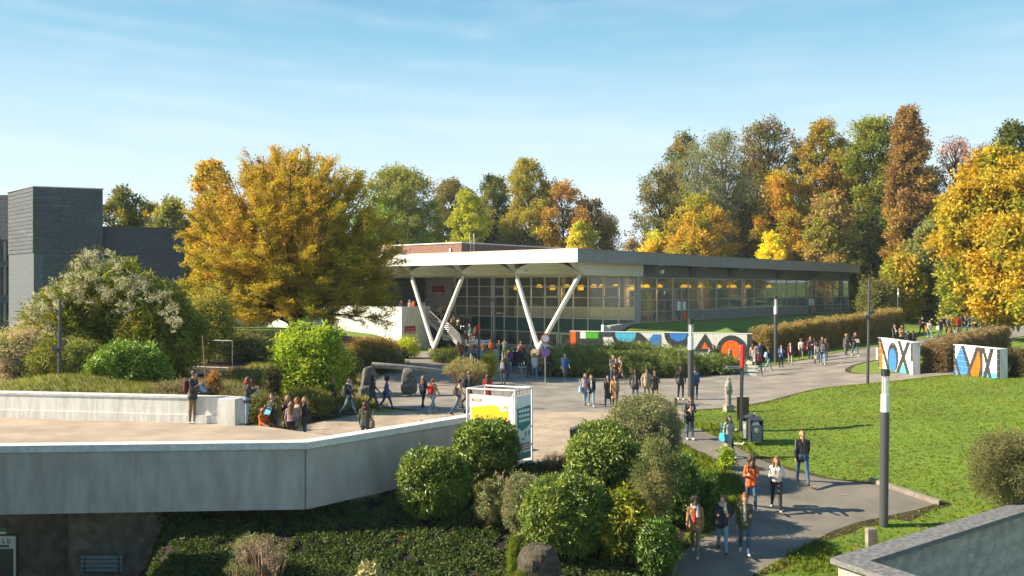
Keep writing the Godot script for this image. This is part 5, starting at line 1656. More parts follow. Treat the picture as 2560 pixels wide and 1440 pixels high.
	seen_bush("willow_shrub", "vivid lime-green willow bush in front of the hornbeam", 778, 818, 165, 42.5, LIME, {"group": G, "size": 0.22, "leaf": "laurel", "loose": 0.25, "bumpy": 1.8, "spill": 0.25, "gloss": false, "lift": 0.0})
	seen_bush("willow_shrub", "dull green bush on the right of the lime-green willow", 850, 880, 80, 49.0, [Color(0.06, 0.08, 0.018), Color(0.12, 0.13, 0.03)], {"group": G, "size": 0.22, "leaf": "fine", "loose": 0.3, "bumpy": 1.8, "spill": 0.25, "gloss": false, "lift": 0.0})
	seen_bush("dogwood_shrub", "rusty yellow shrub in front of the white wall", 935, 850, 130, 68.0, [Color(0.18, 0.16, 0.02), Color(0.27, 0.17, 0.03), Color(0.3, 0.14, 0.03)], {"group": G, "size": 0.3, "leaf": "fine", "loose": 0.3, "bumpy": 1.6, "gloss": false, "lift": 0.0})
	seen_bush("dogwood_shrub", "yellow-green shrub beside the cafeteria wall behind the seated pair", 1015, 850, 60, 74.0, [Color(0.30, 0.30, 0.015), Color(0.42, 0.38, 0.02)], {"group": G, "size": 0.3, "leaf": "fine", "loose": 0.3, "gloss": false, "lift": 0.0})
	seen_bush("juniper_shrub", "spreading green juniper at the foot of the left V column", 1115, 876, 80, 70.0, [Color(0.05, 0.08, 0.016), Color(0.09, 0.125, 0.025)], {"group": G, "size": 0.4, "leaf": "needle", "loose": 0.3, "gloss": false, "lift": 0.0})
	seen_bush("juniper_shrub", "low dark juniper left of the standing stones", 955, 885, 110, 62.0, [Color(0.05, 0.07, 0.02), Color(0.1, 0.11, 0.03)], {"group": G, "size": 0.4, "leaf": "needle", "loose": 0.3, "gloss": false, "lift": 0.0})
	twigs("brush_heap", "tangled brown brush beside the waymark post", 1165, 890, 110, 53.0, 150, M.pale_twig, [Color(0.2, 0.13, 0.05), Color(0.3, 0.24, 0.05)], 0.1, 0.016)
	seen_bush("dogwood_shrub", "small yellow-green bush behind the waymark post", 1222, 884, 44, 56.0, [Color(0.16, 0.15, 0.02), Color(0.32, 0.25, 0.02)], {"group": G, "size": 0.18, "leaf": "fine", "loose": 0.35, "gloss": false, "lift": 0.0})
	seen_bush("broom_shrub", "low mixed shrub at the end of the white parapet", 640, 985, 110, 34.6, OLIVE, {"group": G, "size": 0.14, "leaf": "fine", "loose": 0.35, "bumpy": 2.0, "spill": 0.2, "gloss": false, "lift": 0.0})
	seen_bush("broom_shrub", "low dark green shrub at the edge of the paving left of the walkers", 770, 975, 120, 40.0, [Color(0.05, 0.075, 0.016), Color(0.11, 0.12, 0.03)], {"group": G, "size": 0.15, "leaf": "fine", "loose": 0.3, "bumpy": 1.8, "gloss": false, "lift": 0.0})
	seen_bush("broom_shrub", "low shrub behind the middle of the white parapet", 455, 955, 140, 36.0, [Color(0.09, 0.09, 0.03), Color(0.16, 0.14, 0.05), Color(0.2, 0.12, 0.05)], {"group": G, "size": 0.15, "leaf": "fine", "loose": 0.3, "bumpy": 1.8, "gloss": false, "lift": 0.0})
	seen_bush("cypress_shrub", "small rust-brown dead conifer behind the white parapet", 535, 922, 34, 36.5, RUST, {"group": G, "size": 0.22, "leaf": "needle", "loose": 0.2, "gloss": false, "lift": 0.0, "power": 1.6})
	seen_bush("cypress_shrub", "small dark conifer behind the group of students", 680, 915, 46, 39.5, [Color(0.03, 0.04, 0.014), Color(0.06, 0.065, 0.02)], {"group": G, "size": 0.22, "leaf": "needle", "loose": 0.25, "gloss": false, "lift": 0.0})
	# the big juniper mound in front of the mural wall
	var mm := at(1545, 857, 61.0)
	bush("juniper_mound", "wide juniper mound in front of the long mural wall", Vector3(mm.x, -0.35, -61.0), 11.2, mm.y - 0.1, 6.5, [Color(0.06, 0.095, 0.026), Color(0.10, 0.145, 0.038), Color(0.16, 0.205, 0.06)], {"size": 0.3, "leaf": "needle", "loose": 0.02, "bumpy": 0.12, "gloss": false, "lift": 0.0, "power": 2.1, "n": 26000})
	seen_bush("juniper_shrub", "low juniper beyond the right end of the mound", 1790, 892, 110, 60.5, [Color(0.055, 0.09, 0.024), Color(0.10, 0.145, 0.04)], {"size": 0.42, "leaf": "needle", "loose": 0.1, "gloss": false, "lift": 0.0})
	var beech := [Color(0.13, 0.095, 0.02), Color(0.22, 0.15, 0.03), Color(0.30, 0.175, 0.045)]
	hedge("long clipped beech hedge turning golden beside the road", [Vector2(18.9, 68.6), Vector2(24.0, 72.3), Vector2(30.0, 77.5), Vector2(35.5, 84.0)], 1.8, 2.15, beech, 0.24, 300)
	hedge("brown clipped hedge running back from the blue oval mural panel", [Vector2(24.6, 52.4), Vector2(28.0, 56.5), Vector2(33.5, 62.0)], 1.3, 1.6, [Color(0.10, 0.06, 0.02), Color(0.18, 0.11, 0.035), Color(0.24, 0.14, 0.05)], 0.2, 330)
	hedge("dark clipped hedge at the right edge behind the orange drop panel", [Vector2(25.6, 45.6), Vector2(32.0, 48.5)], 1.0, 1.25, [Color(0.07, 0.05, 0.018), Color(0.13, 0.085, 0.03)], 0.18, 330)
	# verge shrubs at the wood's edge
	G = "bushes along the wood's edge"
	for q in [[2190, 700, 80, 94, "grey-brown bush beside the right end of the restaurant", OLIVE], [2225, 715, 80, 96, "reddish bush behind the far lamp post", RUST], [2290, 700, 110, 100, "dark bush at the wood's edge right of the far lamp post", GREEN], [2385, 700, 110, 96, "olive bush at the wood's edge behind the yellow jacket", OLIVE], [2470, 720, 110, 100, "dark bush under the big golden oak", GREEN], [2560, 720, 110, 98, "brown bush under the boughs at the right edge", MIXED]]:
		seen_bush("hazel_shrub", q[4], q[0], q[1], q[2], q[3], q[5], {"group": G, "size": 0.42, "leaf": "fine", "loose": 0.25, "bumpy": 1.8, "spill": 0.2, "gloss": false, "lift": 0.0})

func clematis() -> void:
	var r := RandomNumberGenerator.new()
	r.seed = 77
	var o := thing("clematis", "white fluffy clematis seed heads draped over the tops of the yews", "climber", at(270, 760, 44.0))
	var lv := Leaves.new()
	var gl := Leaves.new()
	for q in [[205, 655], [230, 640], [255, 648], [285, 662], [182, 690], [155, 718], [125, 740], [98, 765], [232, 700], [300, 705], [330, 728], [368, 718], [396, 742], [345, 700], [262, 730], [88, 792], [140, 765], [415, 770], [205, 735], [315, 765], [110, 820], [60, 880], [430, 800], [95, 850]]:
		var big := r.randf_range(14.0, 26.0)
		for i in 11:
			var px: float = q[0] + r.randfn() * big * 0.75
			var py: float = q[1] + r.randfn() * big * 0.55
			var p := at(px, py, 42.8 - clampf((py - 640.0) / 90.0, 0.0, 1.6) + r.randfn() * 0.3) - o.position
			for k in 4:
				lv.add(p + ball(r) * 0.13, turns[r.randi() % 64].scaled(Vector3.ONE * r.randf_range(0.06, 0.11)), Color(0.62, 0.58, 0.5) * r.randf_range(0.75, 1.1))
			gl.add(p + ball(r) * 0.2, turns[r.randi() % 64].scaled(Vector3.ONE * 0.2), shade_of(OLIVE, r, r.randf() * 0.6))
	scatter(o, "seed_heads", lv, sprig.puff, M.leaf)
	scatter(o, "foliage", gl, sprig.fine, M.leaf)

func cover(called: String, label: String, category: String, l: Leaves, m: Mesh, mt: Material) -> void:
	var i := scatter(self, numbered(called), l, m, mt)
	tag(i, label, category)

func make_ground_cover() -> void:
	var r := RandomNumberGenerator.new()
	r.seed = 31
	# ivy on the bank under the parapet
	var f := FastNoiseLite.new()
	f.frequency = 0.25
	var lv := Leaves.new()
	var n := 0
	while n < 52000:
		var x := r.randf_range(-10.6, 4.2)
		var d := r.randf_range(19.5, 29.8)
		n += 1
		if side(-6.0, 26.9, -1.1, 32.6, x, d) > 0.0 and x < -1.0 and d > 27.2 or f.get_noise_2d(x * 3.0, d * 3.0) > 0.3:
			continue
		var y := th(x, d)
		var nn := Vector3(y - th(x + 0.3, d), 0.3, th(x, d + 0.3) - y).normalized()
		var t := Basis(Quaternion(Vector3.UP, (nn + ball(r) * 0.35).normalized())) * Basis(Vector3.UP, r.randf() * TAU)
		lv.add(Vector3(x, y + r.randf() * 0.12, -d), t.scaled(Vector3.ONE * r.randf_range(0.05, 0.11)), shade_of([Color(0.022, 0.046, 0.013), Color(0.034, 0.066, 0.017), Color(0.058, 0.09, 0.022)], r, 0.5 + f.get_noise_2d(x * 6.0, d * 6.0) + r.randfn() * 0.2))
	for i in 9000:  # hanging on the wall below the bridge
		var x := r.randf_range(-11.0, -5.0)
		var y := r.randf_range(-2.9, -0.72)
		if x < -10.4 - (y + 0.7) * 0.25 + r.randfn() * 0.12:
			continue
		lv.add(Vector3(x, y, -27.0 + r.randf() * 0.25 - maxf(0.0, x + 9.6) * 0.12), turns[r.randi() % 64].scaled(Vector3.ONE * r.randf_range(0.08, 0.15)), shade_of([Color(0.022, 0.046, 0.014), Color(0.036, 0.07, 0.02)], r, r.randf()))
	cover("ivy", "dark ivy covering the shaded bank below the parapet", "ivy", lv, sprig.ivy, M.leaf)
	# short grass of the lawns
	lv = Leaves.new()
	var road := PackedVector2Array()
	for i in 130000:
		var x := r.randf_range(4.6, 27.0)
		var d := 19.5 + 31.0 * pow(r.randf(), 1.25)
		if absf(x / d) > 0.6 or Geometry2D.is_point_in_polygon(Vector2(x, d), keep_path) or Geometry2D.is_point_in_polygon(Vector2(x, d), keep_road) or Geometry2D.is_point_in_polygon(Vector2(x, d), keep_bed):
			continue
		var k := r.randf_range(0.03, 0.06)
		var w := r.randf_range(0.85, 1.15)
		lv.add(Vector3(x, th(x, d) - 0.01, -d), Basis(Vector3.UP, r.randf() * TAU).scaled(Vector3(k * 2.2, k, k * 2.2)), Color(0.185 * w * r.randf_range(0.85, 1.25), 0.30 * w, 0.018))
	for i in 9000:
		var x := r.randf_range(4.0, 9.0)
		var d := r.randf_range(24.0, 38.0)
		if Geometry2D.is_point_in_polygon(Vector2(x, d), keep_path) or Geometry2D.is_point_in_polygon(Vector2(x, d), keep_bed):
			continue
		var k := r.randf_range(0.07, 0.16)
		lv.add(Vector3(x, th(x, d) - 0.01, -d), Basis(Vector3.UP, r.randf() * TAU).scaled(Vector3(k * 1.4, k, k * 1.4)), Color(0.2 * r.randf_range(0.7, 1.3), 0.27, 0.02))
	cover("lawn_grass", "short sunlit grass of the lawns beside the path", "grass", lv, sprig.blade, M.leaf)
	# tall grass behind the terrace wall and around the stones
	lv = Leaves.new()
	for i in 9000:
		var x := r.randf_range(-20.5, -14.2)
		var d := r.randf_range(34.6, 38.5)
		var h := 0.75 * exp(-pow((x + 18.0) / 2.4, 2.0) - pow((d - 36.4) / 1.5, 2.0)) + 0.25
		lv.add(Vector3(x, th(x, d) + h * r.randf() * 0.7, -d), Basis(Vector3.UP, r.randf() * TAU).scaled(Vector3(0.3, 0.4, 0.3)), shade_of([Color(0.10, 0.13, 0.02), Color(0.16, 0.19, 0.03), Color(0.22, 0.2, 0.05)], r, r.randf()))
	for i in 5000:
		var x := r.randf_range(-14.5, -2.5)
		var d := r.randf_range(41.5, 58.0)
		if Geometry2D.is_point_in_polygon(Vector2(x, d), keep_road) or side(-8.0, 42.6, -2.0, 46.0, x, d) < 0.0:
			continue
		lv.add(Vector3(x, th(x, d), -d), Basis(Vector3.UP, r.randf() * TAU).scaled(Vector3(0.3, r.randf_range(0.15, 0.4), 0.3)), shade_of([Color(0.14, 0.19, 0.02), Color(0.2, 0.2, 0.03), Color(0.24, 0.17, 0.06)], r, r.randf()))
	for i in 2600:
		var x := r.randf_range(-14.0, -8.9)
		var d := r.randf_range(33.4, 41.0)
		lv.add(Vector3(x, th(x, d), -d), Basis(Vector3.UP, r.randf() * TAU).scaled(Vector3(0.3, r.randf_range(0.2, 0.55), 0.3)), shade_of([Color(0.12, 0.14, 0.03), Color(0.2, 0.17, 0.05), Color(0.26, 0.18, 0.08)], r, r.randf()))
	cover("tall_grass", "rough tall grass in the bed behind the white parapet", "grass", lv, sprig.reed, M.leaf)
	# fallen leaves
	lv = Leaves.new()
	for i in 7000:
		var x := r.randf_range(-10.0, 26.0)
		var d := r.randf_range(21.0, 62.0)
		var far := Geometry2D.is_point_in_polygon(Vector2(x, d), keep_path) or Geometry2D.is_point_in_polygon(Vector2(x, d), keep_road)
		if far and r.randf() < 0.8 or x < -4.0 and d < 33.0:
			continue
		lv.add(Vector3(x, floor_y(x, d) + 0.035, -d), Basis.from_euler(Vector3(r.randfn() * 0.3, r.randf() * TAU, r.randfn() * 0.3)).scaled(Vector3(0.05, 0.02, 0.05) * r.randf_range(0.7, 1.5)), shade_of(GOLD, r, r.randf()))
	cover("fallen_leaves", "scattered yellow and brown fallen leaves on grass and paving", "leaves", lv, sprig.ivy, M.leaf)

# ---------------------------------------------------------------- people
# each body is one skin meshed from a field of tapered bones (surface nets); surfaces: skin, top, legs, shoes, eyes, lips
class Field:
	var o: Vector3
	var c: float
	var nx: int
	var ny: int
	var nz: int
	var f := PackedFloat32Array()
	var raw := PackedFloat32Array()
	var reg := PackedByteArray()
	func _init(lo: Vector3, hi: Vector3, cell: float) -> void:
		o = lo
		c = cell
		nx = int((hi.x - lo.x) / cell) + 2
		ny = int((hi.y - lo.y) / cell) + 2
		nz = int((hi.z - lo.z) / cell) + 2
		f.resize(nx * ny * nz)
		f.fill(1.0)
		raw.resize(nx * ny * nz)
		raw.fill(1.0)
		reg.resize(nx * ny * nz)
	func bone(a: Vector3, b: Vector3, ra: float, rb: float, region: int, k := 0.03, sq := Vector3.ONE) -> void:
		var pad := maxf(ra, rb) * maxf(1.0 / sq.x, 1.0 / sq.z) + c * 2.5 + k
		var lo := ((a.min(b) - Vector3.ONE * pad - o) / c).floor()
		var hi := ((a.max(b) + Vector3.ONE * pad - o) / c).ceil()
		var ab := (b - a) * sq
		var l2 := maxf(ab.length_squared(), 1e-8)
		for z in range(maxi(0, int(lo.z)), mini(nz, int(hi.z) + 1)):
			for y in range(maxi(0, int(lo.y)), mini(ny, int(hi.y) + 1)):
				var i := (z * ny + y) * nx + maxi(0, int(lo.x))
				for x in range(maxi(0, int(lo.x)), mini(nx, int(hi.x) + 1)):
					var p := (o + Vector3(x, y, z) * c - a) * sq
					var t := clampf(p.dot(ab) / l2, 0.0, 1.0)
					var d := (p - ab * t).length() - lerpf(ra, rb, t)
					if d < raw[i]:
						raw[i] = d
						reg[i] = region
					var g := f[i]
					if g > 0.9:
						f[i] = d
					else:
						var h := maxf(k - absf(g - d), 0.0) / k
						f[i] = minf(g, d) - h * h * k * 0.25
					i += 1
	func cut(lo: Vector3, hi: Vector3) -> void:  # take a box away
		var i := 0
		for z in nz:
			for y in ny:
				for x in nx:
					var p := o + Vector3(x, y, z) * c
					var q := (p - (lo + hi) * 0.5).abs() - (hi - lo) * 0.5
					var d := Vector3(maxf(q.x, 0), maxf(q.y, 0), maxf(q.z, 0)).length() + minf(maxf(q.x, maxf(q.y, q.z)), 0.0)
					f[i] = maxf(f[i], -d)
					i += 1
	func nets(out: Array) -> void:  # adds to out[region] (MB)
		var idx := PackedInt32Array()
		idx.resize(f.size())
		idx.fill(-1)
		var vs := PackedVector3Array()
		var ns := PackedVector3Array()
		var rs := PackedByteArray()
		var sy := nx
		var sz := nx * ny
		var off := PackedInt32Array([0, 1, sy, sy + 1, sz, sz + 1, sz + sy, sz + sy + 1])
		for z in nz - 1:
			for y in ny - 1:
				for x in nx - 1:
					var i := z * sz + y * sy + x
					var m := 0
					for k in 8:
						if f[i + off[k]] < 0.0:
							m += 1
					if m == 0 or m == 8:
						continue
					var p := Vector3.ZERO
					var w := 0.0
					for e in [[0, 1], [2, 3], [4, 5], [6, 7], [0, 2], [1, 3], [4, 6], [5, 7], [0, 4], [1, 5], [2, 6], [3, 7]]:
						var a: int = e[0]
						var b: int = e[1]
						var fa := f[i + off[a]]
						var fb := f[i + off[b]]
						if (fa < 0.0) != (fb < 0.0):
							var t := fa / (fa - fb)
							p += Vector3(a & 1, (a >> 1) & 1, a >> 2).lerp(Vector3(b & 1, (b >> 1) & 1, b >> 2), t)
							w += 1.0
					var g := Vector3(f[i + 1] + f[i + sy + 1] + f[i + sz + 1] + f[i + sz + sy + 1] - f[i] - f[i + sy] - f[i + sz] - f[i + sz + sy], f[i + sy] + f[i + sy + 1] + f[i + sz + sy] + f[i + sz + sy + 1] - f[i] - f[i + 1] - f[i + sz] - f[i + sz + 1], f[i + sz] + f[i + sz + 1] + f[i + sz + sy] + f[i + sz + sy + 1] - f[i] - f[i + 1] - f[i + sy] - f[i + sy + 1])
					idx[i] = vs.size()
					vs.append(o + (Vector3(x, y, z) + p / w) * c)
					ns.append(g.normalized())
					rs.append(reg[i])
		var maps := []
		for k in out.size():
			maps.append({})
		for z in range(1, nz - 1):
			for y in range(1, ny - 1):
				for x in range(1, nx - 1):
					var i := z * sz + y * sy + x
					var s := f[i] < 0.0
					for ax in 3:
						var step: int = [1, sy, sz][ax]
						if (f[i + step] < 0.0) == s:
							continue
						var u: int = [sy, sz, 1][ax]
						var v: int = [sz, 1, sy][ax]
						var q := [idx[i - u - v], idx[i - v], idx[i], idx[i - u]]
						if q.min() < 0:
							continue
						var rg: int = rs[q[2]]
						var mb: MB = out[rg]
						var ids := PackedInt32Array()
						for e in q:
							if not maps[rg].has(e):
								maps[rg][e] = mb.v.size()
								mb.v.append(vs[e])
								mb.n.append(ns[e])
							ids.append(maps[rg][e])
						if s:
							mb.ix.append_array(PackedInt32Array([ids[0], ids[2], ids[1], ids[0], ids[3], ids[2]]))
						else:
							mb.ix.append_array(PackedInt32Array([ids[0], ids[1], ids[2], ids[0], ids[2], ids[3]]))

var head_parts := []
var hand_mesh: ArrayMesh
var hairs := {}
var bodies := {}

func make_heads() -> void:
	var f := Field.new(Vector3(-0.12, -0.1, -0.14), Vector3(0.12, 0.26, 0.16), 0.0095)
	f.bone(Vector3(0, 0.125, -0.015), Vector3(0, 0.13, 0.005), 0.087, 0.085, 0, 0.02, Vector3(1.14, 0.92, 1.0))
	f.bone(Vector3(0, 0.06, 0.035), Vector3(0, 0.03, 0.058), 0.052, 0.03, 0, 0.03)
	f.bone(Vector3(0, 0.115, 0.085), Vector3(0, 0.082, 0.104), 0.012, 0.017, 0, 0.012)
	f.bone(Vector3(-0.032, 0.135, 0.07), Vector3(0.032, 0.135, 0.07), 0.018, 0.018, 0, 0.015)
	for s in [-1, 1]:
		f.bone(Vector3(s * 0.078, 0.12, -0.012), Vector3(s * 0.082, 0.085, -0.006), 0.017, 0.012, 0, 0.008)
		f.bone(Vector3(s * 0.035, 0.095, 0.055), Vector3(s * 0.03, 0.07, 0.055), 0.026, 0.02, 0, 0.02)
	f.bone(Vector3(0, 0.04, -0.02), Vector3(0, -0.07, -0.025), 0.052, 0.056, 0, 0.03)
	var outs := [MB.new()]
	f.nets(outs)
	var eyes := MB.new()
	var lips := MB.new()
	for s in [-1, 1]:
		eyes.lathe(Vector3(s * 0.03, 0.108, 0.079), PackedVector2Array([Vector2(0.001, -0.007), Vector2(0.012, -0.002), Vector2(0.012, 0.003), Vector2(0.001, 0.007)]), 8)
		eyes.box(Vector3(s * 0.031, 0.132, 0.087), Vector3(0.035, 0.006, 0.008))
	lips.box(Vector3(0, 0.05, 0.083), Vector3(0.042, 0.012, 0.012))
	head_parts = [outs[0].mesh(), eyes.mesh(), lips.mesh()]
	# a relaxed hand: palm, four fingers of unequal length and a thumb, wrist at the origin, fingers along -y, palm towards -x of the left hand
	f = Field.new(Vector3(-0.06, -0.21, -0.07), Vector3(0.06, 0.05, 0.08), 0.0062)
	f.bone(Vector3(0, 0.03, 0), Vector3(0, -0.02, 0), 0.024, 0.022, 0, 0.02)
	for q in [-0.026, -0.009, 0.009, 0.026]:
		f.bone(Vector3(0, -0.02, q * 0.5), Vector3(0, -0.085, q), 0.014, 0.0125, 0, 0.012)
	var ln := [0.062, 0.076, 0.072, 0.055]
	for i in 4:
		var z: float = [0.029, 0.0095, -0.0105, -0.03][i]
		var k := Vector3(0, -0.09, z)
		var m := k + Vector3(-0.012, -ln[i] * 0.52, z * 0.12)
		f.bone(k, m, 0.0095, 0.0088, 0, 0.004)
		f.bone(m, m + Vector3(-0.022, -ln[i] * 0.42, 0), 0.0088, 0.0075, 0, 0.004)
	f.bone(Vector3(0, -0.028, 0.022), Vector3(-0.012, -0.06, 0.052), 0.0125, 0.0105, 0, 0.008)
	f.bone(Vector3(-0.012, -0.06, 0.052), Vector3(-0.024, -0.092, 0.052), 0.0105, 0.0085, 0, 0.004)
	outs = [MB.new()]
	f.nets(outs)
	hand_mesh = outs[0].mesh()
	for kind in ["short", "long", "tail", "curly", "bun", "cap", "bob"]:
		f = Field.new(Vector3(-0.24, -0.36, -0.26), Vector3(0.24, 0.36, 0.2), 0.013)
		f.bone(Vector3(0, 0.137, -0.022), Vector3(0, 0.142, -0.008), 0.098, 0.097, 0, 0.02, Vector3(1.1, 0.95, 1.0))
		if kind == "curly":
			for i in 26:
				var y := 1.0 - 2.0 * (i + 0.5) / 26.0
				var a := i * 2.39996
				f.bone(Vector3(0, 0.13, -0.02) + Vector3(cos(a) * sqrt(1 - y * y) * 0.105, y * 0.1 + 0.03, sin(a) * sqrt(1 - y * y) * 0.1), Vector3(0, 0.14, -0.02), 0.05, 0.03, 0, 0.015)
		f.cut(Vector3(-0.068, -0.1, 0.032), Vector3(0.068, 0.165 if kind != "cap" else 0.15, 0.2))
		f.cut(Vector3(-0.15, -0.4, -0.03), Vector3(0.15, 0.06, 0.2))
		if kind == "long":
			for s in [-1, 1]:
				f.bone(Vector3(s * 0.05, 0.12, -0.07), Vector3(s * 0.065, -0.2, -0.09), 0.055, 0.035, 0, 0.03)
				f.bone(Vector3(s * 0.085, 0.14, -0.005), Vector3(s * 0.1, -0.17, 0.035), 0.026, 0.028, 0, 0.025)
			f.bone(Vector3(0, 0.1, -0.09), Vector3(0, -0.23, -0.105), 0.055, 0.04, 0, 0.03)
		elif kind == "bob":
			for s in [-1, 1]:
				f.bone(Vector3(s * 0.082, 0.14, -0.01), Vector3(s * 0.09, 0.0, 0.01), 0.03, 0.03, 0, 0.025)
				f.bone(Vector3(s * 0.05, 0.12, -0.07), Vector3(s * 0.06, -0.02, -0.07), 0.055, 0.04, 0, 0.03)
		elif kind == "tail":
			f.bone(Vector3(0, 0.15, -0.11), Vector3(0, 0.1, -0.15), 0.035, 0.035, 0, 0.02)
			f.bone(Vector3(0, 0.1, -0.15), Vector3(0, -0.1, -0.13), 0.038, 0.022, 0, 0.02)
		elif kind == "bun":
			f.bone(Vector3(0, 0.22, -0.085), Vector3(0, 0.23, -0.09), 0.05, 0.05, 0, 0.02)
		elif kind == "cap":
			f.bone(Vector3(-0.04, 0.165, 0.08), Vector3(0.04, 0.165, 0.08), 0.02, 0.02, 0, 0.02)
			f.bone(Vector3(-0.035, 0.155, 0.13), Vector3(0.035, 0.155, 0.13), 0.016, 0.016, 0, 0.04)
		outs = [MB.new()]
		f.nets(outs)
		hairs[kind] = outs[0].mesh()

# thigh and knee left / right, arm swing and elbow left / right, arm splay, lean
const POSES := {
	"stand": [0.04, 0.05, -0.04, 0.03, 0.02, 0.25, 0.05, 0.3, 0.17, 0.0],
	"walk": [0.46, 0.16, -0.36, 0.34, -0.34, 0.3, 0.34, 0.4, 0.1, 0.05],
	"walk2": [-0.3, 0.42, 0.4, 0.1, 0.26, 0.45, -0.28, 0.25, 0.12, 0.04],
	"stroll": [0.22, 0.1, -0.2, 0.22, -0.16, 0.3, 0.18, 0.4, 0.1, 0.02],
	"hold": [0.05, 0.05, -0.05, 0.05, 0.15, 1.75, 0.2, 1.7, 0.2, 0.0],
	"walkhold": [0.34, 0.12, -0.3, 0.3, 0.1, 1.7, 0.1, 1.75, 0.2, 0.03],
	"onearm": [0.3, 0.1, -0.26, 0.28, 0.2, 1.6, -0.15, 0.3, 0.15, 0.03],
	"pockets": [0.1, 0.08, -0.1, 0.12, -0.3, 0.75, -0.3, 0.75, 0.32, 0.0],
	"phone": [0.03, 0.03, -0.03, 0.03, 0.35, 1.75, 0.3, 1.85, 0.1, 0.08],
	"sit": [1.5, 1.45, 1.42, 1.5, 0.5, 0.6, 0.5, 0.7, 0.1, 0.1],
	"climb": [0.75, 0.8, -0.12, 0.1, -0.25, 0.35, 0.3, 0.5, 0.12, 0.12]}

func body(pose: String, coat: int, cell: float) -> Array:  # [mesh, head transform, feet drop, wrists]
	var key := "%s%d%s" % [pose, coat, cell]
	if bodies.has(key):
		return bodies[key]
	var q: Array = POSES[pose]
	var leg := []
	var low := 9.0
	for s in 2:
		var a: float = q[s * 2]
		var b: float = q[s * 2 + 1]
		var x := 0.092 if s == 0 else -0.092
		var hip := Vector3(x, 0.92, 0)
		var knee := hip + Vector3(x * 0.12, -cos(a), sin(a)) * 0.43
		var ank := knee + Vector3(0, -cos(a - b), sin(a - b)) * 0.42
		var pitch := clampf((a - b) * 0.8, -0.9, 0.25)
		var toe := ank + Vector3(x * 0.2, -0.045 * cos(pitch) + 0.16 * sin(pitch), 0.16 * cos(pitch) + 0.045 * sin(pitch))
		var heel := ank + Vector3(0, -0.05, -0.045)
		leg.append([hip, knee, ank, toe, heel])
		low = minf(low, minf(toe.y - 0.03, heel.y - 0.032))
	var lean: float = q[9]
	var tip := Basis(Vector3.RIGHT, lean)
	var up := func(p: Vector3) -> Vector3: return tip * (p - Vector3(0, 0.95, 0)) + Vector3(0, 0.95, 0)
	var f := Field.new(Vector3(-0.5, low - 0.05, -0.66), Vector3(0.5, 1.58, 0.66), cell)
	for s in 2:
		var l: Array = leg[s]
		f.bone(l[0], l[1], 0.088, 0.058, 2, 0.035)
		f.bone(l[1], l[2], 0.058, 0.042, 2, 0.02)
		f.bone(l[1].lerp(l[2], 0.2) + Vector3(0, 0, -0.012), l[1].lerp(l[2], 0.55), 0.054, 0.046, 2, 0.02)
		f.bone(l[4], l[3], 0.036, 0.033, 3, 0.015)
		f.bone(l[2], l[4].lerp(l[3], 0.35), 0.04, 0.036, 3, 0.015)
	f.bone(Vector3(-0.06, 0.94, -0.012), Vector3(0.06, 0.94, -0.012), 0.108, 0.108, 2, 0.04)
	for s in [-1, 1]:
		f.bone(up.call(Vector3(s * 0.045, 0.99, -0.005)), up.call(Vector3(s * 0.045, 1.12, 0)), 0.108, 0.094, 1, 0.04)
		f.bone(up.call(Vector3(s * 0.045, 1.12, 0)), up.call(Vector3(s * 0.065, 1.3, 0.008)), 0.094, 0.104, 1, 0.04)
		f.bone(up.call(Vector3(0, 1.43, -0.012)), up.call(Vector3(s * 0.15, 1.39, -0.012)), 0.055, 0.06, 1, 0.035)
	f.bone(up.call(Vector3(0, 1.42, -0.005)), up.call(Vector3(0, 1.53, 0.01)), 0.058, 0.05, 0, 0.02)
	if coat > 0:
		var bot := 0.84 if coat == 1 else 0.55
		for s in [-1, 1]:
			f.bone(Vector3(s * 0.045, 1.06, 0), Vector3(s * 0.06, bot, 0.005), 0.104, 0.122 if coat == 1 else 0.135, 1, 0.03)
			f.bone(Vector3(s * 0.06, bot, 0.06), Vector3(s * 0.06, bot, -0.05), 0.075, 0.075, 1, 0.03)
	var wr := []
	for s in 2:
		var a: float = q[4 + s * 2]
		var e: float = q[5 + s * 2]
		var x := 1.0 if s == 0 else -1.0
		var sp: float = q[8]
		var sh: Vector3 = up.call(Vector3(x * 0.168, 1.385, -0.008))
		var el := sh + Vector3(x * sin(sp), -cos(a) * cos(sp), sin(a)) .normalized() * 0.275
		var fw := a + e
		var wrist := el + Vector3(-x * (0.22 if e > 1.0 else 0.05 if e > 0.6 else -0.03), -cos(fw), sin(fw)).normalized() * 0.24
		f.bone(sh, el, 0.057, 0.046, 1, 0.018)
		f.bone(el, wrist, 0.046, 0.037, 1, 0.012)
		wr.append([wrist, (wrist - el).normalized(), x])
	var outs := [MB.new(), MB.new(), MB.new(), MB.new()]
	f.nets(outs)
	var head := Transform3D(tip, up.call(Vector3(0, 1.485, 0.015)))
	outs[0].put(head_parts[0], head)
	for w in wr:
		var y: Vector3 = -w[1]
		var z := (Vector3(0, 0, 1) - y * y.z).normalized() if absf(y.z) < 0.8 else (Vector3(0, 1, 0) - y * y.y).normalized()
		var x: Vector3 = y.cross(z) * w[2]
		outs[0].put(hand_mesh, Transform3D(Basis(x, y, z), w[0]))
	var am := ArrayMesh.new()
	for k in 4:
		outs[k].mesh(am)
	for k in [1, 2]:
		var m := MB.new()
		m.put(head_parts[k], head)
		m.mesh(am)
	bodies[key] = [am, head, low, wr]
	return bodies[key]

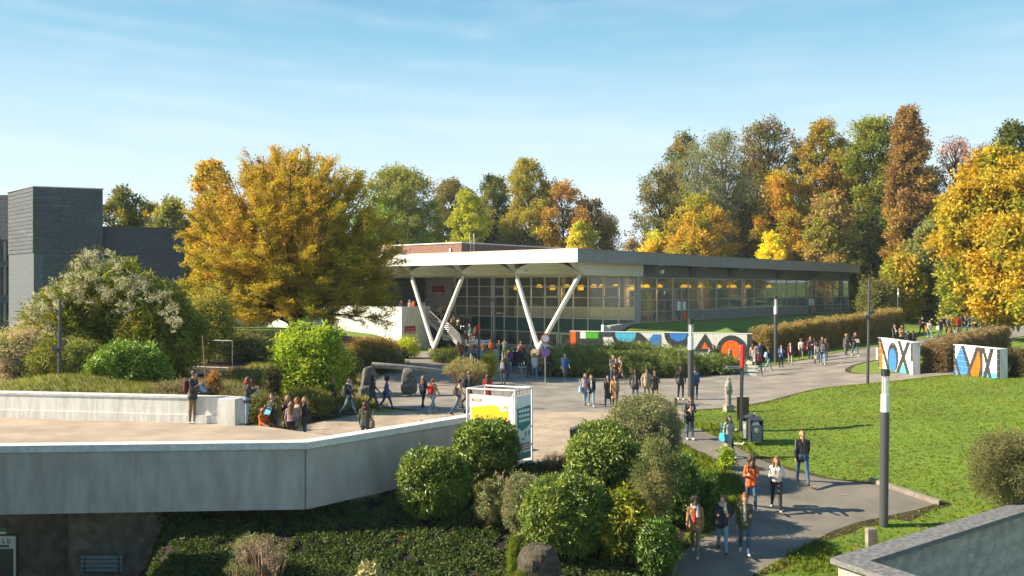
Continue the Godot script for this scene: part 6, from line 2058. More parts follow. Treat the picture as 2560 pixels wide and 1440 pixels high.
const CLOTH := {
	"navy": [0.018, 0.026, 0.055], "black": [0.014, 0.014, 0.016], "charcoal": [0.04, 0.042, 0.046], "grey": [0.15, 0.15, 0.155], "lgrey": [0.42, 0.41, 0.39], "white": [0.68, 0.66, 0.63], "cream": [0.58, 0.50, 0.38],
	"denim": [0.055, 0.11, 0.21], "ldenim": [0.20, 0.32, 0.44], "ddenim": [0.025, 0.05, 0.10], "tan": [0.34, 0.19, 0.085], "camel": [0.42, 0.26, 0.13], "beige": [0.46, 0.36, 0.25], "khaki": [0.24, 0.17, 0.10], "olive": [0.075, 0.08, 0.04], "brown": [0.10, 0.055, 0.03],
	"red": [0.52, 0.015, 0.022], "burgundy": [0.15, 0.014, 0.028], "orange": [0.80, 0.15, 0.03], "rust": [0.40, 0.13, 0.03], "pink": [0.45, 0.27, 0.27], "hotpink": [0.5, 0.05, 0.24], "purple": [0.05, 0.015, 0.06], "teal": [0.03, 0.16, 0.19], "aqua": [0.05, 0.42, 0.62], "yellow": [0.72, 0.38, 0.01], "blue": [0.06, 0.12, 0.34], "sky": [0.28, 0.45, 0.62], "taupe": [0.20, 0.15, 0.11], "plum": [0.12, 0.03, 0.05], "sage": [0.22, 0.24, 0.20], "lime": [0.55, 0.75, 0.02],
	"db": [0.022, 0.013, 0.009], "br": [0.075, 0.035, 0.016], "bl": [0.38, 0.23, 0.095], "rd": [0.30, 0.085, 0.02], "bk": [0.010, 0.009, 0.009], "gr": [0.3, 0.28, 0.26], "lb": [0.22, 0.12, 0.05],
	"fair": [0.58, 0.33, 0.24], "dark": [0.11, 0.05, 0.028], "mid": [0.32, 0.17, 0.10]}
var cloths := {}
func cloth(k: String, rough := 0.9) -> StandardMaterial3D:
	if not cloths.has(k):
		var c: Array = CLOTH[k]
		cloths[k] = rough_mat(lin(c[0], c[1], c[2]), 0.35, 0.78, 1.0, 0.03, rough)
	return cloths[k]

var eye_mat: StandardMaterial3D
var lip_mat: StandardMaterial3D
var crowd := {}
func person(label: String, foot: Vector3, high: float, pose: String, yaw: float, hair: String, hc: String, top: String, legs: String, shoes: String, x := {}) -> Node3D:
	if eye_mat == null:
		eye_mat = mat(lin(0.02, 0.015, 0.012), 0.4)
		lip_mat = mat(lin(0.36, 0.10, 0.09), 0.5)
	var coat: int = x.get("coat", 1)
	var bd := body(pose, coat, 0.021 if foot.z > -36.5 else 0.027)
	var s := clampf(high / 1.72, 0.9, 1.12)
	var o := thing("person", label, "person", foot, deg_to_rad(yaw), x.get("group", "students on the campus"))
	var k := Vector3(s * x.get("broad", 1.0), s, s * x.get("broad", 1.0))
	var b := part(o, "body", bd[0], null)
	b.scale = k
	b.position.y = -bd[2] * s + 0.012
	b.set_surface_override_material(0, cloth(x.get("skin", "fair"), 0.6))
	b.set_surface_override_material(1, cloth(top))
	b.set_surface_override_material(2, cloth(legs))
	b.set_surface_override_material(3, cloth(shoes, 0.5))
	b.set_surface_override_material(4, eye_mat)
	b.set_surface_override_material(5, lip_mat)
	var ht: Transform3D = bd[1]
	var hr := part(o, "cap" if hair == "cap" else "hair", hairs[hair], cloth(hc, 0.6))
	hr.transform = Transform3D(Basis().scaled(k), b.position) * ht
	var rt := Transform3D(Basis().scaled(k), b.position)
	if x.has("scarf"):
		var m := MB.new()
		var ring := PackedVector3Array()
		var rr := PackedFloat32Array()
		for i in 15:
			var a := TAU * i / 14.0
			ring.append(Vector3(cos(a) * 0.085, 1.475 + 0.025 * sin(a * 2.0 + 1.0) - 0.03 * sin(a), sin(a) * 0.085 + 0.01))
			rr.append(0.045)
		m.tube(ring, rr, 7, false)
		m.tube(PackedVector3Array([Vector3(-0.03, 1.46, 0.085), Vector3(0.0, 1.42, 0.12), Vector3(0.03, 1.46, 0.085)]), PackedFloat32Array([0.05, 0.06, 0.05]), 7)
		m.tube(PackedVector3Array([Vector3(0.07, 1.45, 0.08), Vector3(0.085, 1.3, 0.135), Vector3(0.1, 1.2, 0.13)]), PackedFloat32Array([0.05, 0.05, 0.06]), 6)
		part(o, "scarf", m.mesh(), cloth(x.scarf)).transform = rt
	if x.has("shirt"):  # opening of the jacket
		var m := MB.new()
		m.tube(PackedVector3Array([Vector3(0, 1.43, 0.062), Vector3(0, 1.3, 0.098), Vector3(0, 1.12, 0.098), Vector3(0, 0.98, 0.1)]), PackedFloat32Array([0.035, 0.05, 0.048, 0.045]), 8)
		part(o, "shirt", m.mesh(), cloth(x.shirt)).transform = rt
	var T := Transform3D(Basis(Vector3.UP, deg_to_rad(yaw)), foot) * rt
	if x.has("pack"):
		backpack(x.pack[1], T * Transform3D(Basis(), Vector3(0, 1.2, -0.2)), x.pack[0])
	if x.has("bag"):
		handbag(x.bag[1], T * Transform3D(Basis(), Vector3(-0.26 if x.bag.size() > 2 else 0.26, 0.92, -0.03)), x.bag[0])
	if x.has("paper"):
		var p := thing("folder", x.paper[1], "folder", T * Vector3(0.0, 1.13, 0.34), deg_to_rad(yaw))
		var m := MB.new()
		m.box(Vector3.ZERO, Vector3(0.24, 0.31, 0.012), Basis(Vector3.RIGHT, -0.7))
		m.box(Vector3(0.006, 0.004, 0.012), Vector3(0.23, 0.30, 0.004), Basis(Vector3.RIGHT, -0.7))
		part(p, "cover", m.mesh(), cloth(x.paper[0], 0.5))
	return o

func backpack(label: String, t: Transform3D, c: String) -> void:
	var o := thing("backpack", label, "backpack", t.origin, t.basis.get_euler().y)
	if not crowd.has("pack"):
		var f := Field.new(Vector3(-0.24, -0.32, -0.2), Vector3(0.24, 0.32, 0.2), 0.022)
		for s in [-1, 1]:
			f.bone(Vector3(s * 0.075, -0.14, 0), Vector3(s * 0.06, 0.13, 0), 0.085, 0.078, 0, 0.06)
		var outs := [MB.new()]
		f.nets(outs)
		var pk := MB.new()
		pk.box(Vector3(0, -0.07, -0.085), Vector3(0.2, 0.17, 0.05), Basis(Vector3.RIGHT, 0.06))
		var st := MB.new()
		st.tube(PackedVector3Array([Vector3(0.09, 0.17, 0.05), Vector3(0.105, 0.255, 0.14), Vector3(0.115, 0.2, 0.29), Vector3(0.12, 0.04, 0.32), Vector3(0.13, -0.1, 0.2), Vector3(0.1, -0.16, 0.06)]), PackedFloat32Array([0.018, 0.02, 0.02, 0.018, 0.014, 0.012]), 5)
		crowd.pack = outs[0].mesh()
		crowd.pocket = pk.mesh()
		crowd.strap = st.mesh()
	part(o, "pack", crowd.pack, cloth(c))
	part(o, "pocket", crowd.pocket, cloth(c))
	part(o, "strap", crowd.strap, cloth("charcoal"))
	part(o, "strap", crowd.strap, cloth("charcoal")).scale = Vector3(-1, 1, 1)
	o.scale = t.basis.get_scale()

func handbag(label: String, t: Transform3D, c: String) -> void:
	var o := thing("handbag", label, "bag", t.origin, t.basis.get_euler().y)
	if not crowd.has("bag"):
		var m := MB.new()
		m.poly(PackedVector2Array([Vector2(-0.16, -0.2), Vector2(0.16, -0.2), Vector2(0.19, -0.12), Vector2(0.14, 0.06), Vector2(0.09, 0.09), Vector2(-0.09, 0.09), Vector2(-0.14, 0.06), Vector2(-0.19, -0.12)]), Transform3D(Basis(Vector3(0, 0, 1), Vector3(0, 1, 0), Vector3(-1, 0, 0)), Vector3(0.05, 0, 0)), 0.1)
		crowd.bag = m.mesh()
		m = MB.new()
		m.tube(PackedVector3Array([Vector3(0, 0.06, 0.1), Vector3(-0.02, 0.25, 0.09), Vector3(-0.07, 0.46, 0.0), Vector3(-0.02, 0.25, -0.09), Vector3(0, 0.06, -0.1)]), PackedFloat32Array([0.011, 0.011, 0.014, 0.011, 0.011]), 5)
		crowd.handle = m.mesh()
	part(o, "pouch", crowd.bag, cloth(c, 0.55))
	part(o, "handle", crowd.handle, cloth(c, 0.55))

func w(label: String, px: float, py: float, hp_: float, pose: String, yaw: float, hair: String, hc: String, top: String, legs: String, shoes: String, x := {}) -> void:
	var f := on(px, py)
	f.y = floor_y(f.x, -f.z)
	person(label, f, hp_ * -f.z / FOC, pose, yaw, hair, hc, top, legs, shoes, x)

func wd(label: String, px: float, d: float, high: float, pose: String, yaw: float, hair: String, hc: String, top: String, legs: String, shoes: String, x := {}) -> void:
	var p := at(px, 900, d)
	person(label, Vector3(p.x, floor_y(p.x, d), -d), high, pose, yaw, hair, hc, top, legs, shoes, x)

func wh(label: String, hx: float, hy: float, hz: float, high: float, pose: String, yaw: float, hair: String, hc: String, top: String, legs: String, x := {}) -> void:
	x.group = "people on the stair and balcony"
	person(label, hp(hx, hy, hz), high, pose, yaw, hair, hc, top, legs, "black", x)

func make_people() -> void:
	make_heads()
	# on the path, nearest first
	w("curly-haired woman in tan jacket and long pale scarf striding on the path", 1738, 1393, 153, "walk", -18, "curly", "db", "tan", "taupe", "white", {"scarf": "lgrey", "shirt": "red", "skin": "mid"})
	w("woman with bulky cream scarf and black jacket in pale jeans on the path", 1806, 1384, 148, "walkhold", -12, "long", "br", "navy", "ldenim", "black", {"scarf": "cream"})
	w("red-haired woman in dark green parka carrying a folded coat on the path", 1862, 1390, 152, "onearm", -10, "bun", "rd", "olive", "denim", "white", {"shirt": "lgrey"})
	w("woman in bright orange jacket and ripped jeans with brown scarf", 1878, 1276, 134, "walkhold", -5, "curly", "br", "orange", "denim", "white", {"scarf": "brown", "pack": ["brown", "brown backpack hanging behind the orange jacket"]})
	w("long red-haired woman in white sweatshirt and black trousers", 1941, 1279, 138, "walkhold", -10, "long", "rd", "white", "black", "lgrey", {"coat": 0})
	w("blond man in black jacket and blue jeans walking away beside the lawn", 2006, 1211, 136, "walk", 172, "tail", "bl", "black", "denim", "brown", {"broad": 1.08})
	w("dark-haired woman in long pale grey coat passing the bins", 1822, 1146, 106, "onearm", 20, "long", "db", "lgrey", "ddenim", "white", {"coat": 2, "bag": ["aqua", "bright blue bag held by the woman in the pale coat", 1]})
	w("woman with grey scarf and open black coat beside the young shrubs", 1725, 1100, 106, "hold", 8, "long", "lb", "black", "denim", "white", {"scarf": "grey", "shirt": "pink", "bag": ["grey", "grey bag hugged by the woman with the grey scarf", 1]})
	# on the plaza
	w("man in black hoodie and black jeans with white shoes beside the lamp post", 1702, 1000, 84, "pockets", 5, "short", "bk", "black", "black", "white", {"skin": "dark"})
	w("man in blue denim jacket walking away behind the lamp post", 1738, 999, 80, "stroll", 165, "short", "br", "denim", "ddenim", "brown", {})
	wd("man in dark bomber jacket with hands in pockets and blue jeans", 1588, 44.8, 1.72, "pockets", 0, "short", "bk", "charcoal", "denim", "white", {"skin": "dark", "shirt": "grey"})
	wd("man in beige varsity jacket and grey trousers left of the camouflage trousers", 1617, 45.2, 1.74, "pockets", 5, "cap", "charcoal", "beige", "grey", "white", {"shirt": "grey", "skin": "mid"})
	wd("man in black jacket and camouflage trousers beside the varsity jacket", 1637, 44.6, 1.74, "onearm", -5, "short", "bk", "black", "khaki", "white", {"skin": "mid"})
	w("woman in long camel trench coat behind the grey-green shrub", 1537, 1018, 82, "walk", -10, "long", "db", "camel", "brown", "black", {"coat": 2, "bag": ["black", "black bag carried beside the camel trench coat", 1]})
	w("woman in dark coat and blue jeans beside the camel trench coat", 1520, 1016, 80, "walk2", -15, "long", "db", "black", "denim", "black", {"coat": 2})
	w("woman in pink jumper and grey jacket with pale blue bag", 1463, 1012, 80, "walk2", 10, "long", "lb", "lgrey", "ldenim", "black", {"shirt": "hotpink", "bag": ["sky", "pale blue bag of the woman in the pink jumper", 1]})
	w("woman in navy gilet and pale jeans beside the pink jumper", 1478, 1017, 82, "walk", 0, "long", "lb", "navy", "ldenim", "white", {"shirt": "white"})
	w("tall man in grey jacket hugging two women on the plaza", 1533, 960, 72, "hold", 20, "short", "lb", "grey", "denim", "white", {"broad": 1.06})
	w("woman between the grey jacket man and the woman in the tan coat", 1540, 962, 66, "hold", 0, "short", "db", "brown", "charcoal", "black", {})
	w("woman in tan coat and beige trousers leaning to the hugging pair", 1551, 958, 66, "walk2", -60, "bun", "bl", "tan", "beige", "white", {"scarf": "lgrey"})
	w("woman in navy jacket carrying a pink folder past the juniper mound", 1584, 934, 58, "walk", 100, "long", "lb", "navy", "black", "white", {"paper": ["hotpink", "pink folder carried past the juniper mound"]})
	w("woman in white jumper and dark trousers beside the purple jacket", 1621, 934, 58, "walk", 120, "long", "lb", "white", "ddenim", "black", {})
	w("woman in purple jacket and jeans with orange shoulder bag", 1634, 932, 56, "walk2", 120, "long", "br", "purple", "denim", "white", {"bag": ["camel", "tan shoulder bag of the woman in the purple jacket"]})
	w("woman in grey coat and blue jeans, left of three by the mound", 1676, 930, 56, "walk", -40, "long", "lb", "charcoal", "denim", "white", {"coat": 2})
	w("man in brown jacket in the middle of three by the mound", 1685, 929, 58, "walk2", -30, "short", "rd", "brown", "ddenim", "white", {})
	w("woman in black leather jacket and grey skirt, right of three by the mound", 1693, 932, 56, "walk", -30, "long", "br", "black", "grey", "black", {})
	w("blond woman in cream and brown striped fur coat", 1712, 926, 54, "stroll", 0, "long", "bl", "cream", "grey", "black", {"coat": 2, "pack": ["black", "black backpack behind the striped fur coat"]})
	w("woman in dark coat and chequered scarf right of the tall lamp post", 1776, 923, 56, "walk", -90, "short", "br", "charcoal", "denim", "white", {"scarf": "lgrey"})
	w("woman in black leather jacket behind the chequered scarf", 1786, 922, 60, "walk2", -90, "long", "db", "black", "charcoal", "black", {"pack": ["black", "black backpack of the leather jacket woman by the mound"]})
	w("blond woman in dark jacket and pale jeans walking left by the signpost", 1826, 930, 60, "walk", -90, "long", "bl", "charcoal", "ldenim", "pink", {"shirt": "white"})
	w("woman in grey coat behind the red-topped signpost", 1853, 920, 58, "walk2", -80, "long", "lb", "grey", "denim", "black", {"coat": 2})
	w("woman in blue jeans and beige coat right of the red-topped signpost", 1882, 913, 54, "walk", 150, "long", "br", "beige", "denim", "red", {})
	w("blond woman in pale coat beside the man with burgundy backpack", 1889, 919, 54, "walk2", 20, "long", "bl", "lgrey", "beige", "white", {"coat": 2})
	w("tall man in dark blue checked shirt under the hedge end", 1899, 912, 56, "stroll", 20, "short", "db", "blue", "khaki", "black", {})
	w("man in navy hoodie walking away with a burgundy backpack", 1897, 941, 68, "walk", 178, "short", "br", "navy", "ddenim", "tan", {"pack": ["burgundy", "burgundy backpack of the man in the navy hoodie"], "broad": 1.05})
	w("curly woman in dark jacket and pale jeans with grey backpack", 1921, 928, 60, "walk", 110, "curly", "br", "navy", "ldenim", "white", {"pack": ["sky", "pale grey-blue backpack of the curly woman walking right"]})
	w("woman in shiny navy puffer jacket and black trousers facing the camera", 1953, 919, 54, "hold", 0, "tail", "db", "blue", "black", "black", {"shirt": "white"})
	w("blond woman in burgundy gilet and grey trousers", 1976, 913, 53, "stroll", -10, "long", "bl", "burgundy", "lgrey", "brown", {"shirt": "white"})
	w("curly woman in white top and khaki trousers by the beech hedge", 2003, 900, 54, "walk", -15, "curly", "br", "white", "khaki", "black", {"coat": 0, "bag": ["black", "black bag of the curly woman in the white top"]})
	w("long-haired woman in black jacket and jeans by the beech hedge", 2026, 899, 57, "stroll", -20, "long", "lb", "black", "denim", "black", {"bag": ["red", "red pouch of the woman in black by the beech hedge", 1]})
	w("woman in pale pink jumper beside the beech hedge", 2034, 898, 50, "walkhold", -10, "bob", "br", "pink", "black", "black", {"coat": 0})
	w("woman in long grey coat walking left in front of the hedge", 2043, 912, 54, "walk", 175, "bob", "br", "lgrey", "ddenim", "black", {"coat": 2})
	w("tall student in navy hoodie with grey backpack and pale jeans", 2057, 914, 68, "walk", 165, "long", "br", "navy", "ldenim", "white", {"pack": ["grey", "grey backpack on the navy hoodie before the hedge"]})
	w("man in dark jacket half hidden behind the grey backpack", 2055, 902, 60, "stroll", 10, "short", "db", "charcoal", "denim", "black", {})
	w("woman with tawny hair and tan coat behind the grey backpack", 2064, 902, 54, "stroll", 160, "long", "lb", "tan", "ddenim", "black", {})
	w("curly blond woman in grey coat walking down the road", 2116, 889, 54, "walk2", 5, "curly", "bl", "grey", "charcoal", "black", {"coat": 2})
	w("woman in black jacket and blue jeans holding a white book on the road", 2138, 890, 59, "walkhold", 5, "long", "lb", "black", "denim", "white", {"paper": ["white", "white book held by the woman walking down the road"]})
	# far up the road
	wd("man in black coat beyond the blue oval mural panel", 2236, 70.0, 1.8, "hold", 20, "short", "br", "black", "black", "black", {"shirt": "white", "coat": 2})
	wd("dark-haired woman in tan jacket beyond the mural panel", 2254, 70.5, 1.7, "hold", 10, "long", "db", "camel", "black", "black", {})
	wd("person in grey-blue jacket seen from behind above the hedge", 2270, 65.5, 1.5, "stand", 180, "short", "db", "charcoal", "ddenim", "black", {})
	wd("person in black cap and black jacket with backpack above the hedge", 2283, 65.5, 1.5, "stand", 170, "cap", "black", "black", "ddenim", "black", {"pack": ["black", "black backpack worn under the black cap"]})
	w("man in black with a brown bag, alone on the road edge", 2305, 841, 50, "walkhold", 10, "short", "db", "black", "black", "black", {"bag": ["brown", "brown bag of the man in black on the road edge", 1]})
	w("woman in white top swinging her arm on the road", 2324, 844, 44, "walk", -10, "long", "db", "white", "ldenim", "white", {"bag": ["orange", "orange bag of the woman in the white top", 1]})
	w("man in black puffer jacket and jeans on the road", 2351, 841, 44, "walk2", 15, "short", "db", "black", "denim", "black", {"bag": ["white", "white shopping bag beside the black puffer jacket", 1]})
	w("tall man in dark coat behind the black puffer jacket", 2359, 836, 46, "stroll", 20, "short", "br", "charcoal", "khaki", "black", {})
	w("man with glasses in grey jumper and black trousers on the road", 2371, 836, 45, "stroll", 0, "short", "db", "grey", "black", "black", {"coat": 0})
	w("man in bright yellow jacket on the road", 2383, 835, 47, "stroll", 5, "short", "db", "yellow", "grey", "black", {"skin": "mid"})
	w("man in red jacket right of the yellow jacket", 2396, 833, 44, "stroll", 0, "short", "bk", "red", "black", "black", {"skin": "dark"})
	wd("child-sized figure in coral jacket seen from behind above the hedge", 2376, 66.0, 1.5, "stand", 180, "long", "rd", "rust", "olive", "black", {})
	wd("woman in pale blue jacket seen from behind above the hedge", 2393, 67.0, 1.5, "stand", 180, "long", "lb", "sky", "denim", "black", {"bag": ["charcoal", "dark bag of the woman in the pale blue jacket", 1]})
	w("tall man in navy suit jacket and jeans on the road", 2411, 832, 49, "walk", 5, "short", "br", "navy", "denim", "black", {"shirt": "white"})
	w("woman in dark gilet and pale jeans beside the navy suit jacket", 2424, 832, 41, "walk", 25, "long", "db", "charcoal", "ldenim", "white", {"shirt": "white"})
	w("student in maroon trousers walking away up the road", 2434, 823, 42, "walk2", 180, "short", "br", "grey", "plum", "red", {"pack": ["charcoal", "dark backpack above the maroon trousers"]})
	w("woman in olive coat far up the road behind the navy suit jacket", 2419, 820, 42, "stroll", 0, "bob", "bl", "camel", "black", "black", {})
	w("woman in black coat under the golden oak boughs", 2450, 830, 44, "hold", -10, "long", "br", "black", "ddenim", "black", {})
	w("woman in pink jumper with raised bag under the golden oak boughs", 2460, 826, 44, "hold", 10, "long", "bl", "pink", "black", "black", {})
	w("student with dark red-trimmed backpack walking up under the oak", 2452, 838, 46, "stroll", 175, "short", "br", "charcoal", "denim", "black", {"pack": ["plum", "dark red-trimmed backpack under the golden oak"]})
	w("man in navy jumper and cream trousers carrying a brown case", 2472, 840, 50, "walk", 178, "short", "db", "navy", "cream", "brown", {"bag": ["camel", "brown case carried by the man in cream trousers", 1]})
	w("woman in black jacket facing down the road beside the cream trousers", 2474, 832, 44, "stroll", 0, "long", "br", "black", "black", "black", {})
	w("lone walker in pale blue top far away under the oak", 2543, 812, 32, "stroll", 170, "short", "br", "sky", "denim", "black", {})
	# around the entrance
	w("woman in dark jacket and wide grey trousers with pale backpack at the lawn tip", 1258, 961, 66, "stand", 165, "long", "lb", "charcoal", "grey", "brown", {"pack": ["lgrey", "pale pinkish backpack of the woman in wide grey trousers"]})
	w("elderly person in grey anorak behind the wide grey trousers", 1266, 948, 62, "stand", 0, "short", "rd", "grey", "navy", "black", {"coat": 2})
	w("person in navy jacket with a bright blue backpack near the green sign", 1246, 925, 54, "stroll", 175, "short", "lb", "navy", "navy", "white", {"pack": ["aqua", "bright blue backpack near the green sign"]})
	w("student in black with a purple backpack walking to the entrance", 1277, 932, 60, "stroll", 178, "long", "lb", "black", "ddenim", "black", {"pack": ["hotpink", "purple patterned backpack in the entrance crowd"]})
	w("man in navy coat right of the purple backpack", 1288, 931, 60, "stroll", 175, "short", "db", "navy", "black", "black", {"coat": 2})
	w("woman in black jacket walking to the doors with white soles", 1299, 930, 58, "walk", 175, "bob", "db", "black", "black", "white", {"bag": ["camel", "small tan pouch in the entrance crowd"]})
	w("woman in grey denim jacket right of the black jacket in the entrance crowd", 1310, 927, 56, "stroll", 178, "long", "br", "grey", "charcoal", "black", {})
	w("woman in khaki parka with a white carrier bag walking away", 1323, 944, 62, "walk2", 176, "long", "br", "olive", "ddenim", "black", {"coat": 2, "bag": ["lgrey", "white carrier bag of the woman in the khaki parka", 1]})
	w("woman in brown fur-hooded parka walking away below the round signs", 1353, 946, 62, "walk", 178, "short", "db", "khaki", "black", "white", {"coat": 2, "scarf": "beige"})
	w("person in black coat and grey jeans walking away below the round signs", 1372, 943, 62, "stroll", 178, "long", "db", "black", "grey", "black", {"bag": ["charcoal", "dark shoulder bag below the round signs"]})
	wd("man in sage jacket standing by the glass doors", 1262, 72.0, 1.75, "stand", 170, "short", "br", "sage", "charcoal", "black", {})
	wd("person in dark jacket behind the thin pole at the doors", 1248, 70.0, 1.7, "stand", 170, "short", "lb", "charcoal", "black", "black", {})
	wd("woman in grey jumper near the foot of the stair with light jeans", 1175, 70.5, 1.72, "walk", 185, "short", "rd", "camel", "ldenim", "white", {})
	wd("woman with long red hair and pink backpack at the foot of the stair", 1187, 66.0, 1.66, "stand", 178, "long", "rd", "pink", "ddenim", "black", {"pack": ["pink", "pink backpack at the foot of the stair"]})
	wd("woman with brown hair in maroon coat at the foot of the stair", 1154, 68.0, 1.66, "stand", 175, "long", "lb", "plum", "charcoal", "black", {"pack": ["rust", "rusty backpack of the woman in the maroon coat"]})
	wd("woman in dark coat left of the waymark post", 1146, 70.0, 1.62, "stand", 170, "bob", "br", "brown", "charcoal", "black", {})
	wd("ginger-haired person between the waymark blades", 1209, 69.0, 1.7, "stand", 180, "short", "rd", "rust", "charcoal", "black", {})
	wd("person in orange gilet right of the waymark blades", 1226, 71.0, 1.74, "stand", 178, "short", "rd", "orange", "ddenim", "black", {})
	wd("person in grey jumper close to the waymark post", 1218, 66.0, 1.66, "stand", 170, "bob", "lb", "grey", "charcoal", "black", {})
	wd("woman in white jumper near the glass doors behind the purple backpack", 1284, 66.5, 1.66, "stroll", 178, "long", "bl", "white", "denim", "white", {"coat": 0})
	wd("man in grey hoodie with red backpack near the glass doors", 1302, 68.0, 1.76, "stroll", 178, "short", "lb", "lgrey", "ddenim", "white", {"pack": ["red", "red backpack near the glass doors"]})
	wd("woman in camel coat between the entrance crowd and the bench", 1318, 66.0, 1.66, "stroll", 176, "bob", "bl", "camel", "black", "black", {"coat": 2})
	wd("woman in sky blue jacket behind the brush by the stair foot", 1200, 63.5, 1.66, "stand", 160, "tail", "bl", "sky", "denim", "white", {})
	wd("man in cream jumper behind the green information panel", 1240, 62.5, 1.78, "stroll", 175, "short", "br", "cream", "denim", "white", {"coat": 0})
	wd("woman in pale pink coat left of the waymark by the stair foot", 1166, 64.5, 1.66, "stand", 175, "long", "br", "pink", "denim", "white", {"coat": 2})
	wd("woman in white jacket walking from the entrance towards the plaza", 1336, 57.5, 1.68, "walk", 10, "long", "bl", "white", "ldenim", "white", {})
	wd("man in blue jacket walking from the entrance towards the plaza", 1412, 56.0, 1.78, "walk2", 15, "short", "br", "blue", "grey", "white", {})
	# on the stair and the balcony
	wh("woman in teal jacket and tan leggings on the lower flight", -5.7, 0.5, -14.55, 1.68, "climb", 140, "tail", "lb", "teal", "camel", {})
	wh("woman with a big red shopping bag on the lower flight", -5.15, 0.6, -14.4, 1.66, "climb", 140, "tail", "br", "brown", "black", {"bag": ["red", "big red shopping bag on the outside stair"]})
	wh("bearded man in navy jacket over orange shirt on the landing", -5.2, 1.5, -15.9, 1.8, "stand", 20, "short", "gr", "navy", "ddenim", {"shirt": "rust"})
	wh("man in black jacket beside the big red bag", -5.0, 1.16, -15.2, 1.75, "climb", 140, "short", "rd", "black", "black", {})
	wh("woman in white top climbing near the landing", -5.4, 1.5, -16.3, 1.66, "climb", 140, "short", "br", "cream", "black", {})
	wh("person in tan jacket with small pack on the landing", -5.9, 1.5, -16.5, 1.7, "climb", 140, "short", "lb", "camel", "taupe", {"pack": ["khaki", "small khaki pack on the stair landing"]})
	wh("woman with long tawny hair above the landing", -6.4, 1.66, -17.0, 1.68, "climb", 140, "long", "lb", "tan", "black", {})
	wh("person in pale scarf on the far side of the upper flight", -5.2, 1.8, -17.2, 1.68, "climb", 140, "bob", "br", "grey", "charcoal", {"scarf": "white"})
	wh("woman with striped top and red bag on the upper flight", -6.0, 2.5, -18.4, 1.68, "climb", 140, "long", "rd", "lgrey", "black", {"bag": ["red", "small red bag on the upper flight"]})
	wh("man in tan coat on the upper flight", -5.3, 2.5, -18.3, 1.78, "climb", 130, "short", "db", "camel", "charcoal", {"coat": 2})
	wh("man in blue jacket at the top of the stair", -6.2, 3.0, -19.9, 1.75, "stand", 150, "short", "lb", "blue", "ddenim", {"pack": ["lgrey", "pale backpack at the top of the stair"]})
	wh("person with an orange backpack on the balcony under the restaurants sign", -7.4, 3.0, -20.2, 1.8, "stand", 160, "short", "bk", "charcoal", "black", {"pack": ["orange", "orange backpack on the balcony"], "skin": "dark"})
	wh("blond woman in pink jumper on the balcony", -8.1, 3.0, -20.1, 1.66, "stand", 150, "bob", "bl", "pink", "charcoal", {})
	wh("person in grey jacket on the balcony left of the V column", -9.0, 3.0, -20.3, 1.66, "stand", 60, "short", "br", "grey", "charcoal", {})
	wh("person in black jacket at the left end of the balcony", -9.2, 3.0, -21.6, 1.72, "stand", 30, "short", "bk", "black", "black", {})
	wh("second person in black talking at the left end of the balcony", -8.6, 3.0, -22.2, 1.7, "stand", -40, "long", "bk", "charcoal", "black", {})
	# the pair resting by the shrubs
	wd("man in pale blue shirt sitting by the yellow-green shrub", 997, 68.0, 1.72, "sit", 40, "short", "lb", "sky", "grey", "black", {"coat": 0})
	wd("person in black sitting by the yellow-green shrub", 1014, 67.6, 1.68, "sit", -30, "short", "lb", "black", "charcoal", "black", {"coat": 0})
	# terrace and left plaza
	w("man in black hoodie and khaki trousers reading beside the white parapet", 481, 1059, 131, "phone", 80, "short", "db", "black", "khaki", "white", {"pack": ["burgundy", "burgundy backpack of the man reading by the white parapet"], "paper": ["sky", "pale blue papers held by the man in the black hoodie"]})
	w("long-haired woman in leather jacket with red scarf and pale jeans at the wall end", 617, 1063, 120, "phone", 120, "long", "br", "black", "ldenim", "black", {"scarf": "red", "paper": ["aqua", "bright blue flyer held at the end of the white wall"]})
	wd("bearded man in camouflage jacket and checked shirt, tallest of the group", 683, 33.6, 1.84, "phone", -15, "short", "br", "olive", "ddenim", "black", {"shirt": "plum", "paper": ["aqua", "bright blue flyer held by the bearded man"]})
	wd("woman in orange jacket crouching behind the bearded man", 655, 33.4, 1.62, "sit", 60, "long", "rd", "orange", "black", "black", {"coat": 0})
	wd("blond woman in black fleece facing the camera in the group", 720, 34.6, 1.66, "phone", 0, "long", "bl", "black", "denim", "black", {})
	wd("woman in pale pink jumper and black trousers seen from behind in the group", 728, 32.8, 1.64, "stand", 175, "long", "lb", "pink", "black", "black", {"coat": 0, "bag": ["black", "black crossbody bag over the pale pink jumper", 1]})
	wd("ginger woman in checked brown coat in the group", 743, 33.8, 1.68, "stand", -60, "long", "rd", "beige", "denim", "black", {"coat": 2})
	wd("fair woman in dark coat at the right of the group", 762, 34.0, 1.66, "stand", -70, "long", "bl", "navy", "denim", "black", {"bag": ["charcoal", "dark handbag at the right of the group"]})
	w("woman in long black coat with grey handbag walking right on the paving", 829, 1036, 96, "walk", 95, "long", "lb", "black", "charcoal", "black", {"coat": 2, "bag": ["charcoal", "grey handbag on the arm of the long black coat"]})
	w("short-haired woman in navy jacket with small grey backpack walking right", 872, 1039, 94, "walk", 100, "short", "lb", "navy", "ldenim", "brown", {"scarf": "white", "pack": ["grey", "small grey backpack of the woman in the navy jacket"]})
	wd("woman in olive parka and jeans standing with her back to the camera", 913, 33.0, 1.66, "stand", 170, "short", "br", "olive", "denim", "black", {"coat": 1, "broad": 1.08, "scarf": "burgundy", "bag": ["taupe", "taupe shoulder bag of the woman in the olive parka", 1]})
	w("woman in brown jacket with pale shoulder bag passing the standing stone", 931, 1023, 86, "walk", 110, "bob", "bk", "brown", "denim", "white", {"bag": ["lgrey", "pale shoulder bag beside the standing stone"]})
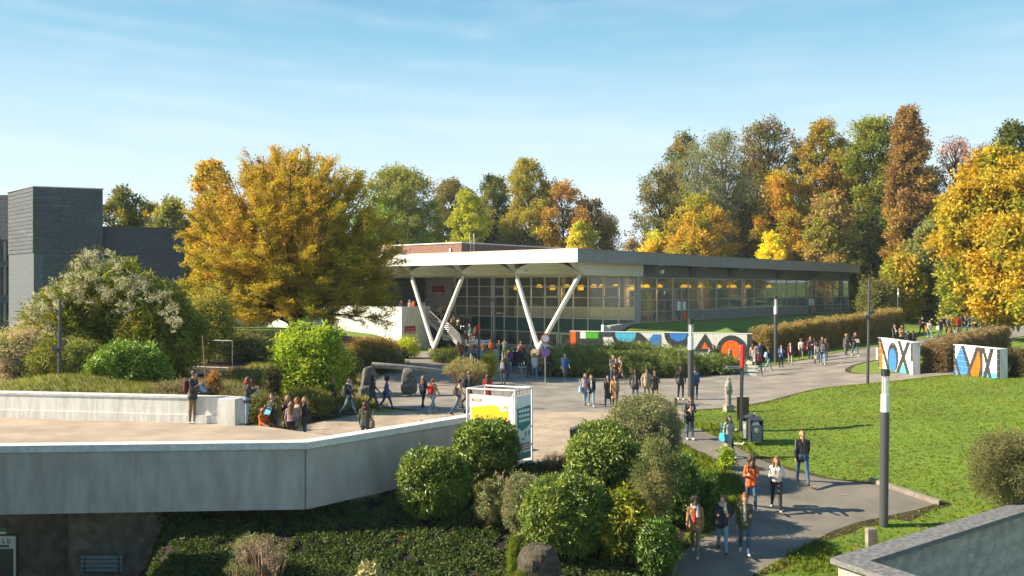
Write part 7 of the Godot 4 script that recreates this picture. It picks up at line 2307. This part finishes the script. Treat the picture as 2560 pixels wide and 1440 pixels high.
	w("woman in blue jacket with a brown bag and blue folder", 966, 1026, 85, "walk", 95, "curly", "bk", "blue", "ddenim", "burgundy", {"bag": ["rust", "brown leather bag on the blue jacket"]})
	w("woman in dark puffer jacket with fur hood beside the second stone", 1058, 1020, 80, "stroll", 150, "long", "lb", "navy", "navy", "black", {"scarf": "tan"})
	w("woman in tan jacket with a red backpack walking away", 1082, 1031, 86, "walk", 150, "tail", "rd", "camel", "ldenim", "white", {"pack": ["red", "bright red backpack on the tan jacket"]})
	wd("woman in grey jacket reading her phone behind the slanting parapet", 1050, 32.0, 1.6, "phone", 60, "bob", "lb", "lgrey", "denim", "black", {})
	w("man in beige overcoat with a grey backpack behind the banner frame", 1147, 1037, 90, "walk", 110, "short", "bk", "beige", "denim", "brown", {"coat": 2, "pack": ["grey", "grey backpack on the beige overcoat"]})
	w("man in dark jacket with navy and tan backpack striding past the banner", 1172, 1022, 96, "walk2", 110, "short", "lb", "charcoal", "burgundy", "black", {"pack": ["navy", "navy and tan backpack of the man passing the banner"]})
	wd("long-haired woman in bright red coat behind the banner frame", 1219, 43.0, 1.68, "stroll", 170, "long", "br", "red", "black", "black", {"coat": 2})

# ---------------------------------------------------------------- street furniture
func post(o: Node3D, called: String, y0: float, y1: float, r: float, mt: Material, sides := 14) -> void:
	var m := MB.new()
	m.cyl(Vector3(0, y0, 0), Vector3(0, y1, 0), r, r, sides)
	part(o, called, m.mesh(), mt)

func lamp_post(label: String, base: Vector3, h: float, lean: float) -> void:
	var o := thing("lamp_post", label, "street lamp", base, 0, "column street lamps")
	o.rotation.z = lean
	var k := h / 4.65
	post(o, "shaft", -0.3, h - 1.27 * k, 0.125 * k, M.post, 18)
	post(o, "diffuser", h - 1.265 * k, h - 0.74 * k, 0.118 * k, M.frosted, 18)
	var m := MB.new()
	m.lathe(Vector3(0, h - 0.735 * k, 0), PackedVector2Array([Vector2(0.112, 0) * k, Vector2(0.112, 0.53) * k]), 18)
	part(o, "glass_tube", m.mesh(), M.clear)
	m = MB.new()
	m.cyl(Vector3(0, h - 0.735 * k, 0), Vector3(0, h - 0.2 * k, 0), 0.03 * k, 0.03 * k, 8)
	for i in 3:
		var a := TAU * i / 3.0
		m.cyl(Vector3(cos(a) * 0.09 * k, h - 0.735 * k, sin(a) * 0.09 * k), Vector3(cos(a) * 0.09 * k, h - 0.2 * k, sin(a) * 0.09 * k), 0.008, 0.008, 5)
	part(o, "stem", m.mesh(), M.frosted)
	post(o, "cap", h - 0.2 * k, h, 0.125 * k, M.black, 18)

func camera_pole(label: String, base: Vector3, h: float, lean: float, boxes: Array) -> void:
	var o := thing("camera_pole", label, "pole", base)
	o.rotation.z = lean
	var m := MB.new()
	m.cyl(Vector3(0, -0.4, 0), Vector3(0, h, 0), 0.085, 0.06, 12)
	part(o, "shaft", m.mesh(), M.post)
	for b in boxes:
		m = MB.new()
		m.box(Vector3(b[0], b[1], 0.05), Vector3(0.22, 0.16, 0.2), Basis(Vector3.BACK, 0.4 * signf(b[0])))
		m.bar(Vector3(0, b[1], 0), Vector3(b[0], b[1], 0.03), 0.04, 0.04)
		part(o, "camera_box", m.mesh(), M.post)

func waymark(label: String, base: Vector3, h: float, lean: float, red: float, blades: Array) -> void:
	var o := thing("waymark_post", label, "signpost", base)
	o.rotation.z = lean
	post(o, "shaft", -0.3, h - red, 0.07, M.post)
	post(o, "red_top", h - red, h, 0.085, M.red)
	for b in blades:  # [x0, x1, y, turn, words]
		var p := Node3D.new()
		p.name = "blade"
		o.add_child(p, true)
		p.position.y = b[2]
		p.rotation.y = b[3]
		spanned(p, "plate", Vector3(b[0], -0.055, -0.012), Vector3(b[1], 0.055, 0.012), M.lgrey)
		var m := MB.new()
		for i in 5:
			var s: float = lerpf(b[0], b[1], 0.15 + i * 0.15)
			m.box(Vector3(s, 0.0, 0.014), Vector3(absf(b[1] - b[0]) * 0.11, 0.035, 0.004))
		part(p, "lettering", m.mesh(), M.white if b[4] else M.post)

func disc(o: Node3D, called: String, r: float, y: float, z: float, mt: Material) -> MeshInstance3D:
	var m := MB.new()
	m.poly(oval(Vector2.ZERO, r, r), Transform3D(Basis(), Vector3(0, y, z)), 0.01)
	return part(o, called, m.mesh(), mt)

func bin_box(o: Node3D, lid_open: bool) -> void:
	var m := MB.new()
	m.poly(PackedVector2Array([Vector2(-0.17, 0), Vector2(0.17, 0), Vector2(0.22, 0.62), Vector2(-0.22, 0.62)]), Transform3D(Basis(), Vector3(0, 0, -0.16)), 0.32)
	part(o, "bin", m.mesh(), M.bin)
	m = MB.new()
	m.poly(PackedVector2Array([Vector2(-0.24, 0.62), Vector2(0.24, 0.62), Vector2(0.25, 0.8), Vector2(0.2, 0.86), Vector2(-0.2, 0.86), Vector2(-0.25, 0.8)]), Transform3D(Basis(), Vector3(0, 0, -0.19)), 0.06)
	for s in [-1, 1]:
		m.bar(Vector3(s * 0.235, 0.0, 0.0), Vector3(s * 0.235, 0.84, -0.02), 0.035, 0.34)
	m.box(Vector3(0, 0.85, -0.02), Vector3(0.46, 0.05, 0.34), Basis(Vector3.RIGHT, 0.35))
	part(o, "hood", m.mesh(), M.bin_dark)
	disc(o, "emblem", 0.09, 0.44, 0.162, M.white)
	disc(o, "emblem", 0.072, 0.44, 0.167, M.bin)
	m = MB.new()
	m.lathe(Vector3(0, 0.465, 0.18), PackedVector2Array([Vector2(0.001, -0.015), Vector2(0.016, 0), Vector2(0.001, 0.015)]), 8)
	m.bar(Vector3(-0.03, 0.39, 0.18), Vector3(0.0, 0.45, 0.18), 0.016, 0.008)
	m.bar(Vector3(0.03, 0.39, 0.18), Vector3(0.0, 0.45, 0.18), 0.016, 0.008)
	part(o, "emblem_figure", m.mesh(), M.white)
	if lid_open:
		m = MB.new()
		for i in 5:
			m.box(Vector3(-0.1 + i * 0.05, 0.66 + (i % 2) * 0.04, 0.02), Vector3(0.12, 0.08, 0.15), Basis.from_euler(Vector3(i, i * 2.0, i * 0.7)))
		part(o, "rubbish", m.mesh(), M.white)

func make_props() -> void:
	M.lgrey = mat(lin(0.42, 0.42, 0.42), 0.5)
	M.bin = mat(lin(0.14, 0.165, 0.17), 0.45)
	M.bin_dark = mat(lin(0.03, 0.035, 0.045), 0.5)
	var m: MB
	var o: Node3D
	var p := on(2209, 1315)
	lamp_post("tall column lamp at the near lawn corner with a clear glass head", p, 4.66, -0.012)
	p = at(1727, 1078, 36.6)
	p.y = th(p.x, 36.6)
	lamp_post("column lamp rising behind the grey-scarfed woman in mid-plaza", p, at(0, 798, 36.6).y - p.y, 0)
	p = at(1939, 886, 66.0)
	p.y = th(p.x, 66.0)
	lamp_post("column lamp in front of the long beech hedge", p, at(0, 740, 66.0).y - p.y, 0)
	p = at(2245, 820, 92.0)
	p.y = th(p.x, 92.0)
	lamp_post("distant column lamp beyond the end of the beech hedge", p, at(0, 716, 92.0).y - p.y, -0.01)
	p = at(2169, 963, 49.5)
	p.y = th(p.x, 49.5)
	camera_pole("slim black pole with cameras left of the blue oval mural panel", p, at(0, 698, 49.5).y - p.y, -0.018, [[0.16, 3.95], [-0.14, 3.7]])
	p = at(149, 978, 37.0)
	p.y = th(p.x, 37.0)
	camera_pole("slim dark pole with spotlights behind the white parapet", p, at(0, 748, 37.0).y - p.y, -0.006, [[0.17, 2.2], [-0.15, 1.95]])
	p = at(1236, 930, 68.0)
	p.y = th(p.x, 68.0)
	camera_pole("slim grey pole with a spotlight in front of the entrance glazing", p, at(0, 688, 68.0).y - p.y, 0, [[-0.15, 4.9]])
	p = on(1852, 1079)
	waymark("red-topped signpost with blades in front of the brown board", p, (1079 - 862) * -p.z / FOC, -0.02, 0.95, [[-0.75, -0.08, 2.62, 0.35, false], [0.1, 0.62, 2.66, -0.3, true], [0.1, 0.62, 2.5, -0.3, true], [0.1, 0.6, 2.34, -0.3, true]])
	p = at(1197, 935, 57.0)
	p.y = th(p.x, 57.0)
	waymark("red-topped signpost with white blades before the outside stair", p, at(0, 810, 57.0).y - p.y, 0, 0.55, [[-0.65, -0.08, 2.45, 0.05, true], [0.08, 0.68, 2.45, -0.05, true], [-0.62, -0.08, 2.28, 0.05, true], [0.08, 0.66, 2.28, -0.05, true]])
	# round traffic signs
	p = at(1363, 945, 55.0)
	p.y = 0.0
	o = thing("traffic_sign", "round no-vehicles sign above a blue plate and a no-parking disc", "traffic sign", p, 0.06)
	post(o, "pole", -0.2, 3.05, 0.035, M.steel, 10)
	disc(o, "red_ring", 0.305, 2.72, 0.04, M.red)
	disc(o, "white_face", 0.22, 2.72, 0.052, M.white)
	spanned(o, "plate", Vector3(-0.29, 2.22, 0.04), Vector3(0.29, 2.36, 0.05), M.blue)
	m = MB.new()
	for k in 8:
		m.box(Vector3(-0.21 + k * 0.06, 2.29, 0.052), Vector3(0.045, 0.06, 0.004))
	part(o, "lettering_line", m.mesh(), M.white)
	disc(o, "red_ring", 0.29, 1.86, 0.04, M.red)
	disc(o, "blue_face", 0.235, 1.86, 0.052, M.blue)
	m = MB.new()
	m.box(Vector3(0, 1.86, 0.067), Vector3(0.46, 0.05, 0.006), Basis(Vector3.BACK, 0.7))
	part(o, "slash", m.mesh(), M.red)
	p = at(1232, 945, 56.5)
	p.y = th(p.x, 56.5)
	o = thing("info_sign", "small green information panel on a white post by the brush", "sign", p, 0.5)
	post(o, "post", -0.2, 1.55, 0.05, M.white)
	spanned(o, "panel", Vector3(-0.02, 0.6, 0.05), Vector3(0.36, 1.42, 0.08), M.white)
	spanned(o, "print", Vector3(0.02, 0.66, 0.082), Vector3(0.32, 1.38, 0.086), mat(lin(0.03, 0.22, 0.2), 0.5))
	disc(o, "emblem", 0.08, 1.05, 0.09, M.white).position.x = 0.17
	p = at(1190, 958, 54.0)
	p.y = th(p.x, 54.0)
	o = thing("concrete_block", "pale concrete pillar block with a flat cap by the brush", "block", p, 0.5)
	prism(o, "block", [Vector2(-0.32, -0.3), Vector2(0.32, -0.3), Vector2(0.32, 0.3), Vector2(-0.32, 0.3)], -0.2, 0.72, M.kerb)
	prism(o, "cap", [Vector2(-0.38, -0.36), Vector2(0.38, -0.36), Vector2(0.38, 0.36), Vector2(-0.38, 0.36)], 0.725, 0.8, M.kerb)
	p = at(1157, 960, 53.0)
	p.y = th(p.x, 53.0)
	o = thing("bollard", "short white steel bollard beside the concrete block", "bollard", p)
	m = MB.new()
	m.lathe(Vector3.ZERO, PackedVector2Array([Vector2(0.075, -0.2), Vector2(0.075, 0.72), Vector2(0.05, 0.78), Vector2(0.001, 0.79)]), 12)
	part(o, "post", m.mesh(), M.white)
	p = on(1689, 1040)
	o = thing("wooden_post", "weathered grey wooden post at the corner of the lawn", "post", p)
	m = MB.new()
	m.poly(PackedVector2Array([Vector2(-0.07, -0.2), Vector2(0.07, -0.2), Vector2(0.07, 0.78), Vector2(-0.03, 0.86), Vector2(-0.07, 0.82)]), Transform3D(Basis(), Vector3(0, 0, -0.06)), 0.12)
	part(o, "post", m.mesh(), M.pale_twig)
	# statue
	p = on(1821, 1030)
	o = thing("stone_statue", "pale weathered standing stone figure on a square plinth", "statue", p, 0.3)
	prism(o, "plinth", [Vector2(-0.21, -0.2), Vector2(0.21, -0.2), Vector2(0.21, 0.2), Vector2(-0.21, 0.2)], -0.2, 0.36, M.pale_stone)
	var f := Field.new(Vector3(-0.4, 0.3, -0.4), Vector3(0.4, 1.95, 0.4), 0.03)
	f.bone(Vector3(0, 0.4, 0), Vector3(-0.03, 1.15, 0), 0.15, 0.16, 0, 0.05)
	f.bone(Vector3(-0.03, 1.15, 0), Vector3(-0.02, 1.42, 0), 0.17, 0.14, 0, 0.06)
	f.bone(Vector3(0.02, 1.5, 0.02), Vector3(0.0, 1.68, 0.02), 0.115, 0.1, 0, 0.03)
	f.bone(Vector3(0.1, 1.35, 0.05), Vector3(0.13, 1.0, 0.08), 0.06, 0.06, 0, 0.03)
	f.bone(Vector3(-0.16, 1.3, 0.05), Vector3(-0.15, 1.0, 0.08), 0.06, 0.06, 0, 0.03)
	f.bone(Vector3(0.0, 1.62, 0.1), Vector3(0.0, 1.56, 0.13), 0.03, 0.03, 0, 0.03)
	var outs := [MB.new()]
	f.nets(outs)
	part(o, "figure", outs[0].mesh(), M.pale_stone)
	o.scale = Vector3.ONE * 0.92
	p = at(1857, 1040, 39.0)
	p.y = th(p.x, 39.0)
	o = thing("notice_board", "brown wooden board seen from behind the red-topped signpost", "board", p)
	for i in 7:
		spanned(o, "slat", Vector3(-0.26 + i * 0.0755, 0.12, -0.02), Vector3(-0.26 + i * 0.0755 + 0.071, 1.07, 0.02), M.brown_wood)
	for s in [-0.24, 0.2]:
		spanned(o, "leg", Vector3(s, -0.2, -0.08), Vector3(s + 0.06, 1.07, -0.025), M.post)
	# litter bins
	p = on(1889, 1112)
	o = thing("litter_bin", "grey litter bin with an emblem and rubbish showing, beside the path", "litter bin", p + Vector3(0, 0.14, 0), 0.05, "litter bins")
	bin_box(o, true)
	m = MB.new()
	m.cyl(Vector3(0.06, -0.3, -0.26), Vector3(0.06, 1.02, -0.26), 0.03, 0.03, 8)
	part(o, "post", m.mesh(), M.steel)
	o = thing("litter_bin", "second litter bin turned sideways behind the one with rubbish", "litter bin", p + Vector3(-0.16, 0.2, -0.42), -1.5, "litter bins")
	bin_box(o, false)
	m = MB.new()
	m.cyl(Vector3(0.05, -0.4, -0.24), Vector3(0.05, 1.0, -0.24), 0.03, 0.03, 8)
	part(o, "post", m.mesh(), M.steel)
	p = at(1436, 1132, 31.6)
	p.y = 0.02
	o = thing("litter_bin", "dark litter bin seen from the side at the plaza edge behind the shrubs", "litter bin", p + Vector3(0, 0.0, 0), -1.6, "litter bins")
	bin_box(o, false)
	m = MB.new()
	m.cyl(Vector3(0, -0.2, -0.24), Vector3(0, 1.0, -0.24), 0.03, 0.03, 8)
	part(o, "post", m.mesh(), M.steel)
	p = on(1846, 1112)
	o = thing("litter", "crumpled paper litter on the grass by the path", "litter", p)
	for i in 4:
		m = MB.new()
		m.box(Vector3(-0.2 + i * 0.14, 0.03 + 0.02 * (i % 2), 0.05 * (i % 3)), Vector3(0.15, 0.03, 0.12), Basis.from_euler(Vector3(0.3 * i, i * 1.3, 0.25)))
		part(o, "paper", m.mesh(), M.white)
	p = on(2178, 1372)
	o = thing("bollard", "square concrete post standing behind the corner wall", "bollard", p)
	prism(o, "post", [Vector2(-0.13, -0.12), Vector2(0.13, -0.12), Vector2(0.13, 0.12), Vector2(-0.13, 0.12)], -0.3, 0.56, M.kerb)
	prism(o, "cap", [Vector2(-0.11, -0.1), Vector2(0.11, -0.1), Vector2(0.11, 0.1), Vector2(-0.11, 0.1)], 0.56, 0.58, M.kerb)
	make_banner()
	# standing stones and the pale log between them
	p = on(918, 993)
	o = thing("standing_stone", "tall pointed grey standing stone beside the paving", "stone", p, 0.4, "standing stones")
	rock(o, "stone", Vector3(1.0, 1.75, 0.7), 3, M.stone, 0.3, 0.08)
	rock(o, "base_stone", Vector3(1.15, 0.75, 0.8), 5, M.stone, 0.25).position = Vector3(-0.1, -0.05, 0.3)
	p = on(1022, 990)
	o = thing("standing_stone", "blocky grey standing stone with a flat top", "stone", p, 0.2, "standing stones")
	rock(o, "stone", Vector3(1.1, 1.6, 0.8), 8, M.stone, 0.28)
	o = thing("fallen_log", "pale barkless log lying behind the standing stones", "log")
	m = MB.new()
	m.tube(PackedVector3Array([at(930, 912, 53.0), at(985, 916, 53.0), at(1050, 922, 53.5), at(1110, 928, 54.0)]), PackedFloat32Array([0.17, 0.16, 0.14, 0.09]), 10)
	part(o, "trunk", m.mesh(), M.birch)
	p = at(1340, 930, 61.0)
	p.y = th(p.x, 61.0)
	o = thing("bench", "long grey bench in front of the juniper mound by the entrance", "bench", p)
	for i in 3:
		spanned(o, "seat_slat", Vector3(-1.2, 0.42, -0.2 + i * 0.15), Vector3(1.2, 0.47, -0.07 + i * 0.15), M.lgrey)
	for s in [-1.0, 0.0, 1.0]:
		spanned(o, "leg", Vector3(s - 0.06, -0.1, -0.18), Vector3(s + 0.06, 0.415, 0.22), M.lgrey)
	# bench and poster frame under the bridge
	o = thing("slatted_bench", "weathered blue-grey slatted bench under the bridge", "bench", Vector3(at(248, 1400, 26.3).x, -3.1, -26.3))
	for i in 4:
		spanned(o, "back_slat", Vector3(-0.62, 0.56 + i * 0.125, -0.2), Vector3(0.62, 0.66 + i * 0.125, -0.165), M.bench_wood)
	for i in 3:
		spanned(o, "seat_slat", Vector3(-0.62, 0.43, -0.14 + i * 0.15), Vector3(0.62, 0.465, -0.02 + i * 0.15), M.bench_wood)
	for s in [-0.5, 0.5]:
		spanned(o, "strap", Vector3(s - 0.02, -0.05, -0.162), Vector3(s + 0.02, 1.03, -0.15), M.black)
		spanned(o, "leg", Vector3(s - 0.03, -0.1, -0.145), Vector3(s + 0.03, 0.42, 0.28), M.black)
	o = thing("poster_frame", "dark framed poster lettered LD at the lower left corner", "poster", Vector3(at(0, 1400, 26.6).x, -3.1, -26.6))
	spanned(o, "frame", Vector3(-0.5, 0.0, -0.05), Vector3(0.53, 1.62, 0.0), M.black)
	spanned(o, "poster", Vector3(-0.45, 0.05, 0.002), Vector3(0.47, 1.57, 0.012), M.lgrey)
	spanned(o, "print", Vector3(-0.45, 0.05, 0.014), Vector3(0.4, 1.2, 0.02), M.black)
	lettering(o, "lettering", "L D", Transform3D(Basis(), Vector3(0.2, 1.42, 0.014)), 0.24, 0.13, M.black)
	spanned(o, "caption", Vector3(0.0, 1.24, 0.014), Vector3(0.28, 1.31, 0.018), M.black)
	spanned(o, "green_plate", Vector3(-0.5, 1.7, 0.0), Vector3(0.2, 1.82, 0.03), mat(lin(0.05, 0.12, 0.07), 0.6))
	spanned(o, "plate_edge", Vector3(-0.5, 1.64, 0.0), Vector3(0.2, 1.695, 0.03), M.cream)
	# site fence and stakes
	o = thing("mesh_fence", "wire mesh site fence panel in front of the hornbeam", "fence", Vector3.ZERO)
	var a := at(452, 915, 49.0)
	var b := at(581, 920, 48.0)
	for q in [[a, b], [a + Vector3(0, 1.45, 0), b + Vector3(0, 1.45, 0)], [a, a + Vector3(0, 1.45, 0)], [b - Vector3(0, 0.3, 0), b + Vector3(0, 1.5, 0)]]:
		m = MB.new()
		m.cyl(q[0], q[1], 0.018, 0.018, 6)
		part(o, "rail", m.mesh(), M.steel)
	for i in 24:
		m = MB.new()
		var s := a.lerp(b, (i + 0.5) / 24.0)
		m.cyl(s, s + Vector3(0, 1.45, 0), 0.003, 0.003, 4)
		part(o, "wire", m.mesh(), M.post)
	o = thing("stake", "leaning pale wooden stake behind the white parapet", "stake", at(520, 985, 35.5))
	m = MB.new()
	m.cyl(Vector3(0, -0.5, 0), at(506, 838, 35.5) - at(520, 985, 35.5), 0.028, 0.022, 6)
	part(o, "pole", m.mesh(), M.pale_twig)
	# low wall by the far hedge
	o = thing("low_wall", "low grey wall behind the blue oval mural panel along the road", "wall")
	wall_run(o, "wall", Vector2(25.0, 61.2), Vector2(32.5, 65.8), 0.7, 1.75, 0.0, 0.3, M.concrete, 2.5)
	# far electricity pylon in the gap of the wood
	p = at(2374, 640, 260.0)
	o = thing("electricity_pylon", "distant lattice electricity pylon in the gap of the wood", "pylon", Vector3(p.x, 0, p.z))
	var ph := at(0, 408, 260.0).y
	for s in [Vector2(-1, -1), Vector2(1, -1), Vector2(1, 1), Vector2(-1, 1)]:
		m = MB.new()
		m.bar(Vector3(s.x * 2.0, 0, s.y * 2.0), Vector3(s.x * 0.5, ph, s.y * 0.5), 0.22, 0.22)
		part(o, "leg", m.mesh(), M.steel)
	for i in 9:
		var y0 := ph * i / 9.0
		var y1 := ph * (i + 1) / 9.0
		m = MB.new()
		m.bar(Vector3(-lerpf(2.0, 0.5, i / 9.0), y0, 0.5), Vector3(lerpf(2.0, 0.5, (i + 1) / 9.0), y1, 0.5), 0.12, 0.12)
		m.bar(Vector3(lerpf(2.0, 0.5, i / 9.0), y0, 0.5), Vector3(-lerpf(2.0, 0.5, (i + 1) / 9.0), y1, 0.5), 0.12, 0.12)
		part(o, "brace", m.mesh(), M.steel)
	for k in 3:
		m = MB.new()
		var y := ph - 3.0 - k * 4.6
		m.bar(Vector3(-4.6, y - 0.6, 0), Vector3(0, y + 0.5, 0), 0.2, 0.2)
		m.bar(Vector3(4.6, y - 0.6, 0), Vector3(0, y + 0.5, 0), 0.2, 0.2)
		m.bar(Vector3(-4.6, y - 0.6, 0), Vector3(4.6, y - 0.6, 0), 0.15, 0.15)
		part(o, "cross_arm", m.mesh(), M.steel)

func make_banner() -> void:
	var base := at(1330, 1152, 30.2)
	base.y = 0.03
	# feet of the frame: right-near, front, left and back corners seen from above
	var o := thing("banner_frame", "white tubular frame carrying a yellow banner and a green banner", "banner stand", base)
	var rt := Vector3(0, 0, 0)
	var fr := at(1288, 1165, 29.3) - base
	fr.y = 0.0
	var lf := at(1168, 1150, 30.0) - base
	lf.y = 0.0
	var bk := lf + (rt - fr)
	var h := 2.42
	var c := [rt, fr, lf, bk]
	for i in 4:
		var p: Vector3 = c[i]
		var q: Vector3 = c[(i + 1) % 4]
		for e in [[p, p + Vector3(0, h, 0)], [p + Vector3(0, h, 0), q + Vector3(0, h, 0)], [p, q]]:
			var m := MB.new()
			m.cyl(e[0], e[1], 0.032, 0.032, 9)
			part(o, "tube", m.mesh(), M.white_metal)
	var m := MB.new()
	m.cyl(bk + Vector3(0, 0.1, 0), fr + Vector3(0, h, 0), 0.025, 0.025, 8)
	part(o, "brace", m.mesh(), M.white_metal)
	# yellow banner between left and front corners
	var dir := (fr - lf).normalized()
	var bs := Basis(dir, Vector3.UP, dir.cross(Vector3.UP))
	var ln := lf.distance_to(fr)
	var t := Transform3D(bs, lf)
	m = MB.new()
	m.poly(PackedVector2Array([Vector2(0.1, 0.2), Vector2(ln - 0.06, 0.2), Vector2(ln - 0.06, h - 0.22), Vector2(0.1, h - 0.17)]), t, 0.012)
	var y := part(o, "banner", m.mesh(), M.white)
	m = MB.new()
	m.poly(PackedVector2Array([Vector2(0.16, 0.72), Vector2(ln - 0.24, 0.72), Vector2(ln - 0.24, h - 0.66), Vector2(ln - 0.75, h - 0.5), Vector2(0.16, h - 0.6)]), t * Transform3D(Basis(), Vector3(0, 0, 0.013)), 0.004)
	part(y, "yellow_field", m.mesh(), mat(lin(0.80, 0.55, 0.02), 0.55))
	lettering(y, "lettering", "SI ÇA FOIRE", t * Transform3D(Basis(), Vector3(0.86, 1.32, 0.02)), 0.56, 0.14, M.white)
	lettering(y, "lettering", "U UN PLAN B", t * Transform3D(Basis(), Vector3(0.88, 1.1, 0.02)), 0.82, 0.19, M.white)
	m = MB.new()
	m.box(t * Vector3(0.36, h - 0.36, 0.016), Vector3(0.36, 0.09, 0.004), bs)
	part(y, "orange_label", m.mesh(), M.orange)
	m = MB.new()
	for k in 5:
		m.box(t * Vector3(0.28 + k * 0.05, h - 0.36, 0.02), Vector3(0.036, 0.045, 0.004), bs)
	part(y, "lettering_line", m.mesh(), M.white)
	m = MB.new()
	m.poly(oval(Vector2(ln - 0.42, h - 0.55), 0.15, 0.15), t * Transform3D(Basis(), Vector3(0, 0, 0.018)), 0.004)
	part(y, "logo_disc", m.mesh(), M.white)
	m = MB.new()
	m.poly(PackedVector2Array([Vector2(ln - 0.44, h - 0.64), Vector2(ln - 0.34, h - 0.58), Vector2(ln - 0.3, h - 0.48), Vector2(ln - 0.36, h - 0.5), Vector2(ln - 0.42, h - 0.58)]), t * Transform3D(Basis(), Vector3(0, 0, 0.023)), 0.004)
	part(y, "logo_mark", m.mesh(), M.yellow)
	# green banner between front and right corners
	dir = (rt - fr).normalized()
	bs = Basis(dir, Vector3.UP, dir.cross(Vector3.UP))
	ln = fr.distance_to(rt)
	t = Transform3D(bs, fr)
	m = MB.new()
	m.poly(PackedVector2Array([Vector2(0.08, 0.12), Vector2(ln - 0.08, 0.12), Vector2(ln - 0.08, h - 0.18), Vector2(0.08, h - 0.2)]), t, 0.012)
	y = part(o, "banner", m.mesh(), M.white)
	var g := mat(lin(0.03, 0.24, 0.22), 0.55)
	m = MB.new()
	m.poly(PackedVector2Array([Vector2(0.09, 1.2), Vector2(ln * 0.4, 1.05), Vector2(ln - 0.09, 1.25), Vector2(ln - 0.09, h - 0.55), Vector2(0.09, h - 0.6)]), t * Transform3D(Basis(), Vector3(0, 0, 0.013)), 0.004)
	part(y, "green_field", m.mesh(), g)
	m = MB.new()
	m.poly(PackedVector2Array([Vector2(0.09, 0.13), Vector2(ln - 0.09, 0.13), Vector2(ln - 0.09, 0.33), Vector2(0.09, 0.33)]), t * Transform3D(Basis(), Vector3(0, 0, 0.013)), 0.004)
	part(y, "green_foot", m.mesh(), g)
	for i in 3:
		m = MB.new()
		for k in 4:
			m.box(t * Vector3(ln * (0.26 + k * 0.16), 1.72 - i * 0.16, 0.02), Vector3(ln * 0.13, 0.09, 0.004), bs)
		part(y, "lettering_line", m.mesh(), M.white)
	for i in 3:
		m = MB.new()
		for k in 5:
			m.box(t * Vector3(ln * (0.2 + k * 0.14), 0.62 - i * 0.09, 0.02), Vector3(ln * 0.11, 0.04, 0.004), bs)
		part(y, "lettering_line", m.mesh(), M.post if i != 1 else M.red)
	for k in 2:
		m = MB.new()
		m.poly(oval(Vector2(ln * (0.6 + k * 0.2), 0.95), 0.05, 0.09), t * Transform3D(Basis(), Vector3(0, 0, 0.013)), 0.004)
		part(y, "emblem", m.mesh(), g)
	# ties
	for i in 4:
		var p: Vector3 = c[i]
		var q: Vector3 = c[(i + 1) % 4]
		m = MB.new()
		for k in 6:
			var s := p.lerp(q, (k + 0.5) / 6.0) + Vector3(0, h, 0)
			m.cyl(s + Vector3(0, 0.045, 0), s - Vector3(0.01, 0.16, 0), 0.008, 0.008, 5)
		part(o, "ties", m.mesh(), M.black)

func _ready() -> void:
	rng.seed = 7
	make_view()
	make_materials()
	var t0 := Time.get_ticks_msec()
	make_ground()
	make_paving()
	print("ground ", Time.get_ticks_msec() - t0)
	make_restaurant()
	make_dark_block()
	make_terrace()
	make_murals()
	print("buildings ", Time.get_ticks_msec() - t0)
	make_sprigs()
	make_trees()
	print("trees ", Time.get_ticks_msec() - t0)
	make_shrubs()
	make_ground_cover()
	print("shrubs ", Time.get_ticks_msec() - t0)
	make_props()
	print("props ", Time.get_ticks_msec() - t0)
	make_people()
	print("people ", Time.get_ticks_msec() - t0)
